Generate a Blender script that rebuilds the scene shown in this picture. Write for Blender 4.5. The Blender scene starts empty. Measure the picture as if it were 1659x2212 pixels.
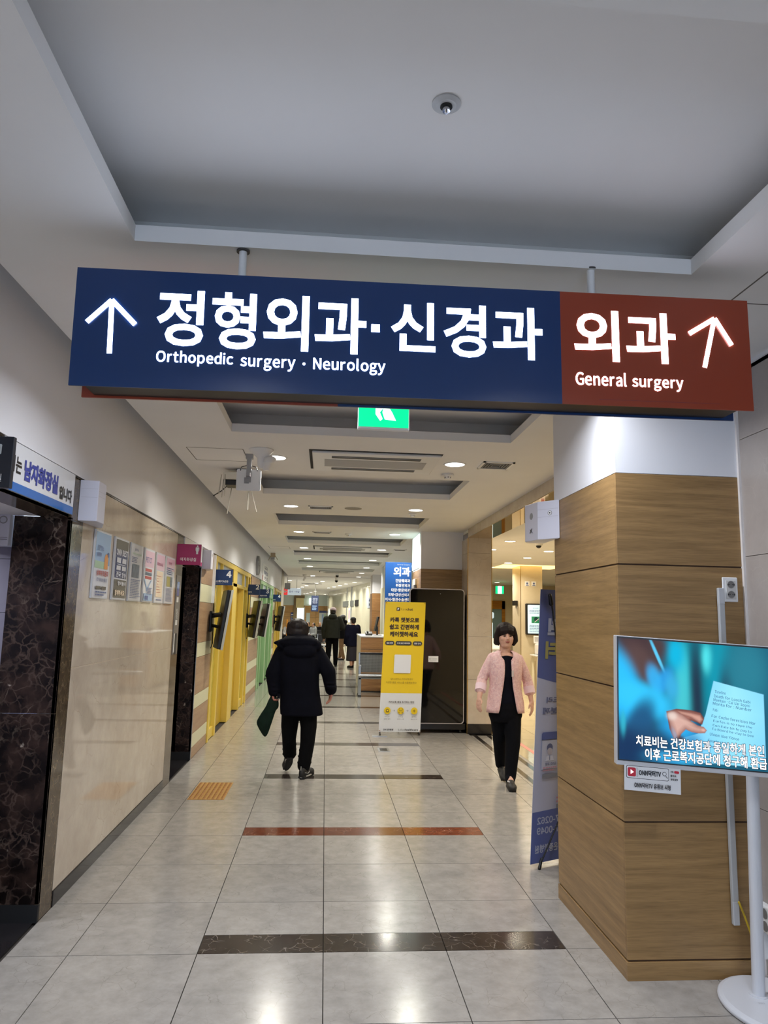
import bpy, math, random
import numpy as np
from mathutils import Vector, Matrix
from mathutils.geometry import tessellate_polygon
R = random.Random(7)
scn = bpy.context.scene
COL = scn.collection

# ------------------------------------------------------------------ camera
cam_d = bpy.data.cameras.new('camera'); cam = bpy.data.objects.new('camera', cam_d); COL.objects.link(cam)
cam_d.sensor_fit = 'VERTICAL'; cam_d.sensor_height = 36.0; cam_d.lens = 1545.0 / 2212 * 36
cam_d.clip_start = 0.05; cam_d.clip_end = 200
_r = (0.99647995, -0.0809505, 0.0217883); _u = (-0.03326562, -0.14326225, 0.98912554); _w = (0.07694876, 0.98636856, 0.14545082)
cam.matrix_world = Matrix(((_r[0], _u[0], -_w[0], 0), (_r[1], _u[1], -_w[1], 0), (_r[2], _u[2], -_w[2], 1.62), (0, 0, 0, 1)))
scn.camera = cam
# ------------------------------------------------------------------ world, exposure
W = bpy.data.worlds.new('world'); scn.world = W; W.use_nodes = True
W.node_tree.nodes['Background'].inputs[0].default_value = (0.60, 0.76, 1.0, 1)
W.node_tree.nodes['Background'].inputs[1].default_value = 5.0
vs = scn.view_settings
vs.view_transform = 'Standard'; vs.look = 'None'; vs.gamma = 1; vs.use_curve_mapping = False; vs.exposure = 0.24
scn.cycles.use_adaptive_sampling = True; scn.cycles.adaptive_threshold = 0.03
scn.cycles.max_bounces = 6; scn.cycles.diffuse_bounces = 4; scn.cycles.glossy_bounces = 3
scn.cycles.transmission_bounces = 4; scn.cycles.transparent_max_bounces = 6
scn.cycles.sample_clamp_indirect = 4.0; scn.cycles.caustics_reflective = False; scn.cycles.caustics_refractive = False
LAMP = 13.0          # watts of a corridor downlight
COOL = (0.86, 0.91, 1.0); NEUTRAL = (1.0, 0.96, 0.86); WARM = (1.0, 0.86, 0.62)

# ------------------------------------------------------------------ materials
def lin(c):
    return tuple((v / 255 / 12.92) if v / 255 <= 0.04045 else ((v / 255 + 0.055) / 1.055) ** 2.4 for v in c[:3])
_mc = {}
def mat(name, rgb, rough=0.5, metal=0.0, spec=0.5, emit=0.0, noise=0.0, nscale=8.0, bump=0.0, alpha=1.0, trans=0.0, coat=0.0, stretch=None):
    if name in _mc: return _mc[name]
    m = bpy.data.materials.new(name); m.use_nodes = True; nt = m.node_tree; b = nt.nodes['Principled BSDF']
    c = lin(rgb)
    b.inputs['Base Color'].default_value = (*c, 1); b.inputs['Roughness'].default_value = rough
    b.inputs['Metallic'].default_value = metal; b.inputs['Specular IOR Level'].default_value = spec
    b.inputs['Coat Weight'].default_value = coat
    b.inputs['Transmission Weight'].default_value = trans; b.inputs['Alpha'].default_value = alpha
    if emit:
        b.inputs['Emission Color'].default_value = (*c, 1); b.inputs['Emission Strength'].default_value = emit
    if noise or bump:
        tc = nt.nodes.new('ShaderNodeTexCoord'); n = nt.nodes.new('ShaderNodeTexNoise')
        n.inputs['Scale'].default_value = nscale; n.inputs['Detail'].default_value = 5
        src = tc.outputs['Object']
        if stretch:
            mp = nt.nodes.new('ShaderNodeMapping'); mp.inputs['Scale'].default_value = stretch
            nt.links.new(src, mp.inputs[0]); src = mp.outputs[0]
        nt.links.new(src, n.inputs['Vector'])
        if noise:
            r = nt.nodes.new('ShaderNodeValToRGB')
            r.color_ramp.elements[0].position = 0.3; r.color_ramp.elements[1].position = 0.7
            r.color_ramp.elements[0].color = (*[v * (1 - noise) for v in c], 1)
            r.color_ramp.elements[1].color = (*[min(1, v * (1 + noise)) for v in c], 1)
            nt.links.new(n.outputs['Fac'], r.inputs[0]); nt.links.new(r.outputs[0], b.inputs['Base Color'])
        if bump:
            bp = nt.nodes.new('ShaderNodeBump'); bp.inputs['Strength'].default_value = bump; bp.inputs['Distance'].default_value = 0.01
            nt.links.new(n.outputs['Fac'], bp.inputs['Height']); nt.links.new(bp.outputs[0], b.inputs['Normal'])
    _mc[name] = m
    return m
def stone(name, base, dark, vein, rough=0.1, scale=1.0, vein_w=0.04, vein_amt=0.5, mott=0.5, per_object=0.0, spec=0.5, bump=0.0):
    """polished stone: mottled ground, thin veins from a warped cell pattern"""
    if name in _mc: return _mc[name]
    m = bpy.data.materials.new(name); m.use_nodes = True; nt = m.node_tree; L = nt.links; b = nt.nodes['Principled BSDF']
    tc = nt.nodes.new('ShaderNodeTexCoord'); src = tc.outputs['Object']
    if per_object:
        oi = nt.nodes.new('ShaderNodeObjectInfo'); mu = nt.nodes.new('ShaderNodeMath'); mu.operation = 'MULTIPLY'; mu.inputs[1].default_value = 37
        L.new(oi.outputs['Random'], mu.inputs[0]); ad = nt.nodes.new('ShaderNodeVectorMath'); ad.operation = 'ADD'
        L.new(src, ad.inputs[0]); L.new(mu.outputs[0], ad.inputs[1]); src = ad.outputs[0]
    n1 = nt.nodes.new('ShaderNodeTexNoise'); n1.inputs['Scale'].default_value = 3.5 * scale; n1.inputs['Detail'].default_value = 8; n1.inputs['Roughness'].default_value = 0.65
    L.new(src, n1.inputs['Vector'])
    r1 = nt.nodes.new('ShaderNodeValToRGB'); e = r1.color_ramp.elements
    e[0].position = 0.5 - 0.5 * mott * 0.6; e[1].position = 0.5 + 0.5 * mott * 0.6; e[0].color = (*lin(dark), 1); e[1].color = (*lin(base), 1)
    L.new(n1.outputs['Fac'], r1.inputs[0])
    n2 = nt.nodes.new('ShaderNodeTexNoise'); n2.inputs['Scale'].default_value = 5 * scale; n2.inputs['Detail'].default_value = 4
    L.new(src, n2.inputs['Vector'])
    mx = nt.nodes.new('ShaderNodeMix'); mx.data_type = 'VECTOR'; mx.inputs[0].default_value = 0.12 / scale
    L.new(src, mx.inputs[4]); L.new(n2.outputs['Color'], mx.inputs[5])
    vo = nt.nodes.new('ShaderNodeTexVoronoi'); vo.feature = 'DISTANCE_TO_EDGE'; vo.inputs['Scale'].default_value = 4 * scale
    L.new(mx.outputs[1], vo.inputs['Vector'])
    r2 = nt.nodes.new('ShaderNodeValToRGB'); r2.color_ramp.elements[0].color = (1, 1, 1, 1); r2.color_ramp.elements[1].color = (0, 0, 0, 1)
    r2.color_ramp.elements[1].position = vein_w
    L.new(vo.outputs['Distance'], r2.inputs[0])
    n3 = nt.nodes.new('ShaderNodeTexNoise'); n3.inputs['Scale'].default_value = 2.3 * scale; n3.inputs['Detail'].default_value = 2
    L.new(src, n3.inputs['Vector'])
    r3 = nt.nodes.new('ShaderNodeValToRGB'); r3.color_ramp.elements[0].position = 0.45; r3.color_ramp.elements[1].position = 0.62
    L.new(n3.outputs['Fac'], r3.inputs[0])
    m1 = nt.nodes.new('ShaderNodeMath'); m1.operation = 'MULTIPLY'; L.new(r2.outputs[0], m1.inputs[0]); L.new(r3.outputs[0], m1.inputs[1])
    m2 = nt.nodes.new('ShaderNodeMath'); m2.operation = 'MULTIPLY'; m2.inputs[1].default_value = vein_amt; L.new(m1.outputs[0], m2.inputs[0])
    mc = nt.nodes.new('ShaderNodeMix'); mc.data_type = 'RGBA'; L.new(m2.outputs[0], mc.inputs[0]); L.new(r1.outputs[0], mc.inputs[6]); mc.inputs[7].default_value = (*lin(vein), 1)
    out = mc.outputs[2]
    if per_object:
        hs = nt.nodes.new('ShaderNodeHueSaturation'); mr = nt.nodes.new('ShaderNodeMapRange')
        mr.inputs[3].default_value = 1 - per_object; mr.inputs[4].default_value = 1 + per_object
        L.new(oi.outputs['Random'], mr.inputs[0]); L.new(mr.outputs[0], hs.inputs['Value']); L.new(out, hs.inputs['Color']); out = hs.outputs[0]
    L.new(out, b.inputs['Base Color']); b.inputs['Roughness'].default_value = rough; b.inputs['Specular IOR Level'].default_value = spec
    if bump:
        bp = nt.nodes.new('ShaderNodeBump'); bp.inputs['Strength'].default_value = bump; bp.inputs['Distance'].default_value = 0.004
        L.new(n3.outputs['Fac'], bp.inputs['Height']); L.new(bp.outputs[0], b.inputs['Normal'])
    _mc[name] = m
    return m
def wood(name, light, dark, rough=0.35, sc=1.0, along='h'):
    if name in _mc: return _mc[name]
    m = bpy.data.materials.new(name); m.use_nodes = True; nt = m.node_tree; L = nt.links; b = nt.nodes['Principled BSDF']
    tc = nt.nodes.new('ShaderNodeTexCoord'); oi = nt.nodes.new('ShaderNodeObjectInfo')
    mu = nt.nodes.new('ShaderNodeMath'); mu.operation = 'MULTIPLY'; mu.inputs[1].default_value = 11; L.new(oi.outputs['Random'], mu.inputs[0])
    ad = nt.nodes.new('ShaderNodeVectorMath'); ad.operation = 'ADD'; L.new(tc.outputs['Object'], ad.inputs[0]); L.new(mu.outputs[0], ad.inputs[1])
    mp = nt.nodes.new('ShaderNodeMapping'); mp.inputs['Scale'].default_value = (1.2 * sc, 1.2 * sc, 22 * sc) if along == 'h' else (22 * sc, 22 * sc, 1.2 * sc)
    L.new(ad.outputs[0], mp.inputs[0])
    n = nt.nodes.new('ShaderNodeTexNoise'); n.inputs['Scale'].default_value = 1.6; n.inputs['Detail'].default_value = 7; n.inputs['Distortion'].default_value = 0.5
    L.new(mp.outputs[0], n.inputs['Vector'])
    r = nt.nodes.new('ShaderNodeValToRGB'); e = r.color_ramp.elements
    e[0].position = 0.32; e[1].position = 0.66; e[0].color = (*lin(dark), 1); e[1].color = (*lin(light), 1)
    L.new(n.outputs['Fac'], r.inputs[0])
    n2 = nt.nodes.new('ShaderNodeTexNoise'); n2.inputs['Scale'].default_value = 14; n2.inputs['Detail'].default_value = 3
    mp2 = nt.nodes.new('ShaderNodeMapping'); mp2.inputs['Scale'].default_value = (.8, .8, 16) if along == 'h' else (16, 16, .8)
    L.new(ad.outputs[0], mp2.inputs[0]); L.new(mp2.outputs[0], n2.inputs['Vector'])
    mx = nt.nodes.new('ShaderNodeMix'); mx.data_type = 'RGBA'; mx.blend_type = 'MULTIPLY'; mx.inputs[0].default_value = 0.35
    L.new(r.outputs[0], mx.inputs[6])
    r4 = nt.nodes.new('ShaderNodeValToRGB'); r4.color_ramp.elements[0].position = 0.35; r4.color_ramp.elements[0].color = (.55, .5, .45, 1); r4.color_ramp.elements[1].position = 0.55
    L.new(n2.outputs['Fac'], r4.inputs[0]); L.new(r4.outputs[0], mx.inputs[7])
    L.new(mx.outputs[2], b.inputs['Base Color']); b.inputs['Roughness'].default_value = rough
    _mc[name] = m
    return m

def emperador(name):
    """nearly black stone with a fine net of brown threads and a few pale flecks"""
    m = bpy.data.materials.new(name); m.use_nodes = True; nt = m.node_tree; L = nt.links; b = nt.nodes['Principled BSDF']
    tc = nt.nodes.new('ShaderNodeTexCoord')
    def node(t, **k):
        n = nt.nodes.new(t)
        for q, v in k.items(): n.inputs[q].default_value = v
        return n
    def warp(sc, amt):
        n = node('ShaderNodeTexNoise', Scale=sc, Detail=5.0); L.new(tc.outputs['Object'], n.inputs['Vector'])
        x = nt.nodes.new('ShaderNodeMix'); x.data_type = 'VECTOR'; x.inputs[0].default_value = amt; L.new(tc.outputs['Object'], x.inputs[4]); L.new(n.outputs['Color'], x.inputs[5]); return x.outputs[1]
    def net(sc, w, vec):
        v = node('ShaderNodeTexVoronoi', Scale=sc); v.feature = 'DISTANCE_TO_EDGE'; L.new(vec, v.inputs['Vector'])
        r = nt.nodes.new('ShaderNodeValToRGB'); r.color_ramp.elements[0].color = (1, 1, 1, 1); r.color_ramp.elements[1].color = (0, 0, 0, 1); r.color_ramp.elements[1].position = w; L.new(v.outputs['Distance'], r.inputs[0]); return r.outputs[0]
    def mask(sc, lo, hi):
        n = node('ShaderNodeTexNoise', Scale=sc, Detail=6.0); L.new(tc.outputs['Object'], n.inputs['Vector'])
        r = nt.nodes.new('ShaderNodeValToRGB'); r.color_ramp.elements[0].position = lo; r.color_ramp.elements[1].position = hi; L.new(n.outputs['Fac'], r.inputs[0]); return r.outputs[0]
    def mul(a, c, k=1.0):
        n = nt.nodes.new('ShaderNodeMath'); n.operation = 'MULTIPLY'; L.new(a, n.inputs[0]); L.new(c, n.inputs[1]); q = nt.nodes.new('ShaderNodeMath'); q.operation = 'MULTIPLY'; q.inputs[1].default_value = k; L.new(n.outputs[0], q.inputs[0]); return q.outputs[0]
    def mixc(f, a, col):
        n = nt.nodes.new('ShaderNodeMix'); n.data_type = 'RGBA'; L.new(f, n.inputs[0])
        if isinstance(a, tuple): n.inputs[6].default_value = (*lin(a), 1)
        else: L.new(a, n.inputs[6])
        n.inputs[7].default_value = (*lin(col), 1); return n.outputs[2]
    c = mixc(mask(10, .40, .70), (17, 12, 11), (58, 43, 37))
    c = mixc(mul(net(19, .10, warp(9, .12)), mask(6, .38, .58), .5), c, (104, 86, 76))
    c = mixc(mul(net(8, .03, warp(6, .2)), mask(4, .50, .62), .6), c, (140, 124, 110))
    c = mixc(mul(mask(14, .64, .69), mask(5, .54, .62), .8), c, (196, 182, 168))
    L.new(c, b.inputs['Base Color']); b.inputs['Roughness'].default_value = .12; b.inputs['Specular IOR Level'].default_value = .4
    return m

# ------------------------------------------------------------------ object helpers
ORG = {}
def tag(o, label=None, cat=None, group=None, kind=None):
    if label: o['label'] = label
    if cat: o['category'] = cat
    if group: o['group'] = group
    if kind: o['kind'] = kind
    return o
def thing(name, loc, label=None, cat=None, group=None, kind=None):
    o = bpy.data.objects.new(name, None); COL.objects.link(o); o.location = loc; o.empty_display_size = 0.1
    ORG[o.name] = Vector(loc)
    return tag(o, label, cat, group, kind)
def finish(name, me, parent=None, org=None):
    """link a mesh whose vertices are in world coordinates"""
    if parent is not None: org = ORG[parent.name]
    org = Vector(org) if org is not None else Vector((0, 0, 0))
    if org.length > 0: me.transform(Matrix.Translation(-org))
    o = bpy.data.objects.new(name, me); COL.objects.link(o)
    ORG[o.name] = org
    if parent is not None: o.parent = parent
    else: o.location = org
    return o
class G:
    """collects shapes (world coordinates); build() links them as ONE mesh object"""
    def __init__(s): s.v = []; s.f = []; s.m = []; s.mats = []; s.cur = 0
    def use(s, m):
        if m not in s.mats: s.mats.append(m)
        s.cur = s.mats.index(m); return s
    def add(s, vs_, fs):
        k = len(s.v); s.v += [tuple(p) for p in vs_]; s.f += [tuple(i + k for i in f) for f in fs]; s.m += [s.cur] * len(fs); return s
    def box(s, x0, x1, y0, y1, z0, z1):
        return s.add([(x0, y0, z0), (x1, y0, z0), (x1, y1, z0), (x0, y1, z0), (x0, y0, z1), (x1, y0, z1), (x1, y1, z1), (x0, y1, z1)],
                     [(0, 3, 2, 1), (4, 5, 6, 7), (0, 1, 5, 4), (1, 2, 6, 5), (2, 3, 7, 6), (3, 0, 4, 7)])
    def obox(s, c, size, M=None):
        M = M or Matrix.Identity(3); c = Vector(c); h = [a / 2 for a in size]
        P = [c + M @ Vector((i * h[0], j * h[1], k * h[2])) for k in (-1, 1) for (i, j) in ((-1, -1), (1, -1), (1, 1), (-1, 1))]
        return s.add(P, [(0, 3, 2, 1), (4, 5, 6, 7), (0, 1, 5, 4), (1, 2, 6, 5), (2, 3, 7, 6), (3, 0, 4, 7)])
    def quad(s, a, b, c, d): return s.add([a, b, c, d], [(0, 1, 2, 3)])
    def loft(s, rings, caps=True, close=True):
        """rings: lists of points, equal length"""
        n = len(rings[0]); P = [p for r in rings for p in r]; F = []
        for i in range(len(rings) - 1):
            for j in range(n if close else n - 1):
                a, b = i * n + j, i * n + (j + 1) % n
                F.append((a, b, b + n, a + n))
        if caps: F.append(tuple(reversed(range(n)))); F.append(tuple((len(rings) - 1) * n + j for j in range(n)))
        return s.add(P, F)
    def cyl(s, p0, p1, r0, r1=None, n=16):
        r1 = r0 if r1 is None else r1
        p0, p1 = Vector(p0), Vector(p1); d = (p1 - p0).normalized()
        a = d.orthogonal().normalized(); b = d.cross(a)
        ring = lambda p, r: [p + (a * math.cos(2 * math.pi * i / n) + b * math.sin(2 * math.pi * i / n)) * r for i in range(n)]
        return s.loft([ring(p0, r0), ring(p1, r1)])
    def tube(s, pts, r, n=8):
        for i in range(len(pts) - 1): s.cap(pts[i], pts[i + 1], r, r, n, 2)
        return s
    def cap(s, p0, p1, r0, r1, n=12, k=4):
        """tapered capsule"""
        p0, p1 = Vector(p0), Vector(p1); d = p1 - p0
        d = d.normalized() if d.length > 1e-6 else Vector((0, 0, 1))
        a = d.orthogonal().normalized(); b = d.cross(a); rings = []
        for i in range(k + 1):
            t = math.pi / 2 * (1 - i / k) * 0.97; rings.append((p0 - d * (r0 * math.sin(t)), r0 * math.cos(t)))
        for i in range(k + 1):
            t = math.pi / 2 * (i / k) * 0.97; rings.append((p1 + d * (r1 * math.sin(t)), r1 * math.cos(t)))
        return s.loft([[p + (a * math.cos(2 * math.pi * i / n) + b * math.sin(2 * math.pi * i / n)) * r for i in range(n)] for p, r in rings])
    def ell(s, c, rad, M=None, n=18, k=12):
        M = M or Matrix.Identity(3); c = Vector(c); rings = []
        for i in range(k + 1):
            t = math.pi * (0.02 + 0.96 * i / k) - math.pi / 2
            rings.append([c + M @ Vector((rad[0] * math.cos(t) * math.cos(2 * math.pi * j / n), rad[1] * math.cos(t) * math.sin(2 * math.pi * j / n), rad[2] * math.sin(t))) for j in range(n)])
        return s.loft(rings)
    def rings(s, levels, n=28, rot=0.0, sq=2.0):
        """levels: (cx, cy, z, rx, ry); superellipse power sq"""
        out = []
        for (cx, cy, z, rx, ry) in levels:
            ring = []
            for j in range(n):
                t = 2 * math.pi * j / n; c, sn = math.cos(t), math.sin(t)
                x = math.copysign(abs(c) ** (2 / sq), c) * rx; y = math.copysign(abs(sn) ** (2 / sq), sn) * ry
                ring.append((cx + x * math.cos(rot) - y * math.sin(rot), cy + x * math.sin(rot) + y * math.cos(rot), z))
            out.append(ring)
        return s.loft(out)
    def disc(s, c, r0, r1, z0, z1, n=32):
        return s.rings([(c[0], c[1], z0, r0, r0), (c[0], c[1], z1, r1, r1)], n)
    def prism(s, poly, o, u, v, depth):
        """2-D polygon (ccw seen against the normal u x v) at o + x u + y v, extruded by -depth along u x v"""
        o, u, v = Vector(o), Vector(u), Vector(v); w = u.cross(v).normalized(); n = len(poly)
        A = [o + u * x + v * y for x, y in poly]; B = [p - w * depth for p in A]
        return s.add(A + B, [tuple(range(n)), tuple(reversed(range(n, 2 * n)))] + [(i, i + n, (i + 1) % n + n, (i + 1) % n) for i in range(n)])
    def build(s, name, m=None, parent=None, org=None, bevel=0.0, smooth=False, seg=2):
        me = bpy.data.meshes.new(name); me.from_pydata(s.v, [], s.f)
        if s.mats:
            for q in s.mats: me.materials.append(q)
            me.polygons.foreach_set('material_index', s.m)
        elif m: me.materials.append(m)
        if smooth: me.polygons.foreach_set('use_smooth', [True] * len(me.polygons))
        me.update()
        o = finish(name, me, parent, org)
        if bevel:
            b = o.modifiers.new('bevel', 'BEVEL'); b.width = bevel; b.segments = seg; b.limit_method = 'ANGLE'; b.angle_limit = 0.7
        return o
def box(name, x0, x1, y0, y1, z0, z1, m, parent=None, bevel=0.0, org=None):
    return G().box(x0, x1, y0, y1, z0, z1).build(name, m, parent, org, bevel)
def rrect(u0, u1, v0, v1, r, k=5):
    P = []
    for cx, cy, a in ((u1 - r, v0 + r, -90), (u1 - r, v1 - r, 0), (u0 + r, v1 - r, 90), (u0 + r, v0 + r, 180)):
        for i in range(k + 1):
            t = math.radians(a + 90 * i / k); P.append((cx + r * math.cos(t), cy + r * math.sin(t)))
    return P
_tc = {}
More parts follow.
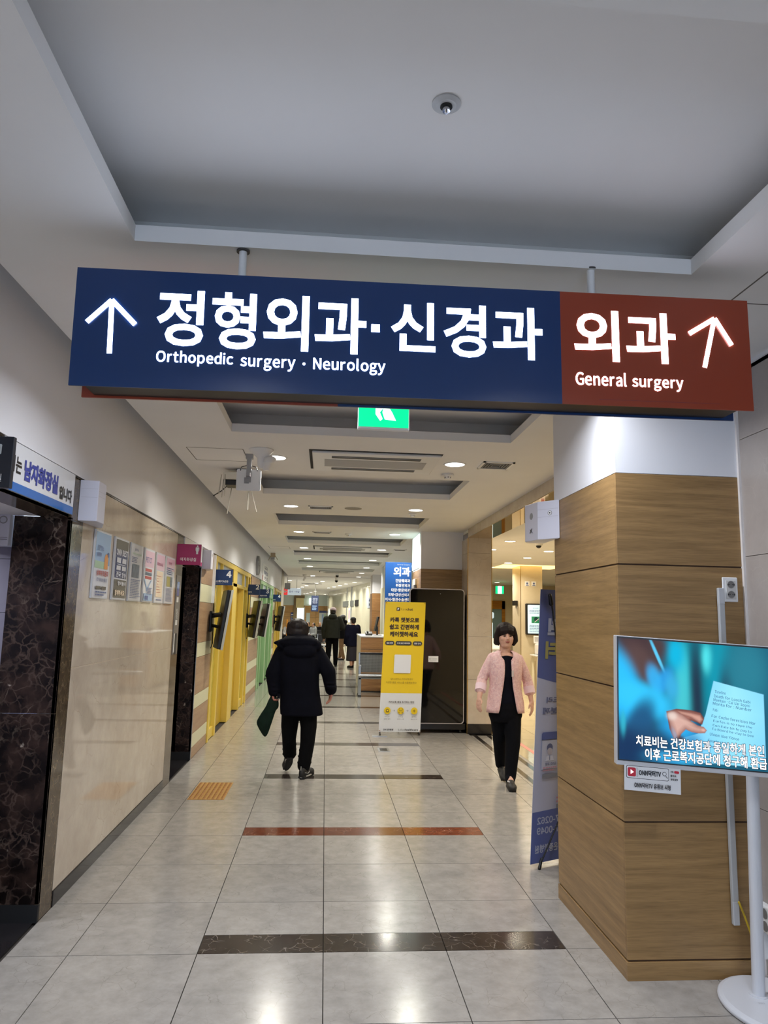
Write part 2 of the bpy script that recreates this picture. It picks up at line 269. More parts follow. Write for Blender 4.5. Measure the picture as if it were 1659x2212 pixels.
# outlines of the characters used: character, then its contours; x and y in 1/1500 em + 450, two base-88 digits each
GLYPHS = (
    'A)4).*h).+z,u0Q,u1b).3C)./05T-F5T!,C.1,z0*.64<.<4</R0*0..1 B*n)..i).19)Q2s*e3O,h32.72</60z/e0z/l1y0G2V1B2i2Q284;0e59.P5T*n5T!,F0<,F4?.?4?/w4.0u3M192?0w17/z0Q.90<!,F*D,F/(.U/(0H.l1U'
    '.+1x,l1T+J0F*[.U*D C/Q(t0|)-2:)c3@*`2L+`12*]/V*;-Q*t,4,^+c/E,62(-V3i/[4F1(4*23373$49214|1#5T/Y5h-m5N,?4^+/3@*D1S*-/@*D--+-+@,;)|-g)3 D*n)..#).0&)F1^*42m+M3S-63j/E3S1S2m3;1]4Q0#5=-w'
    '5T*n5T!,F*G,F4<-k4</E4*0Y3L1N2L2#1,23/E2#-^1N,;0Y+:/E*Z-k*G E*n).23).23*L,F*L,F.{1-.{1-0@,F0@,F471{471{5T*n5T F*n).,F).,F.b10.b100$,F0$,F471{471{5T*n5T G/c(t1;)+2V)X3T*A3T/U/L/U/L.'
    ':2-.:2-+#1/*L/q*;.H*P-:+2,G,7+s-]+c/E+t1+,K2N-?3Q.L43/o4F1H4(2R373E492Q4z1A5S/k5h-x5N,D4^+23@*E1S*-/@*D--+/+@,@)|-q)3 H*n).,F).,F.{24.{24).3h).3h5T245T240B,F0B,F5T*n5T I*n).,F).,F5'
    'T*n5T J-0(t/-)I06*k0U,h0U5T.{5T.{,u.h+F.,*S,{*;+i*X*n+`)c*q*V)i+c). K*n).,F).,F-(.R/X2:).4#)./Q0n3H5T1[5T,I/?,F/?,F5T*n5T L*n).1n).1n*L,F*L,F5T*n5T M*n).,9).,90#,&3_,-3_--0n/L*D0Q*'
    'D2o0n3o3_3u3_3d0#3d).53).535T3=5T0u.t0(,?/{,?/+.t,c5T*n5T N*n).,?).,?/],.3R,43R-R0z2().3_).3_5T235T23/+2F+12?+10z-c,I5T*n5T O/H(t12)42[*%3f+D4L-34d/E4L1V3f3B2[4_125N/H5h-_5N,54_+*3'
    'B*C1V*-/E*C-3+*+D,5*%-_)4!/H*;-L*t,3,`+c/E,32(-L3i/H4F1C3i2]2(3-/E2],`1C*t P*n).,F).,F.*.K.*/z.718._25/H2l0O3$1t2k3@244C165(/v5I.E5T*n5T!,F/B,F4<.34</|4)1,3@1L1t1-0K0(/Y.9/B Q/H*5-'
    'L*n,3,[+c/E,32(-L3i/H4F1C3i2]2(3-/E2],[1C*n!36$|48%+4{%=4a&O3E&>2.&O1)((0@(z1j)L3#*F3v+c4Q-E4d/E4L1V3f3B2[4_125N/H5h-_5N,54_+*3B*C1V*-/E*?-B*v+]+r*@-/)H.](x/[&I12%F R,F/],F4<.M4<0/'
    '4)103D1O2*100d0//u.M/]!1^).3H).0:.U1e/72b0E3(2*2o3I2:4G1A5)0/5J.c5T*n5T*n).,F).,F.F.[.F S.<(t0Q)E1{*]2O,I21-z19/$/w/f.30Q-60y,I1Y,-2X,F3T-543.I4F/{4+1:392*490N5B.I5h,G5B+%44*P2N*t0'
    'y+q/w-&/=.l.P/r-{0Z-@0t,=0W+8/b*R.=*;,I*b*q+l)w*e+0)g,X). T-G)..{)..{472f472f5T)]5T)]47-G47 U/9(t0`)*1t)[2p*]3N,13b.93b5T245T24.61j+p0e*[/9*;-h*[,e+p,A.6,A5T*i5T*i.9+#,1+Z*],V)[-k)'
    '* V--)..u).2q5T1<5T/<.l.**c.#*c,k.l*i5T)/5T W,4)..()./t0Y0R3K0X3K160Y3+).4{).7T5T6(5T4d.i4&*f3w*f3(.i1@5T/r5T.3.i-=*f-7*f,M.i+35T)U5T X)G).+*).,o,M-o.O-u.O.{,M0n).2U)..u/L2?5T0_5T/'
    '#2E..0T.(0T-*2E+D5T)]5T-&/T Y,n)..F)..F-w205T0Q5T.u2&-_/?-X/?,D2&*h5T)-5T,n-w Z)z).2T).2T*L+t*L2L4Z2L5T*U5T*U470R47)z** a,k(t.H)=/o*7/t*70&).1?).1?.i0{0i/x2,..2U,)22*P1C+-0=,C0z-q1'
    '</%0w/Y0+/h.x,U.?*c-5*.+P*M*,+H)6!-9*1,H*>+n*h+Y+Y+|,^-?-I/h-u/h+C.O*L b.e(t/y)-1()f1v*g2Q,02e-q2?0B1*1{/*2U-T24,31<,92u,96Z*`6Z*`).+u).,(**,.**-G)6!.M*5-I*H,9+1,90#-O0w.`1:0,0n0r/'
    ']1.-o0i+s/o*] c.?(t/t)61=*(0Y+-/[*K.K*4,x*[+y+p+X-c+z/V,|0l.O1:/N1&0@0L1-1N/z28.I2U-(2C+o1f*r0f*8/F*#-c*6,&*l*b+e)c,v)- d-l(t/C)=0Y*50_*50k).2*).2*6Z0Q6Z0Q3*0X1O/G2<.#2U,&1z*W0>*$-'
    'c*O+,+k)L!.1*5,i*Z+u+n+Y-e+z/W,v0l.<1:/F1&0Q0=0Q+L/D*Q e.H(t0+)21I)n0r*q/l*A.V*0-&*S+z+^+R-C1e-C1k.91D0R0.2%..2U,r2B+h1d*o0d*8/D*#-c*7,(*o*c+k)d-#)-!+P.L+{0$,v0|.11@/F0|030%0K.L f)'
    '`1**w1**w).,M).,M1*.I1*.I2@,M2@,M3j,Z4i-(5F-i5X.l5B/16T.J6g-Y6n,-6L+75H*w3k*w2@)`29 g-i#r0:$@1q%N2K(*2+)?1$*%/9*:-I*:,L*F+y*f+l+:+{+s,G,C-*,.-h,&/N,I0a-S10/90v0@0F102<102<2@/*2@-h2'
    'U,(21*k1%*@/<*b-k+R,k+R,e*n,%*P+$*f*,+A)P+A)I*A(N){&A*M%#+k$2!-h-+,j-C,+.-+l/<,+0J,j13-h1I.h12/M0J/e/</L.-.f-C!.#$x,U%1+^%c+A&U+U(C,<).-L({/(({0+(q0c(P0u&l0U%t/T%7 h*`).,9).,9/k-N0'
    'p.f16/f0x0?010O.f0O).2&).2&.x1e0v0l20/72U-S2-,31$,92u,96Z*`6Z i*`).,9).,92@*`2@!+L47,64P,O5:,65{+L6:*d5{*J5:*d4P j)c$$+3$F+|%J,9(*,92@*b2@*b(**Y&,*;%M)U%:(`%I(D$:!+L47,54P,O5:,55{+'
    'L6:*c5{*I5:*c4P k*`).,6).,6+S-w-U0[).2?)..n.Y1t2@032@,<-M,6-M,66Z*`6Z l,?(t-6)&,{*7,_*4,C*A,9*o,96Z*`6Z*`*x*o)n+D)0 m*`).,9).,9/k-J0p.S16/P0x0*010:.f0:).1k).1k/k3$0p4.165+0x5^015n.'
    'f5n).7E).7E.x7*0v61204X2U3#2*1T0k1&1f062B/#2U-L2-,00{,-0{+x2@*`2@ n*`).,9).,9/k-N0p.f16/f0x0?010O.f0O).2&).2&.x1e0v0l20/72U-R2-,00{,-0{+x2@*`2@ o.:(t/U)-0e)c1_*b2=,&2Q-c2=/F1_0f0e1'
    'f/U2C.:2U,x2C+j1f*o0f*7/F*#-c*7,&*o*b+j)c,x)-!.:*4,p*[+v+p+X-c+v/V,p0l.:1:/_0l0X/V0w-c0X+p/_*[ p*`$8,9$8,9(C,4)z-L)3.e(t/y)-1()f1v*g2Q,02e-q2?0B1*1{/*2U-Q23,01:,-1:+x2@*`2@!.M*5-J*'
    'H,9+1,90#-P0w.`1:0,0n0r/]1.-o0i+s/o*] q0Q$82*$82*2@0n2@0`1L0]1L/I2<.#2U,&1z*W0>*$-c*O+,+k)L-l(t/@);0X*40Q(P!.1*5,i*[+u+n+Y-e+z/W,v0l.<1:/F1&0Q0=0Q+L/D*Q r*`).,9).,9/&,w0=-f0z.S13/K'
    '1$/e2C.f2U-h2@,q1_,00],-0]+x2@*`2@ s-+(t.u)<0&*:0I+[/|-$.x-q-[.I,^.m+v/?+]0$+n0a,F13-C1C.M1./K0T041Q.v2:-B2U+Z26*S1<*3/x*V._+W-n,o-=-o,r.[,@.x+S.g*l.1*>-0*-+_*G*G+5)_*3+6); t-U(t.J'
    ')#/<)8.z*G-u*1-**C,[*y,O+u,O1*/#1*/#2@,O2@,O4u+64u+&2@)V29)V1**x1**x+z+5*B,$)= u-E(t.R)-/Q)a0H*U0L*U0W).1q).1q2@0@2@0@+k/-*Y-n*8,o*O,<+=,-,`,-2@*S2@*S,O*o*Q+i)? v,_)..M).1e2@062@.L'
    '-+-Y*D-R*D,`-+*x2@)A2@ w,0).-w)./9.(/q0e/x0e0W.+1t).3j).6<2@4j2@3K-#2r*J2k*J21-#0c2@/62@-h-#-1*J-**J,R-#+12@)V2@ x)D).+#).,9+;-3,u-:,u.:+;/Y).1?)..<-h1*2@/L2@.@0?-P.h-I.h,R0?+=2@)Y'
    '2@,G-u y*n$1,F$V-P%c.<(A1e2@072@.U-7-l*Y-e*Y,l-7*x2@)A2@-&)-,n(G,C&F+`%a*h%I*(%V)f$A z)c).0`).0`*D+_*D0R1O0R2@*82@*81*.U1*)c)x 0-n(t/0)106)v1$+71R-&1b/E1R1b1$3N064g/05Q-n5h,Q5Q+K4g'
    '*]3N*01b)z/E*0-&*]+7+K)v,Q)1!-n*1,X*b+h,G+L/E+h2@,X4$-n4T/*4$/t2@06/E/t,G/**b 1*Y).1I).1I*G.w*G.w5T-f5T,Z5&+34_+33a-F3a-F*G*Y*G 2)q).1`).1`*L.9*L,6*A.h-%0M/Y1+2.0]4(/F5?-L5h,%5S*o4'
    'u)k3x*b3*+q4--<4Q.T44/?3@/U2(.x/i-*-1)q*& 3-V(t/Y)@1&*S1W,J17-w0</#.x/X.x/`0-0@0r1@112_0a4B/G5G-R5h+Z5B**4=*t3?,+43-M4Q.X4;/@3W/V2T/:1A.30O,003,0.{.I.`/]-l0#,O/`+;.j*M-M*4,7*F+6*u*'
    'G+Y)Y*Y*V)h+q)0 4.r).0B).0B,S2#,S2#-i0B-i0B5T.[5T)L-U)L,S.r,S!.r-i+*-i-t2$.t3o.z3o.r1X 5-U(t/S)G1&*o1[-11./G/h0b-r1.,r0|,$0[,A471$471$5T*{5T*V/f+G/7,G/h-M/x.n/Y/e.]0(-./b+T.g*S-G*4'
    ',/*E+0*s*C+U)V*S*T)f+o)0 6.7(t0#)H1>*l1k,w1D/-030G.B0n,p0J+R/B+d1C,42l,r3j-f4A.e4O/l480b3T1W4O0B5H._5h-:5S,#4k*|3Q*?1Z**/(*<,n*o+.+e)r,r)0!+U.-,o/@.+/`/A/B0+.F0@,w0&+K/>*M.7*.,r*W+'
    '{+v 7,M)..+)..M-J/S1)1e4Z1e5T)x5T)x47/{47.&0r,w-A 8-q(t/t)A1:*M1f,-1K-V0a.[/_/E/_/L0H061&181?2L0s42/d5?-t5e,15A*x48*O2W*e1F+A0K,3/c,3/]+*.p*8-b)t,6*H*O+l)A!.c/q-@0O,>1B+t2W,13[,p4A'
    '-r4W/$4=/e3O/{2E/_1)!-r*(,S*B+Z+2+;,B+O-L,,.G,{/1.Z.J/l-Q0<,1/z+)/0*@ 9--(t.L)0/b)t0b+91D-61Z/q1G1|0m3^/w4m.i5R-I5h+]5:*C3p)q1e*=/W+N.<-=-n.m.901/B/^,=.S*_-(*4+t*J*x+0*-*3+C);!000]'
    '.o/D-S.{,?/@+V0<+@1e+Y38,C46-J4U.k4./c2k -)t-<.9-<.9.L)t.L ·+r1C*z1.*@0M*+/U*@.^*z.#+r-h,j.#-J.^-`/U-J0M,j1. ×69*&7(*o2I/O7(40694x1X0?,z4x,04.0i/O,0*o,z*&1X.` !+@,q,F,q,X4(,[5m+*5m'
    '+-4(!+o(t,])7,z**,]*v+o+:+)*v*e**+))7 :+M/e,;0),X0u,;1i+M2-*`1i*C0u*`0)!+M(t,;)7,X**,;*v+M+:*`*v*C***`)7 /)>%+*J%+/Q6W.F6W ?,0,q-P,q.+/,/N0t0:3$/p4[.g5`-+6&+l5n*e5<)o4N*e3_+e4L,u4g'
    '-w4P.S3o.f2u-{1-,[/>!,q(t-_)7.#**-_*v,q+:,+*v+h**,+)7 .+M(t,;)7,X**,;*v+M+:*`*v*C***`)7 가4B704B&l5g&l5g/f84/f840u5g0u5g70!*h5O*h4@0F4@/{28/00@-r.Y,3-,*(+k*n*c-L,D/I.@0i0R1T2w1k5O 간'
    '4K704K+w5q+w5q1?8.1?8.2O5q2O5q70!*Y5y*Y4j074j/=2>-10<){.l*V-`-$.b/#0(0O1e1I3b1f5y!,?-*,?(/6R(/6R)=-c)=-c-* 갑,3.0,3(#5q(#5q.04L.04L,7-V,7-V.0!-V+-4L+-4L)1-V)1!4K704K.n5q.n5q2B8.2B8.'
    '3Q5q3Q5q70!*`66*`5*035*/>2l-61$*#/k*R.],|/N.|0`0N251G4(1c66 강1(-i.G-H,`,F,(*k,`)6.G(41(&n3b(45I)66&*k5I,F3b-H!1(,_2z,J47+j4_*k47)l2z)31((x/0)3-s)l-J*k-s+j/0,J!4L704L-z5q-z5q2#8.2#8'
    '.335q335q70!*]6#*]4p044p/<2H-10K){/(*U-u-#.r.|050M1o1G3j1c6# 건1o2H1o19531953+k6W+k6W7.537.532H!*z5y*z4j0F4j/I29-=03*5.b*k-U-6.Y/30#0_1c1X3b1u5y!,r,x,r(/6z(/6z)=.?)=.?,x 검,b-e,b($6W'
    '($6W-e!54,Y54)1.*)1.*,Y!*u60*u5#0?5#/F2Z-<0d*0/E*c.<-0/5/-0M0W2*1P3y1l60!1o341o2$532$53.F6W.F6W7.537.5334 게5^705^&k6|&k6|70!*[54*[4&/04&.H0|,c.A)z,.*i+-,b,M.4.$/=/e2L/e2L(V3j(V3j6e'
    '2L6e2L0q/k0q0C2z0R54 경1X-i.t-I-0,H,P*n-0)9.t(71X&q4<(76&)96_*n6&,H4<-I!1X,_3T,K4m+m5<*n4m)o3T)71X)#/])7.C)o-t*n.C+m/],K!*x5|*x4n0B4n/I2G-A0K*3/**f-x-a/4/v0w1B335333531.131.13/z53/z'
    '53-x6W-x6W7.537.534?1b4?1q5| 고+J5X+J4K4h4K4h4+4b1%44-15Z,{6-0{634+635X!/C0X/C+.)z+.)z)x7m)x7m+.0f+.0f0X 공0n-L.#-.,2,1+P*[,2)/.#(20n&n3`(25Q)/63*[5Q,13`-.!0n,D2v,24=+U4j*[4=)d2v)00n'
    '(w.g)0-F)d,t*[-F+U.g,2!+Y6C+Y574_574_5*4Z3:4:115[1#6#326(5*6(6C!/_2x/_0#){0#){.o7k.o7k0#1(0#1(2x 과*_5L*_4?1#4?0w1{0U._1x.S2A242F4[2F5L!){+1.S+:3L+e3E,i.K,G.K1*-(1*-(,D)l,@!4?704?&k'
    '5d&k5d/R81/R810e5d0e5d70 관*k5y*k4j1$4j0x3*0Y0e2#0X2B392F502F5y!*$.&.Y.03T.]3L/`.O/<.O2R--2R--/7)q/4!4N704N+X5t+X5t0z8,0z8,215t215t70!,6,],6(/6F(/6F)=-Y)=-Y,] 교+G5X+G4K4m4K4m3u4g0s4'
    '<-:5_--600o663u665X!110311+..h+..h03-C03-C+.)z+.)z)x7m)x7m+.2T+.2T03 구)z/U)z.F01.F01&i1U&i1U.F7m.F7m/U5W/U5x2M6#4k6#60+b60+b5#4Z5#4Z4k4T2M40/U 국+G,{+G+o4g+o4g&k61&k61,{1X,{1X/i7q/i'
    '7q0w5a0w6%3C6*5=6*6H+e6H+e5:4a5:4[3B4<0w)z0w)z/i04/i04,{ 근)z0+)z.w7q.w7q0+5a0+6%2p6*5&6*67+e67+e5*4a5*4a5&4[2p4:0+!+k-7+k(16R(16R)>-4)>-4-7 급+h.C+h(#6((#6(.C4_.C4_,B-1,B-1.C!-1+84_'
    '+84_)1-1)1!)z0r)z/e7q/e7q0r5^0r6$3D6*5?6*6K+e6K+e5=4a5=4[3C4<0r 기507050&k6T&k6T70!*q5N*q4B0Y4B0728/F0@...X,D-+*1+k*t*_-Z,@/[.<1#0N1j2s2&5N 길5.705./?6R/?6R70!+#6F+#590I59/U3%-M1>*70'
    '0*e/#-7/j/80u0d2F1^461z6F!,_)*,_&x7(&x7()*.()*.(*o6R*o6R.V,Y.V,Y-L5.-L5.+t,_+t 김5.7.5..N6R.N6R7.!,[-e,[($6R($6R-e!51,Y51)1.#)1.#,Y!*x60*x5$0N5$/T2]-F0f*0/I*b.?-3/6/50L0c2(1_3x1{60 '
    '께5b705b&k7(&k7(70!*>5=*>40,P40,71?+K.X){,*+++I,g.W-S1x-e5=!2q6e2q1.0t1.1)3<1-5=.75=.740/r40/`1-.x-|-F++.O*J/w-.0c/z2q/z2q(V44(V446e 남,6-[,6($5q($5q-[!4O,P4O)1-V)1-V,P!4L7.4L.L5q.L5'
    'q2K802K803Z5q3Z5q7.!*b0k*b/[+u/[/E/h3*0?2t1N/F0y,-0k,-6C*b6C 납,4.B,4(#5q(#5q.B4L.B4L,@-V,@-V.B!-V+34L+34L)1-V)1!4L7.4L/05q/05q2T802T803d5q3d5q7.!*b1(*b/q+u/q/E0$3*0S2t1c/F15,-1(,-6'
    'I*b6I 낭0z-l.>-K,S,H+u*l,S)6.>(30z&l3](35E)66#*l5E,H3]-K!0z,_2t,J43+k4[*l43)m2t)30z(x/$)3-f)m-=*l-f+k/$,J!4L704L.$5q.$5q218.218.3@5q3@5q70!*b0U*b/E+u/E/E/R3*0*2t17/F0c,-0U,-64*b64 내'
    '2.6k2.(X3K(X3K/e5X/e5X&k6y&k6y705X705X0t3K0t3K6k!*c-#*c+h+`+h.;+p14,:1$-O.K-.,.-#,.5=*c5= 너0O2+0O0w540w54&i6X&i6X705470542+!*k,`*k+O+{+O/P+Z3#,.2n-=/R,m,6,`,65I*k5I 널*q1&*q/o,&/o/V'
    '/z3$0K2l1Z/W12,:1&,:6H*q6H!5370534X0n4X0n3K533K53/66W/66W70!,f)1,f(#7-(#7-)1.0)1.0*k6W*k6W.O,c.O,c-C53-C53+r,f+r 는)x/@)x.47p.47p/@!+n6W+n1F6:1F6:2R-72R-76W!+e,]+e(26B(26B)@-0)@-0,]'
    ' 니5.705.&k6Q&k6Q70!*w,z*w+f,4+f/p+u3d,O3R-`/o-/,@,z,@5[*w5[ 님5.705..L6Q.L6Q70!,[-c,[($6Q($6Q-c!50,X50)1.#)1.#,X!*u0i*u/X,1/X/w/g3^0?3K1N/v0w,@0i,@69*u69 다4B704B&i5g&i5g/u8:/u8:1+5g'
    '1+5g70!*[5^*[+Y+n+Y/^+c3+,.2u-@/],t,$,k,$4O1e4O1e5^ 닥+t-:+t,.4L,.4L&i5q&i5q-:!4L704L..5q..5q2+8.2+8.3<5q3<5q70!*`6(*`/<+q/</o/D3#/k2n0w/n0R,*0I,*4t1K4t1K6( 단4L704L,&5q,&5q1I801I802'
    'X5q2X5q70!*`5m*`.f+q.f/o.p3#/<2n0I/n0$,*/u,*4_1K4_1K5m!,@-1,@(06T(06T)=-c)=-c-1 담,9-],9($5q($5q-]!4N,P4N)1-Y)1-Y,P!4L704L.L5q.L5q278.278.3F5q3F5q70!*`6-*`/@+q/@/o/I3#/o2n0{/n0W,*0N'
    ',*4z1H4z1H6- 대216k21(X3L(X3L/n5[/n5[&k6z&k6z705[705[0{3L0{3L6k!*P5<*P+V+P+V.R+_14,&1(-6.[,p+u,h+u4.064.065< 도+e5t+e.n04.n04*t)z*t)z)e7q)e7q*t1W*t1W.n6:.n6:/z-0/z-04g6-4g6-5t 독+P,q+'
    'P+e4e+e4e&`6.&`6.,q!+c6Q+c1@041@04/O)z/O)z.C7m.C7m/O1X/O1X1@691@692N-.2N-.5E6-5E6-6Q 동0r-B.)-$,;,*+[*V,;)*.)(00r&l3b(05O)*6.*V5O,*3b-$!0r,92w,&4:+M4d*V4:)`2w)-0r(u.m)--Q)`-(*V-Q+M.'
    'm,&!+c6I+c1B061B06/V)z/V)z.K7n.K7n/V1W/V1W1B661B662N--2N--5?6-5?6-6I 드)z+()z)r7q)r7q+(!+e5d+e.[6:.[6:/i-./i-.4U6-4U6-5d 들)z0e)z/X7n/X7n0e!+l6[+l1z631z633--63--65O6$5O6$6[!+`)-+`&{6'
    'O&{6O)--()--(*_6&*_6&.:+].:+]-14_-14_+c+`+c 란4L7.4L+n5q+n5q198019802I5q2I5q7.!,G,b,G(06U(06U)=-n)=-n,b!*X6.*X4z0.4z0.2l*[2l*[.6+n.6/].>3..b2{/q/[/M,$/C,$1e1O1e1O6. 래*J5N*J4?.l4?.l1'
    '9*M19*M+L+M+L.<+S19+t1.-(.G,d+n,]+n0+030+035N!216k21(X3L(X3L/w5[/w5[&k6z&k6z705[705[1+3L1+3L6k 러2:1:2:0+530+53&i6U&i6U705370531:!*O5d*O4U/z4U/z1O*S1O*S+L+c+L/F+U2d+z2X-0/H,e+w,]+w0'
    'B1B0B1B5d 로+b.r+b-e04-e04*q)z*q)z)b7q)b7q*q1W*q1W-e6O-e6O.r-+.r-+1C601C606#+_6#+_4p4g4p4g2N+b2N 료+b.t+b-f-o-f-o*q)z*q)z)b7q)b7q*q4.*q4.-f6O-f6O.t-+.t-+1C601C606#+_6#+_4p4g4p4g2O+b2'
    'O!/7*q/7-f2f-f2f*q 를)x0$)x.w7p.w7p0$!+])$+](#6Z(#6Z)$-&)$-&*J6.*J6.-c+Y-c+Y,b4e,b4e+G+]+G!+f23+f116B116B23-023-03O6*3O6*6a+c6a+c5a4a5a4a4K+f4K 리507050&i6R&i6R70!*l5d*l4U0N4U0N1E*o1'
    'E*o+O,.+O/w+X3n,(3b-6/v,i,<,_,<091t091t5d 릭5.7.5.-h6R-h6R7.!,=,w,=+h5.+h5.&k6R&k6R,w!*e67*e5*0?5*0?3**h3**h.Y,#.Y/n.c3K/-3<0:/l/q,0/i,01z1`1z1`67 림5.7.5..&6R.&6R7.!,[-6,[(#6R(#6R-6'
    '!51,*51)1.#)1.#,*!*e66*e5*0?5*0?3.*h3.*h.h,#.h/n.p3K/:3<0H/l0$,0/w,02$1`2$1`66 명0=4n0=0=,(0=,(4n!1R-Y.k-;-&,<,I*c-&)1.k(31R&n4;(36$)16[*c6$,<4;-;!1R,P3Q,>4j+a59*c4j)g3Q)01R(w/S)0.;'
    ')g-l*c.;+a/S,>!533Q531Z1_1Z1_3Q!*`5z*`/11_/11_0L530L53.*6W.*6W705370534^1_4^1_5z 문+f6H+f1&6&1&6&6H!4_5=4_21-.21-.5=!)x/?)x.10?.10?+(1b+(1b.17p.17p/?!+c,R+c(06?(06?)=-.)=-.,R 미*n5[*'
    'n+]1r+]1r5[!0R4Q0R,i,7,i,74Q!5-705-&i6Q&i6Q70 바*V5n*V+M1c+M1c5n0@5n0@1k+z1k+z5n!+z0`0@0`0@,]+z,]!4B704B&k5g&k5g/t8:/t8:1-5g1-5g70 방0{-P.<-3,T,6+w*`,T)/.<(10{&l3`(15F)/6#*`5F,63`-3!'
    '0{,F2w,444+Y4[*`44)e2w)00{(w/%)0-h)e-@*`-h+Y/%,4!*X63*X/-1b/-1b630?630?3q+{3q+{63!+{2g0?2g0?09+{09!4L704L-w5q-w5q2-8.2-8.3=5q3=5q70 법,.2r0:2r0:0N,.0N!,h.$,h($6U($6U.$53.$53,3.1,3.1'
    '.$!.1+(53+(53)2.1)2!5370533E1^3E1^6B0:6B0:4#,.4#,.6B*c6B*c/@1^/@1^26532653.h6W.h6W70 병,.2[0:2[0:0-,.0-!1R-S.k-6-&,8,I*`-&)0.k(21R&n4;(36$)06[*`6$,84;-5!1R,J3Q,84j+[59*`4j)e3Q)01R(w'
    '/S)0.;)e-l*`.;+[/S,8!1^3O533O531O1^1O!5370534[1^4[1^640:640:3g,.3g,.64*c64*c.{1^.{1^0B530B53-q6W-q6W70 보-#234k234k/C-#/C!+X6(+X.604.604*u)z*u)z)f7q)f7q*u1W*u1W.664.6646(4k6(4k3@-#3'
    '@-#6( 복+P,V+P+J4b+J4b&k6-&k6-,V!-43x4Z3x4Z23-423!+k6j+k1&041&04/7)z/7)z.*7m.*7m/71X/71X1&6#1&6#6j4Z6j4Z5&-45&-46j 본-43O4Z3O4Z1R-41R!)z.h)z-Y7m-Y7m.h1X.h1X0F6#0F6#6R4Z6R4Z4Z-44Z-46R'
    '+k6R+k0F040F04.h!+f,F+f(06<(06<)=-1)=-1,F 봇-43w4Z3w4Z26-426!)z/E)z.97m.97m/E1X/E1X1+6#1+6#6e4Z6e4Z5&-45&-46e+k6e+k1+061+06/E!03-703,l/L+%-Y)a+&(z+U&q-h(L/Z)O0r*w21)O4#(L67&q6g(z43)'
    'a2?+%1X,l1X-7 부+c6Q+c/r6+/r6+6Q4a6Q4a4H--4H--6Q!--3<4a3<4a1&--1&!)x.()x,u03,u03&k1U&k1U,u7p,u7p.( 분+k6^+k0P6#0P6#6^4Z6^4Z4b-44b-46^!-43Z4Z3Z4Z1]-41]!)x/&)x-t0?-t0?*w1b*w1b-t7p-t7p/'
    '&!+c,?+c(06?(06?)=--)=--,? 브)z+#)z)n7q)n7q+#!+X6&+X.(64.(646&4k6&4k36-#36-#6&!-#2*4k2*4k/4-#/4 비5-705-&i6Q&i6Q70!*n5n*n+M2(+M2(5n0_5n0_1k,91k,95n!,90`0_0`0_,],9,] 사-c5m-c3*-40=+h-p'
    ')f,6*Y+*,7,=-Q.&.I01/@.20W,R20+D3#,O1%.*/[0G/-3*/-5m!4B704B&k5g&k5g/e8:/e8:0w5g0w5g70 상0{-I.<-,,T,0+w*[,T)-.<(10{&n3`(25F)-6#*[5F,03`-,!0{,?2w,-44+R4[*[44)d2w)00{(x/%)0-h)d-@*[-h+R'
    '/%,-!-b6B-b4j-72U+t0e)t/P*].F,</?-U0[.I2</=0l0R/]2*.l2l/u0q1%/U2a/+4_/+6B!4L704L-n5q-n5q1{8.1{8.335q335q70 색,Y-$,Y+q5O+q5O&k6s&k6s-$!-366-343,j2F+b0e)z/P*e.H,+/<-00L-q1o.V0X/V/T0q.'
    'k1Z/r/x0y.s2L.R43.R66!2:6p2:-x3W-x3W1z5T1z5T-q6s-q6s7.5T7.5T303W303W6p 서5470541w1[1w1[0i540i54&i6W&i6W70!-u5m-u3*-F0<+{-m)x,3*n+&,J,<-f.&.]03/T.10o,O2K+>3=,J1<.#/q0B/B3*/B5m 선537.5'
    '33R1n3R1n2C532C53+_6W+_6W7.!-l66-l4@-A2*+|06){.z*e-o,D.k-^02.R1o/F0?0[/*23.62w/?0{0N/`27/64</666!,e,w,e(06w(06w)=.0)=.0,w 설5370534C1n4C1n36533653/76W/76W70!,f)/,f(#70(#70)/..)/..*h'
    '6W*h6W.K,c.K,c-@54-@54+n,f+n!-k6^-k57-?3/+z1I)x0?*b/4,A0(-[1>.P2q/F1L0]0A24/S2w0]0z1c/^3?/357/36^ 성1R-Y.k-;-&,<,I*c-&)1.k(31R&n4;(26$)16[*c6$,<4;-;!1R,O3Q,<4j+`59*c4j)h3Q)21R(x/S)2'
    '.;)h-l*c.;+`/S,<!-n6<-n4b-B2N,#0_)x/L*b.@,E/9-a0V.U29/I0i0^/Y26.i2z/r1#1#/b2a/74g/76<!1n3t1n2e532e53.*6W.*6W705370533t 세5^705^&k7#&k7#70!2R6m2R1]0#1]0#0N2R0N2R(V3o(V3o6m!-15b-12h,g'
    '02+Y-o)k,1*`+-,(,<-.-r-o/i.T.%/U,T0q+J1_,R/y.1.r0D.P2l.P5b 센5T705T+[6s+[6s70!2T6n2T3<033<032-2T2-2T,*3r,*3r6n!,r-&,r(07B(07B)=.=)=.=-&!-06(-03k,h1v+a05*#.t*i-n,,.e-./x-n1E.O0+/L/$0'
    'c.71O/?/q0K.o2$.O3k.O6( 소01.`01*x)z*x)z)k7q)k7q*x1T*x1T.`!0-6-0-4w/:2S-20`*P/_+..O-I/A/K0i0o2g2;0j4</A6X.O76/_4S0`2J2S1W4w1W6- 속+P,k+P+`4b+`4b&k6-&k6-,k!041i04/K)z/K)z.=7p.=7p/K1W/'
    'K1W1i!036t0366/E4@-G2q*k2++@0z-X1[/S2h0r4@282h431[6I0z6z2+4D2q2E4?1X661X6t 송0r-0.),m,:+u+[*M,:)&.)(00r&n3c(05O)&6.*M5O+u3c,m!0r,&2x+p4:+@4d*M4:)[2x),0r(u.l),-P)[-(*M-P+@.l+p!)z/R)z'
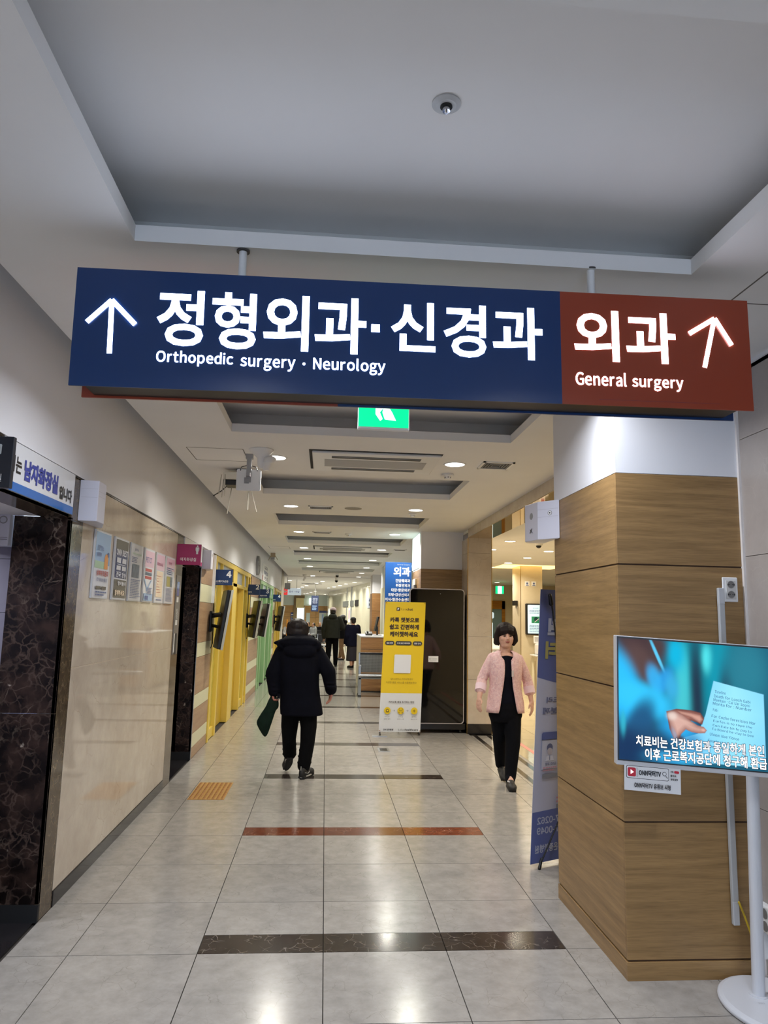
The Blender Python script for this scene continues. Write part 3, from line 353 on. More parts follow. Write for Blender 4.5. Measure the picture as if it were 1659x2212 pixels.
    '.F7m.F7m/R1W/R1W1h041h04/R!036t0366/E4?-G2q*k2++@0z-X1Z/S2h0r4@282h431[6I0z6z2+4D2q2E4@1X661X6t 수036X035e/D3c-B21*`1?+903-T0p/S2+0u3g2=2+4;0p6W03701?4M222J3e1[5e1[6X!)z.Q)z-B03-B03'
    '&k1U&k1U-B7m-B7m.Q 술037(036O/E4i-E3O*e2l+61f-R2>/Q3A0r4j2:3A492>6W1f7(2l4H3O2H4i1Z6O1Z7(!+`)*+`&z6O&z6O)*-()*-(*X6&*X6&.-1W.-1W/Y7m/Y7m0f)z0f)z/Y03/Y03.-+].-+]-#4_-#4_+[+`+[ 쉽,D-V,'
    'D(#6K(#6K-V5(-V5(+w-h+w-h-V!-h*n5(*n5()1-h)1!5&7.5&.@6K.@6K7.!*3/<.U/B.U-0/x-0/x/H4-/o4$0q.n0N){0I!.F6h.F6#-u4N,Z3:*_2L+=1E,x2$.:2{/.470#3*1>242w1Z3T2a1Y3G0?4T/n6#/n6h 스)z+&)z)q7q)'
    'q7q+&!0-6*0-4t/:2J-30P*S/K+3.<-L/2/L0`0o2a2:0_49/16R.<73/K4R0P2I2J1W4t1W6* 시5-705-&i6Q&i6Q70!.#5m.#3*-J07+z-i)r,1*f*{,I,5-i-z.e0./`.+1$,J2^+=3O,G1J-z/z0A/H3*/H5m 식,=-0,=+{5.+{5.&k6'
    'R&k6R-0!5.705.-u6R-u6R70!-x6H-x4u-M2e,/0s*-/_*l.S,M/M-j0k.`2L/X0u0s/`2Q.l36/w151,/q2m/E4u/E6H 신5.7.5.+r6R+r6R7.!,`,u,`(07#(07#)=.+)=.+,u!-x6<-x4e-M2J,00P*./6*q.+,O/(-j0J.`21/V0T0p/'
    ';2L.E34/O140c/p2S/E4e/E6< 실5.705./66Q/66Q70!,_)-,_&z7(&z7()-.$)-.$*e6R*e6R.I,Y.I,Y-?50-?50+k,_+k!-x6b-x5R-L3G,,1[**0L*i/B,K08-h1R.`30/X1]0t0K2T/[390e181n/q3P/E5R/E6b 아.&5x,&5=*a3K*'
    '40Y*a-h,&+u.&+:0&+u1F-h1r0Y1F3K0&5=!.&4b/B44072h0T0Y07.J/B-$.&,P,e-$+o.J+R0Y+o2h,e44!4B704B&k5g&k5g/n8:/n8:1$5g1$5g70 안.96(,45V*h49*82<*h0?,4.{.9.O0=.{1c0?292<1c490=5V!.94n/X4P0S3Y'
    '0r2<0S0x/X0).9/e,t0)+y0x+Y2<+y3Y,t4P!4L704L+o5q+o5q1?8.1?8.2N5q2N5q70!,@-#,@(06T(06T)=-c)=-c-# 알.66W,260*g4x*833*g1G,205.6/h09051]1G21331]4y0960!.65I/S500L4B0k330L1|/S15.60t,q15+x1'
    '|+Y33+x4B,q50!4L704L/B5q/B5q2_8.2_8.3n5q3n5q70!,3)/,3(#6H(#6H)/-S)/-S*o5q*o5q.Y,0.Y,0-O4N-O4N+t,3+t 약+t-?+t,14L,14L&k5q&k5q-?!.967,35g*h4N*82X*h0b,3/J.9.z0?/I1d0b292X1d4N0?5g!.95$/'
    'Y4c0S3q0r2X0S1?/Y0L.901,s0L+y1?+Y2X+y3q,s4c!4L704L.&5q.&5q0B8,0B8,1R5q1R5q3[8,3[8,4k5q4k5q70 양.967,35h*h4O*82Z*h0e,3/L.9/#0?/L1d0d292Z1d4O0?5h!.95&/Y4d0S3q0r2Z0S1B/Y0O.904,s0O+y1B+'
    'Y2Z+y3q,s4d!0{-V.=-8,T,9+w*b,T)1.=(30{&n3_(35F)16#*b5F,93_-8!0{,J2w,844+]4[*b44)g2w)30{(z/%)3-h)g-@*b-h+]/%,8!4L704L.(5q.(5q0H8,0H8,1W5q1W5q3a8,3a8,4p5q4p5q70 어.(4b/C44082h0T0Y08.J'
    '/C-$.(,P,h-$+s.J+V0Y+s2h,h44!5470541=1o1=193i/u5E.(5x,*5=*e3K*80Y*e-h,*+u.(+:/y+p1<-T1o01540154&i6W&i6W70 에5^705^&k7#&k7#70!-G4T.M4(/12_/F0R/1.D.M,{-G,O,E,{+b.D+L0R+b2_,E4(!-G5p+a5'
    '5*U3C*10R*U-`+a+n-G+3/*+h05-I0`0$2X0$2X(V3w(V3w6m2X6m2X130`13033`/(5= 여.(4b/C44082h0T0Y08.J/C-$.(,P,h-$+s.J+V0Y+s2h,h44!1^2U542U54.q1b.q1q0Y!5470543d1:3d0K4v/C5a.(5x,*5=*e3K*80Y*e-'
    'h,*+u.(+:/I+T0S,E1C-c54-c54&i6W&i6W70 예5^705^&k7#&k7#70!-G4T.M4(/22`/H0R/2.D.M,{-G,O,D,{+a.D+J0R+a2_,D4(!2[2<2[.h0U.h0b0R0U2<!-G5p+a55*U3C*10R*U-`+a+m-G+3.Y+L/V,<0:-X2[-X2[(V3z(V3z'
    '6m2[6m2[3I0<3I/W4f.Z5U 오0r5#3)4]4T3]5-2.4T0W3)/W0r/7.d/W-80W,`2.-83].d4]!)z*w)z)h7q)h7q*w1W*w1W..4..g5n0.6L2.653M5J4W495I2c5y0r60/*5x-S5I,C4W+X3M+@2.+x0.-^.g04..04*w 온0r5T2{5?4B4^4'
    'n3[4B2X2{1w0r1c.j1w-I2X,w3[-I4^.j5?!0r6a.%6?,25;+O3[,*2*-a1&040V04.{)z.{)z-n7m-n7m.{1X.{1X0V4,1&5b2*6<3[5Y5;3f6?!+f,V+f(06<(06<)=-1)=-1,V 와.S4w/v4[0q3j172R0q1;/v0I.S0.-10I,51<+o2R,'
    '53j-14[!*#+..S+43N+b3E,f/:,F/:.{0|/X220l2X2R2)4H0[5`.S60,J5`+#4H*M2R*t0l,+/X-o.{-o,B)i,=!4B704B&k5e&k5e/[83/[830l5e0l5e70 외.w4u0B4Z1?3j1_2R1?1<0B0K.w00-R0K,U1<,62R,U3j-R4Z!5(705(&i'
    '6L&i6L70!*8+..w+643+i4(,l/[,F/[.{1H/X2Y0l3&2R2P4H1)5`.w60,k5`+B4H*l2R+:0l,J/X.7.{.7,B*(,= 요0r5(3*4b4U3d5-274U0e3*/f0r/F.b/g-70e,`27-73d.b4b!0r63/)5|-R5M,B4]+X3T+@27+V0x,</r-E/*-E*w'
    ')z*w)z)h7q)h7q*w4K*w4K/+5R/s670x6L27653T5J4]4:5M2c5|!.h*w.h.S0r.=3&.S3&*w 용0r-:.),x,:,%+[*U,:)).)(00r&n3b(15O)*6.*U5O,%3b,w!0r,32w+{4:+I4d*U4:)_2w)-0r(u.m)--Q)_-(*U-Q+I.m+{!0r5g2|5'
    'S4C4x4n4#4C3)2|2L0r2:.i2L-H3),w4#-H4x.i5S!0r6p.#6Q,15S+O4#+c3(,B2=-E1c-E/U)z/U)z.I7m.I7m/U4F/U4F1c5H2=6(3(6<4#5Z5S3g6Q!.i/U.i1B0r133#1B3#/U 원.q6Q,s63+W59+-3n+W2I,s1P.q130n1O212I2[3'
    'n21590n63!.q5L0/5:0{4b1=3n0{2{0/2I.q27-X2I,e2{,I3n,e4b-X5:!**.r.?.x.?,#/c,#/c/&3q/N3h0O._0.)r0&!1{.*1{-(5--(5-+M6Q+M6Q7.5-7.5-.*!,(,Y,((06s(06s)=-L)=-L,Y 위.z6H,x6$+V4u+*3:+V1Y,x0P.'
    'z0-1#0P2E1Y2r3:2E4u1#6$!.z5:0?5#164>1T3:16270?1R.z1<-^1R,g27,I3:,g4>-^5#!507.50&k6R&k6R7.!*.-[.C-c.C(;/h(;/h-k1y-|40.@4&/E.j.t)w.l 유0q6R.)6.,44y+P33,41G.)0:0q/o3a0:5U1G69335U4y3a6.'
    '!0q5F2w5.4>4C4k334>2$2w1:0q0{.l1:-K2$,x33-K4C.l5.!)x.H)x-:-R-:-R&k.z&k.z-:2k-:2k&k47&k47-:7p-:7p.H 으0r62/+5y-U5G,D4Q+X3B+@1w+X0P,D/A-U.K/+-s0r-b2a-s47.K5H/A640P6L1w643B5H4Q475G2a5y'
    '!0r5$3)4[4T3T5-1w4T0?3)/90r.o.d/9-70?,_1w-73T.d4[!)z+#)z)n7q)n7q+# 음0r6k.$6L,15L+O3s,12A.$1B0r1#3g1B5Z2A6<3s5Z5L3g6L!0r5a2{5M4B4p4n3s4B2w2{2A0r2..i2A-H2w,w3s-H4p.i5M!+_-(+_&|6.&|6.'
    '-(!4g+u4g)1-&)1-&+u!)z/b)z.T7m.T7m/b 응)z/`)z.T7m.T7m/`!0r-;.),y,:,%+[*S,:)(.)(.0r&k3b(.5O)(6.*S5O,%3b,y!0r,42w+|4:+J4d*S4:)^2w)+0r(s.m),-Q)^-(*S-Q+J.m+|!0r6g.$6F,15F+O3n,12;.$1;0r0'
    'u3g1;5Y2;6<3n5Y5F3g6G!0r5[2{5H4B4k4n3n4B2q2{2:0r2&.i2:-H2q,w3n-H4k.i5I 의.w6%,k5U+B4>*l2H+B0R,k/:.w.k1)/:2P0R3&2H2P4>1)5U!.w4k0B4O1?3_1_2H1?110B0@.w0$-R0@,U11,62H,U3_-R4O!5(705(&i6L'
    '&i6L70!*8+0.w+843+l4(,o.o,F*(,@ 이5-705-&i6Q&i6Q70!.I5y,G5=+%3K*R0Z+%-h,G+u.I+:0J+u1k-h2?0Z1k3K0J5=!.I4b/f440[2h0x0Z0[.J/f-$.I,P-,-$,6.J+r0Z,62h-,44 인5.7/5.+w6R+w6R7/!.?6(,:5V*n49*>'
    '2=*n0@,:.|.?.P0C.|1i0@2?2=1i490C5V!.?4n/^4P0W3Z0w2=0W0y/^0*.?/f,y0*,%0y+`2=,%3Z,y4P!,`-*,`(/7#(/7#)=.+)=.+-* 일.<6W,860*m4x*>33*m1G,807.</j0?071c1G27331c4x0?60!.<5H/Y5.0R4B0q330R2#/'
    'Y17.<0w,w17,$2#+`33,$4B,w5.!5.705./=6R/=6R70!,_)0,_&|7(&|7()0.$)0.$*l6R*l6R.R,Y.R,Y-G50-G50+q,_+q 임5.7/5..D6R.D6R7/!,[-S,[&|6R&|6R-S!51,G51)1.#)1.#,G!.?6@,95q*n4Z*>2e*n0q,9/Z.?/10E'
    '/Y1j0q2?2e1j4Z0E5q!.?50/_4n0X3|0w2e0X1O/_0^.?0B,x0^,$1O+`2e,$3|,x4m 입5.705..t6R.t6R70!,_.0,_&|6R&|6R.050.050,=.&,=.&.0!.&+350+350)1.&)1!.?6H,95y*n4d*>2q*n1%,9/j.?/A0E/j1j1%2?2q1j4d'
    '0E5y!.?57/_4v0X4,0w2q0X1]/_0l.?0P,x0l,$1]+`2q,$4,,x4v 자*:5U*:4F-f4F-f2L-4/n+e-N)c+q*S*f,2+y-Q-c.L/l/E-q0a,:2<+.3*,91*-j/_/|/02L/04F2R4F2R5U!4B704B&k5g&k5g/h8:/h8:0x5g0x5g70 장0{-M.<'
    '-0,T,3+w*_,T)0.<(30{&n3`(25F)06#*_5F,33`-0!0{,C2w,144+V4[*_44)e2w)10{(x/%)1-h)e-@*_-h+V/%,1!*@6#*@4p-f4p-f49-;21+v0I)t/<*Y.1,=/&-X0?.M1u/B0Q0X/F24.Z2o/d0t0i/Z2C/14:/14p2R4p2R6#!4L7'
    '04L-t5q-t5q2*8.2*8.395q395q70 전537/532t2+2t2+1f531f53+r6W+r6W7/!,k,r,k(/7#(/7#)=.4)=.4,r!*L5s*L4e-q4e-q3{-D1s,%00*$.z*f-n,G.f-c0&.X1_/M050d/$2=.43#/?1(0I/g2*/=3{/=4e2^4e2^5s 절53705'
    '33c213c212W532W53/76U/76U70!*J6B*J54-o54-o4k-C2s,#1:*$00*c/&,C/r-_1-.U2[/J1;0b022=/F2x0P1%1R/e3%/:4j/:542[542[6B!,e)+,e&z70&z70)+..)+..*h6U*h6U.L,b.L,b-@53-@53+n,e+n 접,h.*,h&|6U&|6'
    'U.*53.*53,4.1,4.1.*!.1+*53+*53)1.1)1!5370533I203I202:532:53.k6U.k6U70!*L67*L5*-q5*-q4`-D2X,%0o*$/_*f.T,G/K-c0g.X2E/M0u0d/e2=.t3#0#1(1//g2h/=4`/=5*2^5*2^67 정1R-R.k-4-&,6,I*_-&)/.k(1'
    '1R&l4;(16$)/6[*_6$,64;-4!1R,I3Q,74j+Z59*_4j)d3Q).1R(u/S)/.;)d-l*_.;+Z/S,7!537053312131211{531{53.#6W.#6W70!*L6%*L4q-q4q-q4B-E28,%0L*$/:*f.0,G/)-d0E.Y2$/N0V0d/F2=.U3#/`1(0k/g2J/=4C/'
    '=4q2^4q2^6% 종0r-..),l,:+u+[*M,:)&.)(00r&n3c(05O)&6.*M5O+u3c,l!0r,$2x+n4:+?4d*M4:)Z2x),0r(u.l),-P)Z-(*M-P+?.l+n!)z/Q)z.C7m.C7m/Q1W/Q1W1`041`04/Q!+96I+95=/{5=/23h-:2[*e2&+90u-^1N/Z2S'
    '0r4$222S401N6T0u7(2&4R2]2Z3i1k5=6U5=6U6I 좋0r+h.E+R,m*p,=)f,m(Z.E&w0r&c3F&w4y(Z5O)f4y*p3F+S!0r*i2Y*_3a*@4()f3a)12Y(k0r(`/2(k.+)2-c)f.+*@/2*_!)x0i)x/[7p/[7p0i1W0i1W2W042W040i!+96_+95'
    'U/z5U/.45-535*b2d+11^-Y20/Z3,0t4N233,44206[1^7+2d4V352_441l5U6U5U6U6_!04/&04-Y+:-Y+:,P6R,P6R-Y1X-Y1X/& 주+;63+;5)0-5)0-4z/@3+-C1Z*i0l+@/b-Z0E/U1V0r36271V430E6N/b7#0l4I1Z2L3+1`4z1`5)'
    '6O5)6O63!)z.H)z-:03-:03&l1U&l1U-:7m-:7m.H 지5-705-&k6Q&k6Q70!*L5U*L4F.$4F.$2L-L/l+|-L)z+q*i*f,I+x-k-a.f/k/c-n1+,82f+.3R,91M-c0#/u/K2L/K4F3$4F3$5U 진5.7/5.+t6R+t6R7/!*S5q*S4d.(4d.(3s-'
    'U1l,50**3.t*t-k,V.a-t/y.k1U/b0,1#.u2[.-3B/61A0=/z1u/N3s/N4d2w4d2w5q!,`,x,`(/7#(/7#)=.+)=.+,x 차-`6p-`4N*84N*83B-b3B-b23-4/X+m-E)l+o*Y*h,7+s-Q-P.H/M/;-]0O,/2$+(2l,.0q-[/T/g/*23/*3B2N'
    '3B2N4N/+4N/+6p!4B704B&k5g&k5g/_8:/_8:0o5g0o5g70 창0{-C.<-&,S,,+w*X,S)-.<(30{&o3a(35G)-6#*X5G,,3a-%!0{,:2w,)44+P4[*X44)b2w)/0{(w/$)/-h)a-@*X-h+P/$,)!-k76-k5<*F5<*F40-k40-k3n-?1r+{0<)'
    '{/7*`..,@.w-[0/.P1^/G0?0`/92<.P2w/[0y0Y/_2)/43n/4402W402W5</65</676!4L704L-f5q-f5q2#8.2#8.335q335q70 채--6W--4=*54=*53.--3.--2I,c/v+X-a)n,(*_*{,%,/-*-`-i/Q.Q-k/U,D0u+@1e,D/y-t.n0%.K'
    '2I.K3.1@3.1@4=.K4=.K6W!2B6m2B(V3a(V3a/h5a/h5a&k7&&k7&705a705a0x3a0x3a6m 챗-16t-15-*F5-*F3z-13z-13w,j2*+f0K*+/=*i.8,//+-20:-q1_.V0F/X/A0u.V1W/^/v0c.q26.O3w.O3z163z165-.O5-.O6t!2<6p2<'
    '.+3Z.+3Z2(5T2(5T,h6s,h6s7/5T7/5T373Z373Z6p!1+-F1+-&0B+3.L)g+u(y,I&p.[(P0O)Y1i+.3*)Y4x(P71&p7_(y5/)g39+42O-&2O-F 척,A-#,A+n53+n53&i6W&i6W-#!5370532^2*2^2*1N531N53-k6W-k6W70!-k76-k5<*'
    'F5<*F40-k40-k3h-?1i+{00*#/(*b-x,A.j-[0#.P1R/I0.0d.|2C.73#/A1$0C/`1t/43h/4402W402W5</65</676 청1R-K.k-.-&,2,I*]-&)..k(21R&n4;(26$)/6[*]6$,24;--!1R,B3R,04k+U59*]4k)d3R)01R(w/S)0.;)e-l'
    '*].;+U/S,0!-k76-k5=*F5=*F41-k41-k3q-?1t+{0<*#/4*`.+,A.u-]0/.R1_/I0>0e/72E.O3&/X1&0V/a2)/43q/4412W412W5=/65=/676!5370532h2-2h2-1Z531Z53-o6W-o6W70 초06.D06*t)z*t)z)e7q)e7q*t1X*t1X.D!0'
    '66m064d+:4d+:3U043U/I1I-M/n*e.x+;-o-Z.S/U/e0t1F29/e45.S6R-o7*.x4A/n2D1I1Z3U6T3U6T4d1X4d1X6m 추)z-q)z,b04,b04&i1W&i1W,b7m,b7m-q!04700459+>59+>4-044-/H2@-K0v*n01+A/&-Z/^/T0e0t27280f41'
    '/^6I/&6w014@0v2D2@1X4-6N4-6N591W591W70 췌5X705X&k6w&k6w70!-16p-15?*C5?*C46-146,c2i+Y1W)x0l*Y/e,$0E--1>-o2L/(0{0w0#1W1*/|1k.w2s.P461946195?.O5?.O6p!/u,k/u+`2d+`2d(V4&(V4&6k2d6k2d,k!)'
    't-i-1-o-1(w.O(w.O-u1r.@1i/A-Z.|)e.w 치5-705-&k6Q&k6Q70!.66p.64N*_4N*_3B.73B.723-b/V,=-C*:+o+&*h,a+r.$-P.w/O/r-Z17,,2o+&3[,.1V-U00/a/Y23/Y3B3-3B3-4N/Y4N/Y6p 카*x5T*x4F0K4F0=3%/{1e*31@'
    '*F0+/S0V.C.],V,u*-+G*r*@-d,-/c.30{0L1^2w1o5T!4B704B&l5g&l5g/f84/f840u5g0u5g70 캐296h29(U3U(U3U/j5[/j5[&k6|&k6|705[705[0w3U0w3U6h!*n5=*n40/@40.x1i**1L*;09.V0a-X.w,.-C**+z*r*x-<,[.w.T'
    '0#0_0T2v0c5= 캔246n24,-3R,-3R175T175T+X6s+X6s7/5T7/5T2F3R2F3R6n!,o,{,o(/7C(/7C)=.:)=.:,{!*k5m*k4_/C4_/#2x*+2[*>1K.S1t-Q0Q,)/?*..>*k-=-).P.e/|/r1d0S3_0f5m 케5^705^&k6|&k6|70!2L6e2L1+0'
    '*1+0R320_5@*i5@*i43/=43.t1h*&1K*807.P0]-S.v,*-C*(+{*o*{,{,K.T../[/w2L/w2L(V3j(V3j6e 코+[5^+[4O4h4O4h444e1x+41U+G0B4_0r4.-95Q-+6*1.6044605^!/C/$/C+()z+()z)r7m)r7m+(0f+(0f/$ 클){0q){/e'
    '7k/e7k0q5d0q6%3<6*596*6H+e6H+e5<4a5<4a594_3m+C3R+S2H4X2l4?0q!+[).+[&|6d&|6d).-$).-$*c63*c63.=+X.=+X-44j-44j+h+[+h 터2$1C2$06540654&i6W&i6W705470541C!*`5e*`+L+n+L/X+U2n+w2a-+/[,d,*,['
    ',*0=1+0=1+1I,*1I,*4W1h4W1h5e 톡+P,D+P+84Z+84Z&k6$&k6$,D!+i6e+i0N030N03.q)x.q)x-e7m-e7m.q1W.q1W0N640N641W-41W-43-5b3-5b44-444-45Z6-5Z6-6e 튜)x-r)x,c-U,c-U&k.z&k.z,c2n,c2n&k49&k49,c7p,'
    'c7p-r!+l6I+l/L6=/L6=0X-40X-42K5h2K5h3U-43U-45=6.5=6.6I 트)z*x)z)i7q)i7q*x!+f5m+f-e6<-e6<.q-3.q-31<5j1<5j2H-32H-34_6.4_6.5m 특)x/&)x-t7m-t7m/&!+P,I+P+=4Z+=4Z&k6$&k6$,I!+i6e+i0N640N641'
    'W-41W-43-5b3-5b44-444-45Z6-5Z6-6e 파)x+X.R+a3N,33F-61&,{1&4B2b4B2b5O*15O*14B+k4B+k,k)i,i!-34B/`4B/`,t-3,l!4B704B&k5g&k5g/n8:/n8:1#5g1#5g70 편2Z1?2Z00530053+e6W+e6W70537053472Z472Z3*5'
    '33*531?!*3.&.J..3&.T2z/X0z/G0z4f2O4f2O5t*I5t*I4f+w4f+w/9*#/7!-?4f/Y4f/Y/@-?/:!,h,_,h(/6|(/6|)=.3)=.3,_ 플)z0?)z/37m/37m0?!+>2_+>1W6K1W6K2_442_445W6O5W6O6_+:6_+:5W-U5W-U2_!.z5W2i5W2i'
    '2_.z2_!+`)(+`&z6O&z6O)(-()(-(*L6&*L6&-n+]-n+],i4_,i4_+M+`+M 하.M2<,S1m+70W*e.f+7,t,S+`.M+70G+`1d,t26.f1d0W0G1m!.M1-/c0k0T/z0q.f0T-Q/c,a.M,F-8,b,E-Q,*.f,E/z-80k!4C704C&k5g&k5g/_8:/_8'
    ':0n5g0n5g70!-f6x-f4`)r4`)r3R2u3R2u4`/14`/16x 한.R3=,X2w+?1w*o0I+?.v,X-w.R-V0J-w1d.v240I1d1w0J2w!.R24/f1z0U1C0o0I0U/P/f.s.R.`-?.s,O/P,60I,O1C-?1z!4L7/4L+[5q+[5q0u8.0u8.2+5q2+5q7/!-n7'
    '/-n5:*#5:*#4.3(4.3(5:/95:/97/!,@,S,@(/6T(/6T)=-c)=-c,S 함,9-&,9&|5q&|5q-&!4N+t4N)1-Y)1-Y+t!.R3Z,X3;+?2@*o0r+?/J,X.O.R.10K.O1d/J240r1d2@0K3;!.R2R/f2@0U1g0o0r0U/|/f/I.R/7-?/I,O/|,60r,'
    'O1g-?2@!4L704L-t5q-t5q1r8.1r8.3*5q3*5q70!-n7:-n5Q*#5Q*#4E3(4E3(5Q/95Q/97: 합,7-S,7&|5q&|5q-S4L-S4L+w-Y+w-Y-S!-Y*n4L*n4L)0-Y)0!.R3c,X3E+?2L*o1&+?/Y,X.`.R.B0K.`1d/Y241&1d2K0K3E!.R2^/f'
    '2K0U1r0o1&0U02/f/Y.R/G-?/Y,O03,61&,O1r-?2K!4L704L.75q.75q2&8.2&8.375q375q70!-n7<-n5U*#5U*#4I3(4I3(5U/95U/97< 항1(-0.E,m,_+u,(*M,_)(.E(11(&n3d(05J)(6&*M5J+u3d,m!1(,&2{+p46+@4^*M46)[2'
    '{),1((u/.),-r)[-J*M-r+@/.+p!.R3Q,X33+?28*o0k+?/D,X.J.R.-0K.J1d/D240k1d280K33!.R2K/f290U1_0o0k0U/w/f/D.R/3-?/D,O/w,60k,O1_-?29!4L704L-:5q-:5q1b8.1b8.2r5q2r5q70!-n7:-n5H*#5H*#4=3(4=3'
    '(5H/95H/97: 해-f2B,(1s*s0_*L.o*s-%,(+j-f+B/K+j0Y-$1&.o0Y0_/K1s!-f11.k0p/Q0&/i.o/Q-^.k,n-f,S,a,o+z-^+c.o+z0&,a0p!-(6a-(4Q)w4Q)w3C1T3C1T4Q.K4Q.K6a!2?6j2?(S3[(S3[/R5X/R5X&k6w&k6w705X70'
    '5X0a3[0a3[6j 험,[-&,[&|6W&|6W-&!56+t56)1.$)1.$+t!.I3Z,W3;+B2>*r0r+B/K,W.O.I.10:.O1O/K1x0r1O2?0:3;!.I2R/U2@0A1f0Y0r0A0#/U/J.I/7-</J,P0#,70r,P1f-<2@!2[2N2[1?531?53-o6W-o6W705370532N!-'
    'e7<-e5T){5T){4F2o4F2o5T/.5T/.7< 혈.@3z,Q3]+>2f*q1C+>/{,Q/+.@.h00/+1C/{1k1C1C2f003]!.@2u/K2d05240N1C050R/K/{.@/j-6/{,L0R,41C,L24-62d!5370533h2W3h2W2^532^531&2U1&2U/u53/u53.X6U.X6U70!'
    '-]7@-]5k){5k){4b2W4b2W5k/&5k/&7@!,e)(,e&z7#&z7#)(..)(..*O6U*O6U-n,b-n,b,i53,i53+O,e+O 형.@3R,Q33+>23*q0a+>/4,Q.6.@-o00.61C/41k0a1C230033!.@2K/L27071Z0O0a07/f/L/0.@.u-5/0,L/f,40a,L1Z'
    '-527!1U-*.m,g-)+p,J*J-))%.m(01U&n4=(06()%6_*J6(+p4=,g!1U+z3P+j4g+<54*J4g)Z3P),1U(u/Y),.B)Z-t*J.B+</Y+j!5370533L2W3L2W2?532?530N2U0N2U/@53/@53-96W-96W70!-]7<-]5K){5K){4?2W4?2W5K/&5K'
    '/&7< 호0r1X2k1E4&0h4N/k4&.m2k.60r.#.y.6-d.m-=/k-d0h.y1E!046s044r*]4r*]3e7-3e7-4r1W4r1W6s!0r2d.62D,N1D+q/k,F.?-q-@04,r04*f)z*f)z)X7q)X7q*f1W*f1W,r3s-@5E.?5t/k5=1D3U2D 화.]21/n1w0[1A0u'
    '0H0[/O/n.s.].`-J.s,]/O,C0H,]1A-J1w!.]3:,g2t+O1u+&0H+F/),G..-w-[-w+x)i+t*#*c.S*k3U+B3L,D/B,#/B-[0q.-1s/(2:0H1k1u0R2t!4E704E&k5j&k5j/K83/K830[5j0[5j70!-w7--w5<*(5<*(403640365</B5</B7'
    '- 환._2x/p2j0[2?0t1W0[0p/p0F._07-M0F,b0p,I1W,b2?-M2j!4K704K+05p+05p0Z8,0Z8,1i5p1i5p70!,1+w,1(/6F(/6F)=-U)=-U+w!._3w,i3^+S2o++1W+K0J,K/]-{/:-{.-)r.&*(,t.[-$3[-V3R.V/E.3/E/:0s/^1s0K29'
    '1W1j2o0T3^!-{74-{5^*;5^*;4W3*4W3*5^/E5^/E74 후0r3C.63),O24+t0k,O/H.6.T0r.:3U.T5;/H5q0k5;253U3)!0r2=2j2.3|1Y4H0k3|0#2j/P0r/@.z/P-i0#-C0k-i1Y.z2.!0477045F*b5F*b497%497%5F1W5F1W77!)z-4'
    ')z,&04,&04&i1W&i1W,&7q,&7q-4 흡+c,{+c&|6(&|6(,{4^,{4^+[--+[--,{!--*V4^*V4^)+--)+!0r46.43z,Q3:+w2*,Q0s.4030r/w3V035:0s5n2*5:3:3V3z!0r372h3,3w2b4B2*3w1I2h1&0r0t/#1&-o1I-J2*-o2b/#3,!)z'
    '.{)z-o7m-o7m.{!047C045s*b5s*b4k7%4k7%5s1X5s1X7C'
)
_A = ''.join(chr(c) for c in range(35, 127) if chr(c) not in "\\'\"")[:88]
_AD = {c: i for i, c in enumerate(_A)}
def load_glyphs():
    for rec in GLYPHS.split(' '):
        ch, cs = rec[0], []
        for part in rec[1:].split('!'):
            n = [(_AD[part[i]] * 88 + _AD[part[i + 1]]) / 1500 - .3 for i in range(0, len(part), 2)]
            cs.append([Vector((n[i], n[i + 1], 0)) for i in range(0, len(n), 2)])
        def inside(p, c):
            r = False
            for i in range(len(c)):
                a, b = c[i - 1], c[i]
                if (a.y > p.y) != (b.y > p.y) and p.x < (b.x - a.x) * (p.y - a.y) / (b.y - a.y) + a.x: r = not r
            return r
        area = lambda c: abs(sum(c[i - 1].x * c[i].y - c[i].x * c[i - 1].y for i in range(len(c))))
        outer, holes = [], []
        for i, c in enumerate(cs):
            n = [k for k, d in enumerate(cs) if k != i and area(d) > area(c) and inside(c[0], d)]
            (holes if len(n) % 2 else outer).append((c, n))
        v, nr, f = [], [], []
        for c, n in outer:
            grp = [c] + [h for h, m in holes if any(cs[k] is c for k in m)]; k0 = len(v)
            for gi, q in enumerate(grp):
                sg = 1 if sum(q[i - 1].x * q[i].y - q[i].x * q[i - 1].y for i in range(len(q))) > 0 else -1
                if gi: sg = -sg
                m = len(q)
                for i in range(m):
                    d1 = (q[i] - q[i - 1]).normalized(); d2 = (q[(i + 1) % m] - q[i]).normalized()
                    n1 = Vector((d1.y, -d1.x, 0)); n2 = Vector((d2.y, -d2.x, 0)); w = n1 + n2
                    w = w * (1 / max(.35, w.length_squared / 2)) * sg if w.length > .1 else n1 * sg
                    v.append((q[i].x, q[i].y)); nr.append((w.x, w.y))
            for t in tessellate_polygon(grp):
                a, b, d = (v[i + k0] for i in t); t = tuple(i + k0 for i in t)
                f.append(t if (b[0] - a[0]) * (d[1] - a[1]) - (b[1] - a[1]) * (d[0] - a[0]) > 0 else t[::-1])
        xs_ = [q[0] for q in v]
        _tc[ch] = (v, f, .92 if ord(ch) > 0xAC00 else max(xs_) + min(max(min(xs_), .04), .09), nr)
load_glyphs()
def glyphs(s, bold):
    if (s, bold) in _tc: return _tc[(s, bold)]
    V = []; F = []; x = 0
    for ch in s:
        if ch not in _tc: x += .27; continue
        v, f, adv, nr = _tc[ch]; k = len(V)
        V += [(q[0] + x + bold * w[0], q[1] + bold * w[1]) for q, w in zip(v, nr)]; F += [tuple(i + k for i in g) for g in f]; x += adv
    _tc[(s, bold)] = (V, F)
    return V, F
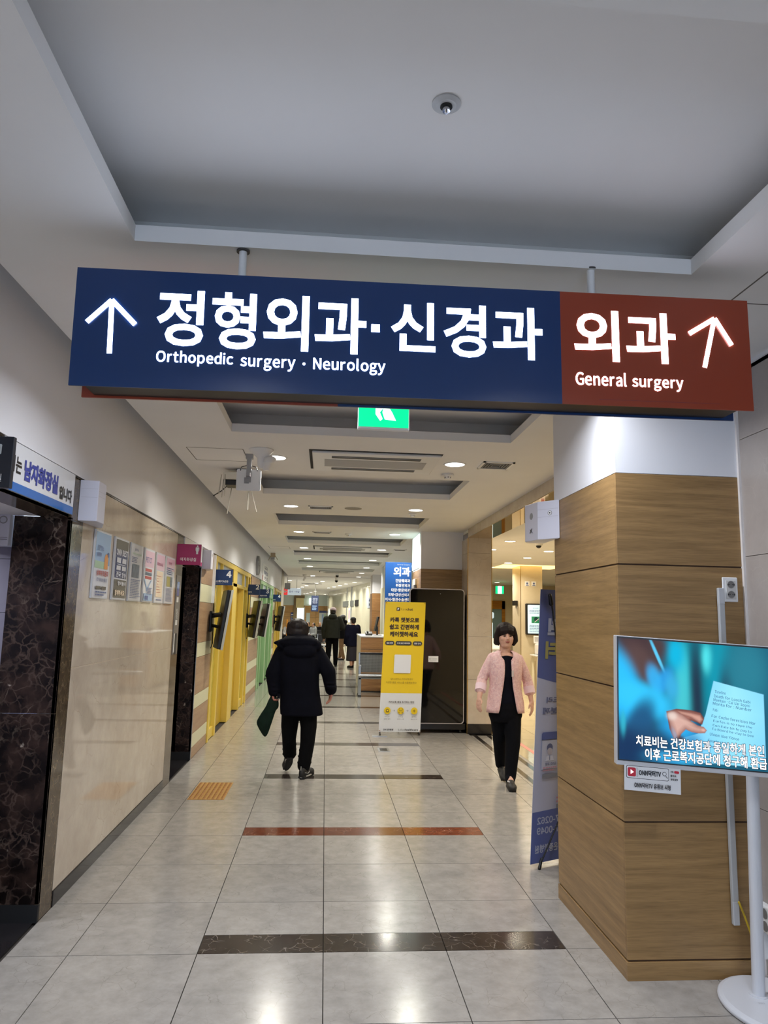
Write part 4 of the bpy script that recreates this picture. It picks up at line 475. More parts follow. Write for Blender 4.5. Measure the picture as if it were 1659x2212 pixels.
class Print:
    """flat print on a face: o + u x + v y, lifted a little for every layer"""
    def __init__(s, o, u, v, lift=0.0006):
        s.o, s.u, s.v = Vector(o), Vector(u), Vector(v); s.n = s.u.cross(s.v).normalized(); s.k = 1; s.g = G(); s.lift = lift
    def P(s, x, y): return s.o + s.u * x + s.v * y + s.n * (s.lift * s.k)
    def poly(s, pts, m): s.g.use(m).add([s.P(*p) for p in pts], [tuple(range(len(pts)))]); s.k += 1; return s
    def rect(s, x0, x1, y0, y1, m): return s.poly([(x0, y0), (x1, y0), (x1, y1), (x0, y1)], m)
    def rects(s, L, m):
        s.g.use(m)
        for x0, x1, y0, y1 in L: s.g.add([s.P(x0, y0), s.P(x1, y0), s.P(x1, y1), s.P(x0, y1)], [(0, 1, 2, 3)])
        s.k += 1; return s
    def rr(s, x0, x1, y0, y1, r, m): return s.poly(rrect(x0, x1, y0, y1, r), m)
    def circ(s, x, y, r, m, n=24): return s.poly([(x + r * math.cos(2 * math.pi * i / n), y + r * math.sin(2 * math.pi * i / n)) for i in range(n)], m)
    def line(s, a, b, w, m):
        a, b = Vector(a), Vector(b); d = (b - a).normalized(); p = Vector((-d.y, d.x)) * w / 2
        return s.poly([tuple(a - p), tuple(b - p), tuple(b + p), tuple(a + p)], m)
    def text(s, t, x0, x1, y0, y1, m, bold=0.012, lift=True):
        """glyph outlines stretched to fill the given box"""
        V, F = glyphs(t, bold)
        if not V: return s
        a0 = min(p[0] for p in V); a1 = max(p[0] for p in V); b0 = min(p[1] for p in V); b1 = max(p[1] for p in V)
        k = (x1 - x0) / max(1e-6, a1 - a0); h = (y1 - y0) / max(1e-6, b1 - b0)
        s.g.use(m).add([s.P(x0 + (p[0] - a0) * k, y0 + (p[1] - b0) * h) for p in V], F)
        if lift: s.k += 1
        return s
    def lines(s, x0, x1, y0, y1, n, m, fill=0.5, ragged=0.3, seed=1):
        """rows of too-small-to-read print"""
        q = random.Random(seed); L = []; dy = (y1 - y0) / n
        for i in range(n):
            y = y1 - dy * (i + 0.5); xe = x1 - (x1 - x0) * ragged * q.random(); x = x0
            while x < xe:
                w = (x1 - x0) * (0.06 + 0.14 * q.random()); L.append((x, min(xe, x + w), y - dy * fill / 2, y + dy * fill / 2)); x += w + (x1 - x0) * 0.025
        return s.rects(L, m)
    def build(s, name, parent): return s.g.build(name, None, parent)
def empty_copy(root, name=None):
    r = root.copy(); COL.objects.link(r); ORG[r.name] = ORG[root.name]
    for ch in list(root.children):
        c = ch.copy(); COL.objects.link(c); c.parent = r
        for g in ch.children:
            d = g.copy(); COL.objects.link(d); d.parent = c
    return r

# ------------------------------------------------------------------ palette
M_white = mat('white_paint', (228, 228, 232), 0.6, noise=0.03, nscale=1.3)
M_ceil = mat('ceiling_paint', (232, 231, 230), 0.75, noise=0.02, nscale=2)
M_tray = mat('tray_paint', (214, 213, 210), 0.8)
M_plain = mat('plain_white', (232, 232, 232), 0.35)
M_dark = mat('dark_metal', (28, 27, 28), 0.4)
M_black = mat('black_plastic', (14, 14, 16), 0.35)
M_blackm = mat('black_matt', (10, 10, 12), 0.7)
M_steel = mat('steel', (176, 178, 180), 0.28, metal=0.9)
M_chrome = mat('chrome', (220, 220, 222), 0.1, metal=1.0)
M_grey = mat('grey_plastic', (150, 150, 152), 0.45)
M_tile = stone('floor_tile_stone', (168, 163, 157), (142, 138, 133), (104, 96, 88), 0.19, 3.2, 0.02, 0.45, 0.75, per_object=0.04, spec=0.5, bump=0.02)
M_far = stone('floor_far_stone', (168, 164, 155), (152, 148, 141), (120, 110, 100), 0.13, 1.4, 0.01, 0.3, 0.9, spec=0.6)
M_grout = mat('grout', (48, 43, 39), 0.9)
M_strip_d = stone('dark_strip_stone', (62, 52, 46), (34, 28, 26), (150, 140, 130), 0.14, 4.5, 0.03, 0.8, 0.7, per_object=0.1)
M_strip_r = stone('red_strip_stone', (136, 78, 50), (94, 46, 36), (205, 180, 160), 0.14, 4.5, 0.02, 0.6, 0.9, per_object=0.25)
M_beige = stone('beige_marble', (208, 196, 180), (186, 172, 156), (140, 120, 100), 0.05, 1.3, 0.012, 0.5, 0.8, spec=0.65)
M_stone = stone('grey_stone_tile', (172, 164, 158), (158, 149, 143), (190, 184, 178), 0.3, 1.5, 0.012, 0.3, 0.8, per_object=0.04)
M_blut = stone('toilet_wall_tile', (150, 146, 162), (142, 138, 154), (160, 156, 168), 0.3, 1.5, 0.01, 0.2, 0.8)
M_emp = emperador('dark_marble')
M_emp2 = stone('brown_marble', (104, 90, 70), (58, 46, 36), (176, 160, 134), 0.1, 6.0, 0.03, 0.5, 0.7)
M_base = mat('dark_baseboard_stone', (34, 32, 34), 0.12, noise=0.15, nscale=8)
M_oak = wood('oak_panel', (164, 130, 84), (136, 106, 66), 0.38)
M_oakside = wood('oak_counter', (176, 132, 84), (150, 108, 66), 0.33)
M_walw = wood('wall_panel_brown', (178, 148, 116), (160, 128, 98), 0.4, 0.6)
M_walc = mat('wall_panel_cream', (214, 212, 178), 0.35, noise=0.03, stretch=(1, 1, 20))
M_yel = mat('yellow_paint', (226, 196, 84), 0.35, noise=0.03, nscale=2)
M_yelleaf = wood('yellow_door_leaf', (206, 170, 38), (196, 158, 30), 0.35, 0.8, 'v')
M_grn = mat('green_paint', (150, 186, 136), 0.35, noise=0.03, nscale=2)
M_grnleaf = wood('green_door_leaf', (134, 172, 128), (124, 162, 118), 0.35, 0.8, 'v')
M_frost = mat('frosted_pane', (168, 182, 200), 0.25)
M_frosty = mat('frosted_yellow_pane', (196, 184, 84), 0.2)
M_frostg = mat('frosted_green_pane', (168, 190, 150), 0.2)
M_navyblue = mat('sign_navy', (24, 52, 98), 0.35)
M_signblue = mat('big_sign_blue', (18, 54, 106), 0.3)
M_signred = mat('big_sign_rust', (152, 62, 38), 0.3)
M_txtw = mat('white_print', (235, 235, 235), 0.4)
M_glow = mat('lit_letter', (226, 236, 255), 0.4, emit=7.0)
M_lamp = mat('lamp_diffuser', (255, 252, 245), 0.4, emit=9.0)
M_lampw = mat('lamp_diffuser_warm', (255, 246, 226), 0.4, emit=9.0)
M_skin = mat('skin', (196, 148, 122), 0.5, noise=0.05, nscale=30)
M_hair = mat('black_hair', (22, 17, 16), 0.45, noise=0.3, nscale=40, bump=0.3, stretch=(6, 6, 1))
M_brass = mat('brass_trim', (214, 180, 96), 0.2, metal=1.0)

# ================================================================== SETTING
XL, XR, ZC, ZU = -1.45, 2.09, 2.94, 3.14
X0T, X1T = -0.729, 1.350
# ---- floor: base, individual tiles near, joined field beyond
floor = thing('floor', (0, 0, 0), kind='structure')
g = G().box(-1.75, 2.42, -4, 48.5, -0.08, -0.012); g.box(-9, -1.75, 24.6, 48.5, -0.08, -0.012); g.box(2.42, 9.2, 4.4, 48.5, -0.08, -0.012)
g.box(-3.2, -1.75, 2.9, 8.5, -0.08, -0.012)
g.build('floor_bed', M_grout, floor)
XS = [-1.45, -1.166, -0.56, 0.044, 0.650, 1.255, 1.86, 2.09]
P_Y, Y_S = 0.6265, 3.765
GAP = 0.0022
def put_tile(name, x0, x1, y0, y1, m):
    return G().box(x0 + GAP, x1 - GAP, y0 + GAP, y1 - GAP, -0.012, 0.0).build(name, m, floor, bevel=0)
for k in range(-5, 15):
    y0 = Y_S + P_Y * k; y1 = y0 + P_Y; band = (k % 3 == 0)
    for i in range(len(XS) - 1):
        x0, x1 = XS[i], XS[i + 1]
        if k == 5 and i == 1: pass
        if band and -0.6 < (x0 + x1) / 2 < 1.3:
            put_tile('border_strip', x0, x1, y0, y0 + 0.205, M_strip_r if k == 3 else M_strip_d)
            put_tile('floor_tile', x0, x1, y0 + 0.205, y1, M_tile)
        else:
            put_tile('floor_tile', x0, x1, y0, y1, M_tile)
ye = Y_S + P_Y * 15
g = G(); gs = G()
for k in range(15, 71):
    y0 = Y_S + P_Y * k; y1 = y0 + P_Y; band = (k % 3 == 0 and y0 < 25)
    for i in range(len(XS) - 1):
        x0, x1 = XS[i], XS[i + 1]
        if band and -0.6 < (x0 + x1) / 2 < 1.3:
            gs.box(x0, x1, y0, y0 + 0.205, -0.012, 0.0); g.box(x0 + GAP, x1 - GAP, y0 + .205 + GAP, y1 - GAP, -0.012, 0.0)
        else: g.box(x0 + GAP, x1 - GAP, y0 + GAP, y1 - GAP, -0.012, 0.0)
for i in range(12):
    for j in range(38): g.box(-1.45 - .62 * (i + 1) + GAP, -1.45 - .62 * i - GAP, 24.8 + .62 * j + GAP, 24.8 + .62 * (j + 1) - GAP, -0.012, 0)
tag(g.build('far_tiles', M_far, floor), kind='stuff')
tag(gs.build('far_border_strips', M_strip_d, floor), kind='stuff')
M_roomf = stone('room_floor_stone', (206, 192, 160), (196, 182, 150), (170, 150, 120), 0.08, 1.0, 0.01, 0.2, 0.9, spec=0.7)
g = G()
for i in range(11):
    for j in range(38): g.box(2.42 + .62 * i + GAP, 2.42 + .62 * (i + 1) - GAP, 4.4 + .62 * j + GAP, 4.4 + .62 * (j + 1) - GAP, -0.012, 0)
tag(g.build('side_room_tiles', M_roomf, floor), kind='stuff')
g = G()
for j in range(11): g.box(2.09 + GAP, 2.42, 3.44 + .62 * j + GAP, 3.44 + .62 * (j + 1) - GAP, -0.012, 0)
g.build('threshold_slab', M_tile, floor)
for xa, xb in ((2.125, 2.185), (2.315, 2.375)):
    box('threshold_line', xa, xb, 4.45, 10.35, -0.004, 0.0012, M_base, floor)
box('floor_marking', 2.60, 2.66, 4.6, 12.5, -0.004, 0.0012, mat('pink_line', (214, 122, 110), 0.3), floor)
for x0 in (-3.2,): tag(G().box(-3.2, -1.47, 2.9, 8.45, -0.012, 0).build('toilet_floor', M_base, floor))

# ---- end of the corridor behind the camera: plaster wall, unseen wide opening added to let in cool fill light
wb = thing('wall_back', (0, -4.6, 0), kind='structure')
G().box(-1.62, -1.1, -4.75, -4.6, 0, 3.1).box(1.75, 2.3, -4.75, -4.6, 0, 3.1).box(-1.1, 1.75, -4.75, -4.6, 2.55, 3.1).box(-1.62, -1.45, -4.6, -4, 0, 3.15).box(2.09, 2.25, -4.6, -4, 0, 3.15).box(-1.62, 2.25, -4.6, -4, 2.94, 3.15).build('plaster', M_white, wb)
G().box(-1.45, 2.09, -4.6, -4, -.08, 0).build('fill_opening_floor', M_far, wb)
g = G()
for x in (-1.1, -.16, .80, 1.70): g.box(x, x + .05, -4.72, -4.66, 0, 2.55)
g.box(-1.1, 1.75, -4.72, -4.66, 2.1, 2.15).build('fill_opening_frame', M_steel, wb)
# ---- ceiling: lower layer with recessed trays, raised plane above
ceiling = thing('ceiling', (0, 0, ZC), kind='structure')
TR = [(-4.03, -2.9), (-1.35, -.20)] + [(1.34 + 2.685 * n, 2.47 + 2.685 * n + (0.015 * (n > 0))) for n in range(8)]
edges = [-4.0]
g = G()
prev = -4.0
TR = TR[1:]
LEFT = -1.297
for a, b in TR:
    g.box(X0T, X1T, prev, a, ZC, 3.002); prev = b
g.box(X0T, X1T, prev, 24.4, ZC, 3.002)
g.box(LEFT, X0T, -4, 24.4, ZC, 3.002); g.box(X1T, 2.10, -4, 24.4, ZC, 3.002)
g.build('ceiling_panel', M_ceil, ceiling)
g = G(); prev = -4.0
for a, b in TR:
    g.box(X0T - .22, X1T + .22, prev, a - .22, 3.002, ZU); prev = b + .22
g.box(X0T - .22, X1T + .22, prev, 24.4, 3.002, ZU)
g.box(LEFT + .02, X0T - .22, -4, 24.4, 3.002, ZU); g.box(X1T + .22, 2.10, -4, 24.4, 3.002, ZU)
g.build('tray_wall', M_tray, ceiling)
g = G().box(-1.6, 2.2, -4, 24.6, ZU, ZU + .06)
g.build('tray_ceiling', M_ceil, ceiling)
g = G().box(-9, 9.2, 24.6, 48.5, ZC, ZC + .1)
g.box(-1.6, 2.2, 24.35, 24.62, ZC - .03, ZU + .06)
g.build('far_ceiling', M_ceil, ceiling)
g = G().box(2.09, 9.2, -0.5, 24.6, 2.90, 2.96)
g.build('side_room_ceiling', M_ceil, ceiling)
# access hatches cut into the ceiling (thin recessed frames)
def hatch(x0, x1, y0, y1, w=0.006):
    g = G()
    for a in (x0, x1): g.box(a - w / 2, a + w / 2, y0, y1, ZC - .0015, ZC + .001)
    for a in (y0, y1): g.box(x0, x1, a - w / 2, a + w / 2, ZC - .0015, ZC + .001)
    return g.build('access_hatch', mat('hatch_seam', (110, 106, 100), 0.8), ceiling)
hatch(-1.16, -0.71, 5.73, 6.20); hatch(1.62, 2.05, 2.15, 2.68); hatch(-1.15, -0.75, 14.0, 14.5)

# ---- left wall
wl = thing('wall_left', (XL, 0, 0), kind='structure')
g = G().box(-1.62, XL, -4, 24.75, 2.385, 3.17)
g.box(-1.62, XL - .02, -4, 3.2, 0, 2.385); g.box(-1.62, XL - .02, 4.34, 7.05, 0, 2.385); g.box(-1.62, XL - .02, 8.44, 9.5, 0, 2.385)
g.box(-1.62, XL - .02, 13.85, 15.95, 0, 2.385); g.box(-1.62, XL - .02, 19.9, 20.8, 0, 2.385); g.box(-1.62, XL, 23.4, 24.75, 0, 2.385)
g.box(-9, -1.45, 24.65, 24.78, 0, 3.12)
g.build('wall_core', M_white, wl)
def slab(name, y0, y1, z0, z1, m, d=0.02, par=None, b=0.0015):
    return G().box(XL - .02, XL - .02 + d, y0, y1, z0, z1).build(name, m, par or wl, bevel=b)
for (y0, y1) in ((-4, -1.6), (-1.6, 0.8), (0.8, 3.2), (4.342, 7.05)):
    slab('marble_slab', y0 + .001, y1 - .001, 0.086, 1.2875, M_beige); slab('marble_slab', y0 + .001, y1 - .001, 1.2905, 2.372, M_beige)
    slab('joint_line', y0, y1, 1.2875, 1.2905, mat('pale_joint', (226, 214, 196), 0.6), 0.0185)
for (y0, y1) in ((4.14, 4.340), (7.052, 7.35)):
    slab('jamb_slab', y0, y1, 0.0, 2.125, M_emp2); slab('jamb_slab', y0, y1, 2.128, 2.372, M_emp2)
g = G()
for (y0, y1) in ((-4, 3.2), (4.342, 7.05)): g.box(XL - .02, XL + .006, y0, y1, 0, .085)
g.build('baseboard_left', M_base, wl, bevel=.002)
g = G().box(XL - .012, XL + .004, -4, 8.42, 2.373, 2.384)
g.build('shadow_gap', mat('bronze_trim', (60, 54, 48), 0.15, metal=0.8), wl)
g = G().box(XL - .004, XL + .010, -4, 24.75, 2.384, 2.394).build('paint_bead', M_white, wl)
# the two toilet openings: dark marble reveals, header, passage behind
for (ya, yb, zz) in ((3.2, 4.14, 2.14), (7.35, 8.42, 2.14)):
    G().box(-1.76, XL, yb, yb + (.02 if yb < 5 else .02), 0.09, 1.06).build('reveal_slab', M_emp, wl)
    G().box(-1.76, XL, yb, yb + .02, 1.062, zz).build('reveal_slab', M_emp, wl)
    G().box(-1.76, XL + .001, yb - .004, yb + .02, 0, 0.088).build('reveal_base', M_blackm, wl)
    G().box(-1.62, XL - .018, ya, yb, zz, 2.385).build('opening_header', M_emp2, wl)
    G().box(-3.2, -1.468, ya - .2, yb, zz + .001, zz + .02).build('passage_ceiling', M_white, wl)
    G().box(-3.2, -1.62, ya - .2, ya, 0, zz + .02).build('passage_near_wall', M_blut, wl)
g = G(); z = 0.1
while z < 2.35:
    for i in range(3): g.box(-1.76 - .6 * (i + 1) + .0012, -1.76 - .6 * i - .0012, 4.20, 4.215, z + .0012, min(z + .2985, 2.385))
    z += .3
tag(g.build('passage_tiles', M_blut, wl), kind='stuff')
G().box(-3.6, -1.76, 4.216, 4.26, 0, 2.4).build('passage_wall', M_white, wl)
G().box(-3.6, -1.74, 8.46, 8.5, 0, 2.4).build('passage_wall', M_beige, wl); G().box(-3.3, -3.2, 2.9, 8.5, 0, 2.4).build('passage_end_wall', M_beige, wl)
G().box(-1.76, -1.62, 8.42, 8.46, 0, 2.4).build('passage_wall', M_emp, wl)
G().box(-1.47, XL + .004, 8.42, 8.445, 0, 2.37).build('corner_trim', M_steel, wl)
# brown and cream board cladding
BANDS = [(0.0, .118, M_walw), (.122, .266, M_walc), (.270, .537, M_walw), (.541, .694, M_walc), (.698, 1.113, M_walw), (1.117, 1.277, M_walc),
         (1.281, 1.747, M_walw), (1.751, 1.961, M_walc), (1.965, 2.36, M_walw)]
for (y0, y1) in ((8.447, 9.49), (13.86, 15.94), (19.91, 20.79)):
    for z0, z1, m in BANDS: slab('cladding_board', y0, y1, z0, z1, m)
    slab('cladding_back', y0, y1, 0, 2.36, M_dark, .012)
G().box(XL - .02, XL + .012, 23.4, 24.78, 0, ZU).build('corner_pilaster', mat('pilaster_grey', (176, 168, 156), 0.4), wl)

# ---- framed consulting-room doors in the left wall
def door_bay(name, y0, y1, mf, ml, mg, posts, leaves, panes):
    d = thing(name, (XL, y0, 0), kind='structure')
    g = G(); xo = XL + .015; xi = XL - .15
    g.box(xi, xo, y0, y1, 2.30, 2.372); g.box(xi, xo, y0, y1, 2.045, 2.10)
    for a, b in posts: g.box(xi, xo, a, b, 0.0, 2.30)
    g.build('frame', mf, d, bevel=.004)
    for a, b in panes: G().box(XL - .03, XL - .02, a, b, 2.10, 2.30).build('transom_pane', M_frost, d)
    for a, b, kind in leaves:
        if kind == 'leaf':
            G().box(XL - .12, XL - .075, a, b, 0.01, 2.045).build('door_leaf', ml, d, bevel=.003)
            h = G().cyl((XL - .075, a + .07, 1.0), (XL - .03, a + .07, 1.0), .011).cyl((XL - .03, a + .07, 1.0), (XL - .03, a + .18, 1.0), .009)
            h.box(XL - .078, XL - .070, a + .045, a + .095, .93, 1.07); h.build('door_handle', M_chrome, d)
        else:
            G().box(XL - .05, XL - .035, a, b, 0.13, 2.045).build('side_pane', mg, d)
            G().box(XL - .07, XL - .005, a, b, 0.0, 0.13).build('sill_block', mf, d, bevel=.003)
    G().box(XL - .165, XL - .15, y0, y1, 0, 2.372).build('closing_board', mf, d)
    return d
door_bay('door_1', 9.5, 13.85, M_yel, M_yelleaf, M_frosty, [(9.5, 9.6), (10.05, 10.15), (11.28, 11.75), (12.72, 12.80), (13.35, 13.45), (13.75, 13.85)],
         [(9.6, 10.05, 'pane'), (10.15, 11.28, 'leaf'), (11.75, 12.72, 'leaf'), (12.80, 13.35, 'pane'), (13.45, 13.75, 'pane')], [(9.6, 11.45), (11.7, 13.6)])
door_bay('door_2', 15.95, 19.9, M_grn, M_grnleaf, M_frostg, [(15.95, 16.1), (16.5, 16.6), (17.7, 17.95), (18.9, 19.05), (19.75, 19.9)],
         [(16.1, 16.5, 'pane'), (16.6, 17.7, 'leaf'), (17.95, 18.9, 'leaf'), (19.05, 19.75, 'pane')], [(16.1, 17.75), (17.9, 19.75)])
door_bay('door_3', 20.8, 23.4, M_yel, M_yelleaf, M_frosty, [(20.8, 20.95), (21.3, 21.4), (22.4, 22.5), (23.25, 23.4)],
         [(20.95, 21.3, 'pane'), (21.4, 22.4, 'leaf'), (22.5, 23.25, 'pane')], [(20.95, 22.0), (22.1, 23.25)])

# ---- right side: near column with oak cladding
def column(y0, y1, name='column', full=True, zoak=2.366):
    c = thing(name, (1.435, y0, 0), kind='structure')
    box('column_core', 1.447, 2.085, y0 + .012, y1 - .012, 0, ZC, M_white, c)
    G().box(1.4355, 2.09, y0, y1, zoak + .003, ZC).build('plaster_head', M_white, c)
    ZS = [(0.0, .080), (.088, .686), (.694, 1.300), (1.308, 1.902), (1.910, zoak)]
    for z0, z1 in ZS:
        a = .0 if z0 > 0 else -.004
        G().box(1.435 + a, 1.449, y0 + .010, y1, z0, z1).build('oak_panel', M_oak, c, bevel=.001)
        G().box(1.435 + a, 2.078, y0 + a, y0 + .014, z0, z1).build('oak_panel', M_oak, c, bevel=.001)
    G().box(1.442, 2.078, y0 + .006, y1, .0, zoak - .01).build('groove_back', mat('groove_brown', (66, 42, 22), 0.7), c)
    return c
column(3.44, 4.42)
column(10.88, 11.95)
c3 = thing('column', (1.45, 18.3, 0), kind='structure')
box('column_core', 1.47, 2.1, 18.3, 19.2, 0, ZC, M_white, c3)
G().box(1.455, 2.10, 18.285, 19.2, 0, 2.37).build('cream_panel', mat('cream_laminate', (228, 222, 196), 0.35), c3)
c4 = thing('column', (1.45, 22.6, 0), kind='structure')
box('plaster_head', 1.45, 2.1, 22.6, 23.6, 2.36, ZC, M_white, c4); 
for z0, z1 in ((0, .6), (.61, 1.2), (1.21, 1.8), (1.81, 2.355)): G().box(1.45, 2.1, 22.6, 23.6, z0, z1).build('oak_panel', M_oakside, c4)
G().box(1.46, 2.09, 22.61, 23.6, 0, 2.36).build('groove_back', M_dark, c4)
# stone tiled wall right of the near column (towards the camera)
wr = thing('wall_right', (XR, 0, 0), kind='structure')
G().box(XR + .012, XR + .16, -4, 3.45, 0, ZC).build('wall_core', M_grout, wr)
y = -1.36
while y < 3.3:
    for z0, z1 in ((0, .158), (.161, .758), (.761, 1.358), (1.361, 1.958), (1.961, 2.558), (2.561, 2.92)):
        G().box(XR, XR + .012, y + .001, min(y + 1.198, 3.438), z0, z1).build('wall_tile', M_stone, wr)
    y += 1.2
G().box(XR - .012, XR + .004, 3.425, 3.442, 0, ZC).build('caulk_trim', mat('caulk', (226, 220, 216), 0.5), wr)
G().box(XR - .006, XR + .012, -1.36, 3.44, 2.922, 2.94).build('top_trim', M_white, wr)
# lintel over the side-room opening and its marble pier
wo = thing('wall_opening', (2.07, 4.42, 0), kind='structure')
G().box(2.068, 2.42, 4.42, 10.40, 2.815, ZC).build('lintel', M_beige, wo, bevel=.002)
G().box(2.07, 2.42, 4.42, 10.40, 2.808, 2.814).build('lintel_soffit', mat('polished_soffit', (200, 172, 124), 0.04, metal=0.85), wo)
for z0, z1 in ((.14, .76), (.762, 1.370), (1.372, 1.972), (1.974, 2.584), (2.586, 2.81)):
    G().box(2.07, 2.42, 10.40, 10.88, z0, z1).build('pier_slab', M_beige, wo, bevel=.0015)
G().box(2.066, 2.424, 10.392, 10.88, 0, .138).build('pier_base', M_base, wo, bevel=.002)
g = G().box(2.062, 2.07, 10.394, 10.402, 0, 2.81); g.box(2.420, 2.428, 10.394, 10.402, 0, 2.81); g.build('corner_bead', M_brass, wo)
G().box(2.10, 2.42, 10.88, 24.6, 0, ZC).build('partition', M_white, wo)
G().box(2.42, 2.426, 10.88, 24.6, 0, 2.9).build('room_marble_lining', M_beige, wo)
# side room shell
ws = thing('wall_side_room', (9, 16, 0), kind='structure')
M_roomw = stone('room_marble', (214, 200, 172), (202, 188, 158), (180, 160, 130), 0.12, 0.8, 0.01, 0.3, 0.9)
box('east_wall', 9.0, 9.15, 4.3, 27.2, 0, 2.94, M_roomw, ws); box('south_wall', 2.09, 9.15, 4.3, 4.42, 0, 2.94, M_roomw, ws)
g = G().box(2.42, 5.5, 27.0, 27.15, 0, 2.94); g.box(6.8, 9.15, 27, 27.15, 0, 2.94); g.box(5.5, 6.8, 27, 27.15, 2.33, 2.94)
g.build('north_wall', M_roomw, ws)
d4 = thing('door_4', (6.15, 27, 0), kind='structure')
M_gold = wood('golden_wood', (190, 130, 40), (160, 100, 24), 0.25)
g = G().box(5.5, 5.62, 26.96, 27.1, 0, 2.33); g.box(6.68, 6.8, 26.96, 27.1, 0, 2.33); g.box(5.5, 6.8, 26.96, 27.1, 2.02, 2.33); g.build('frame', M_gold, d4)
G().box(5.62, 6.68, 27.02, 27.04, 0, 2.02).build('glass_leaf', mat('door_glass', (120, 150, 160), 0.1), d4)
Print((5.62, 27.018, 0), (1, 0, 0), (0, 0, 1)).rect(.1, .28, .1, 1.8, mat('bright_glass', (206, 228, 236), 0.3, emit=0.7)).rect(.42, .72, .1, 1.5, mat('bright_glass', (206, 228, 236), 0.3)).rr(.36, .76, 1.66, 1.9, .06, mat('bright_glass', (206, 228, 236))).build('bright_view', d4)
# warm lit pillar in the side room
sc_ = thing('side_room_pillar', (4.8, 16.6, 0), kind='structure')
g = G().box(4.56, 5.08, 16.6, 17.35, 0, 2.9); g.build('pillar_body', M_roomw, sc_)
G().box(4.552, 4.562, 16.592, 16.602, 0, 2.9).build('corner_bead', M_brass, sc_)
box('cove_light_panel', 4.1, 5.6, 16.4, 17.6, 2.894, 2.8995, mat('cove_glow', (255, 214, 130), 0.5, emit=2.2), sc_)
# ---- far end of the hall
wf = thing('wall_far', (0, 48, 0), kind='structure')
M_farw = wood('far_wood', (206, 164, 104), (190, 146, 88), 0.35, 0.4)
for x0, x1 in ((-9, -6.6), (-6.6, -4.2), (-4.2, -2.08), (-1.40, -.62), (-.62, -.1), (-.1, .6), (.6, 3)):
    for z0, z1 in ((0, .75), (.76, 1.5), (1.51, 2.26)): G().box(x0 + .006, x1 - .006, 48, 48.1, z0, z1).build('wood_panel', M_farw, wf)
box('plaster_head', -9, 3, 48, 48.2, 2.262, ZC, mat('pale_plaster', (214, 226, 222), 0.6), wf)
box('wall_core', -9, 3, 48.1, 48.2, 0, ZC, M_dark, wf)
G().box(-9.1, -9, 24.6, 48.2, 0, ZC).build('hall_west_wall', M_white, wf)
g = G().box(-2.08, -1.40, 47.9, 48.06, 2.74, ZC); g.box(-2.1, -1.86, 47.88, 48.06, 1.0, 2.8); g.build('window_surround', mat('surround_olive', (150, 128, 92), 0.5), wf)
G().box(-1.95, -1.44, 47.7, 47.98, 2.1, 2.74).build('curtain_box', mat('cream_blind', (236, 222, 168), 0.6, noise=.06, nscale=4), wf)
wn = thing('window_1', (-1.66, 48, 1), kind='structure')
G().box(-1.86, -1.42, 47.96, 47.99, .6, 2.1).build('window_pane', mat('daylit_pane', (226, 244, 250), 0.3, emit=1.4), wn)
G().box(-1.40, -1.36, 47.9, 48.02, .5, 2.2).build('window_frame', M_white, wn)
# cream stone wall closing the hall on the right, in three flat runs
wg = thing('wall_far_right', (1.7, 27, 0), kind='structure')
M_glossw = stone('cream_gloss_stone', (226, 224, 200), (216, 214, 190), (190, 184, 160), 0.06, 0.5, 0.008, 0.2, 0.9, spec=0.7)
PTS = [(2.1, 24.62), (1.745, 26.9), (1.14, 32.3), (0.16, 40.3), (0.1, 48.1)]
for i in range(4):
    (xa, ya), (xb, yb) = PTS[i], PTS[i + 1]; n = (1, 4, 5, 3)[i]
    for k in range(n):
        t0, t1 = k / n, (k + 1) / n; A = Vector((xa + (xb - xa) * t0, ya + (yb - ya) * t0, 0)); B = Vector((xa + (xb - xa) * t1, ya + (yb - ya) * t1, 0))
        d = (B - A).normalized(); w = Vector((d.y, -d.x, 0)) * .15; e = d * .006
        pts = [A + e, B - e, B - e + w, A + e + w]
        G().loft([[p + Vector((0, 0, z)) for p in pts] for z in (0, ZC)]).build('stone_panel', M_glossw, wg)
for (px, py) in ((1.735, 26.86), (1.15, 32.2), (.99, 33.6)):
    G().box(px - .03, px + .03, py - .05, py + .05, 0, ZC).build('steel_post', M_steel, wg)
# ================================================================== CEILING FITTINGS
def downlight(x, y, z, label, group, col=NEUTRAL, power=LAMP, r=0.082, m=None):
    t = thing('ceiling_downlight', (x, y, z), label, 'light', group)
    ring = G(); n = 28
    P = [[(x + q * math.cos(2 * math.pi * j / n), y + q * math.sin(2 * math.pi * j / n), zz) for j in range(n)] for q, zz in ((r, z - .002), (r + .004, z - .006), (r + .016, z - .005), (r + .018, z + .001), (r, z + .001))]
    ring.loft(P, caps=False); ring.build('trim_ring', M_plain, t, smooth=True)
    G().disc((x, y), r, r, z - .004, z - .001, 28).build('diffuser', m or M_lamp, t)
    l = bpy.data.lights.new('lamp', 'AREA'); l.shape = 'DISK'; l.size = r * 1.8; l.energy = power; l.color = col; l.spread = math.radians(150)
    lo = bpy.data.objects.new('lamp', l); COL.objects.link(lo); lo.parent = t; lo.location = (0, 0, -.008)
    return t
ROWS = [-2.1, 0.60, 3.30, 5.99, 8.70, 11.40, 14.12, 16.80, 19.46, 21.95, 24.1]  # first row is unseen, added behind the camera to brighten the near corridor
ORD = ['behind', 'behind the hanging sign', 'behind the hanging sign', 'nearest past the hanging sign', 'second past the hanging sign', 'third past the hanging sign', 'fourth past the hanging sign',
       'fifth past the hanging sign', 'sixth past the hanging sign', 'seventh past the hanging sign', 'last before the waiting hall']
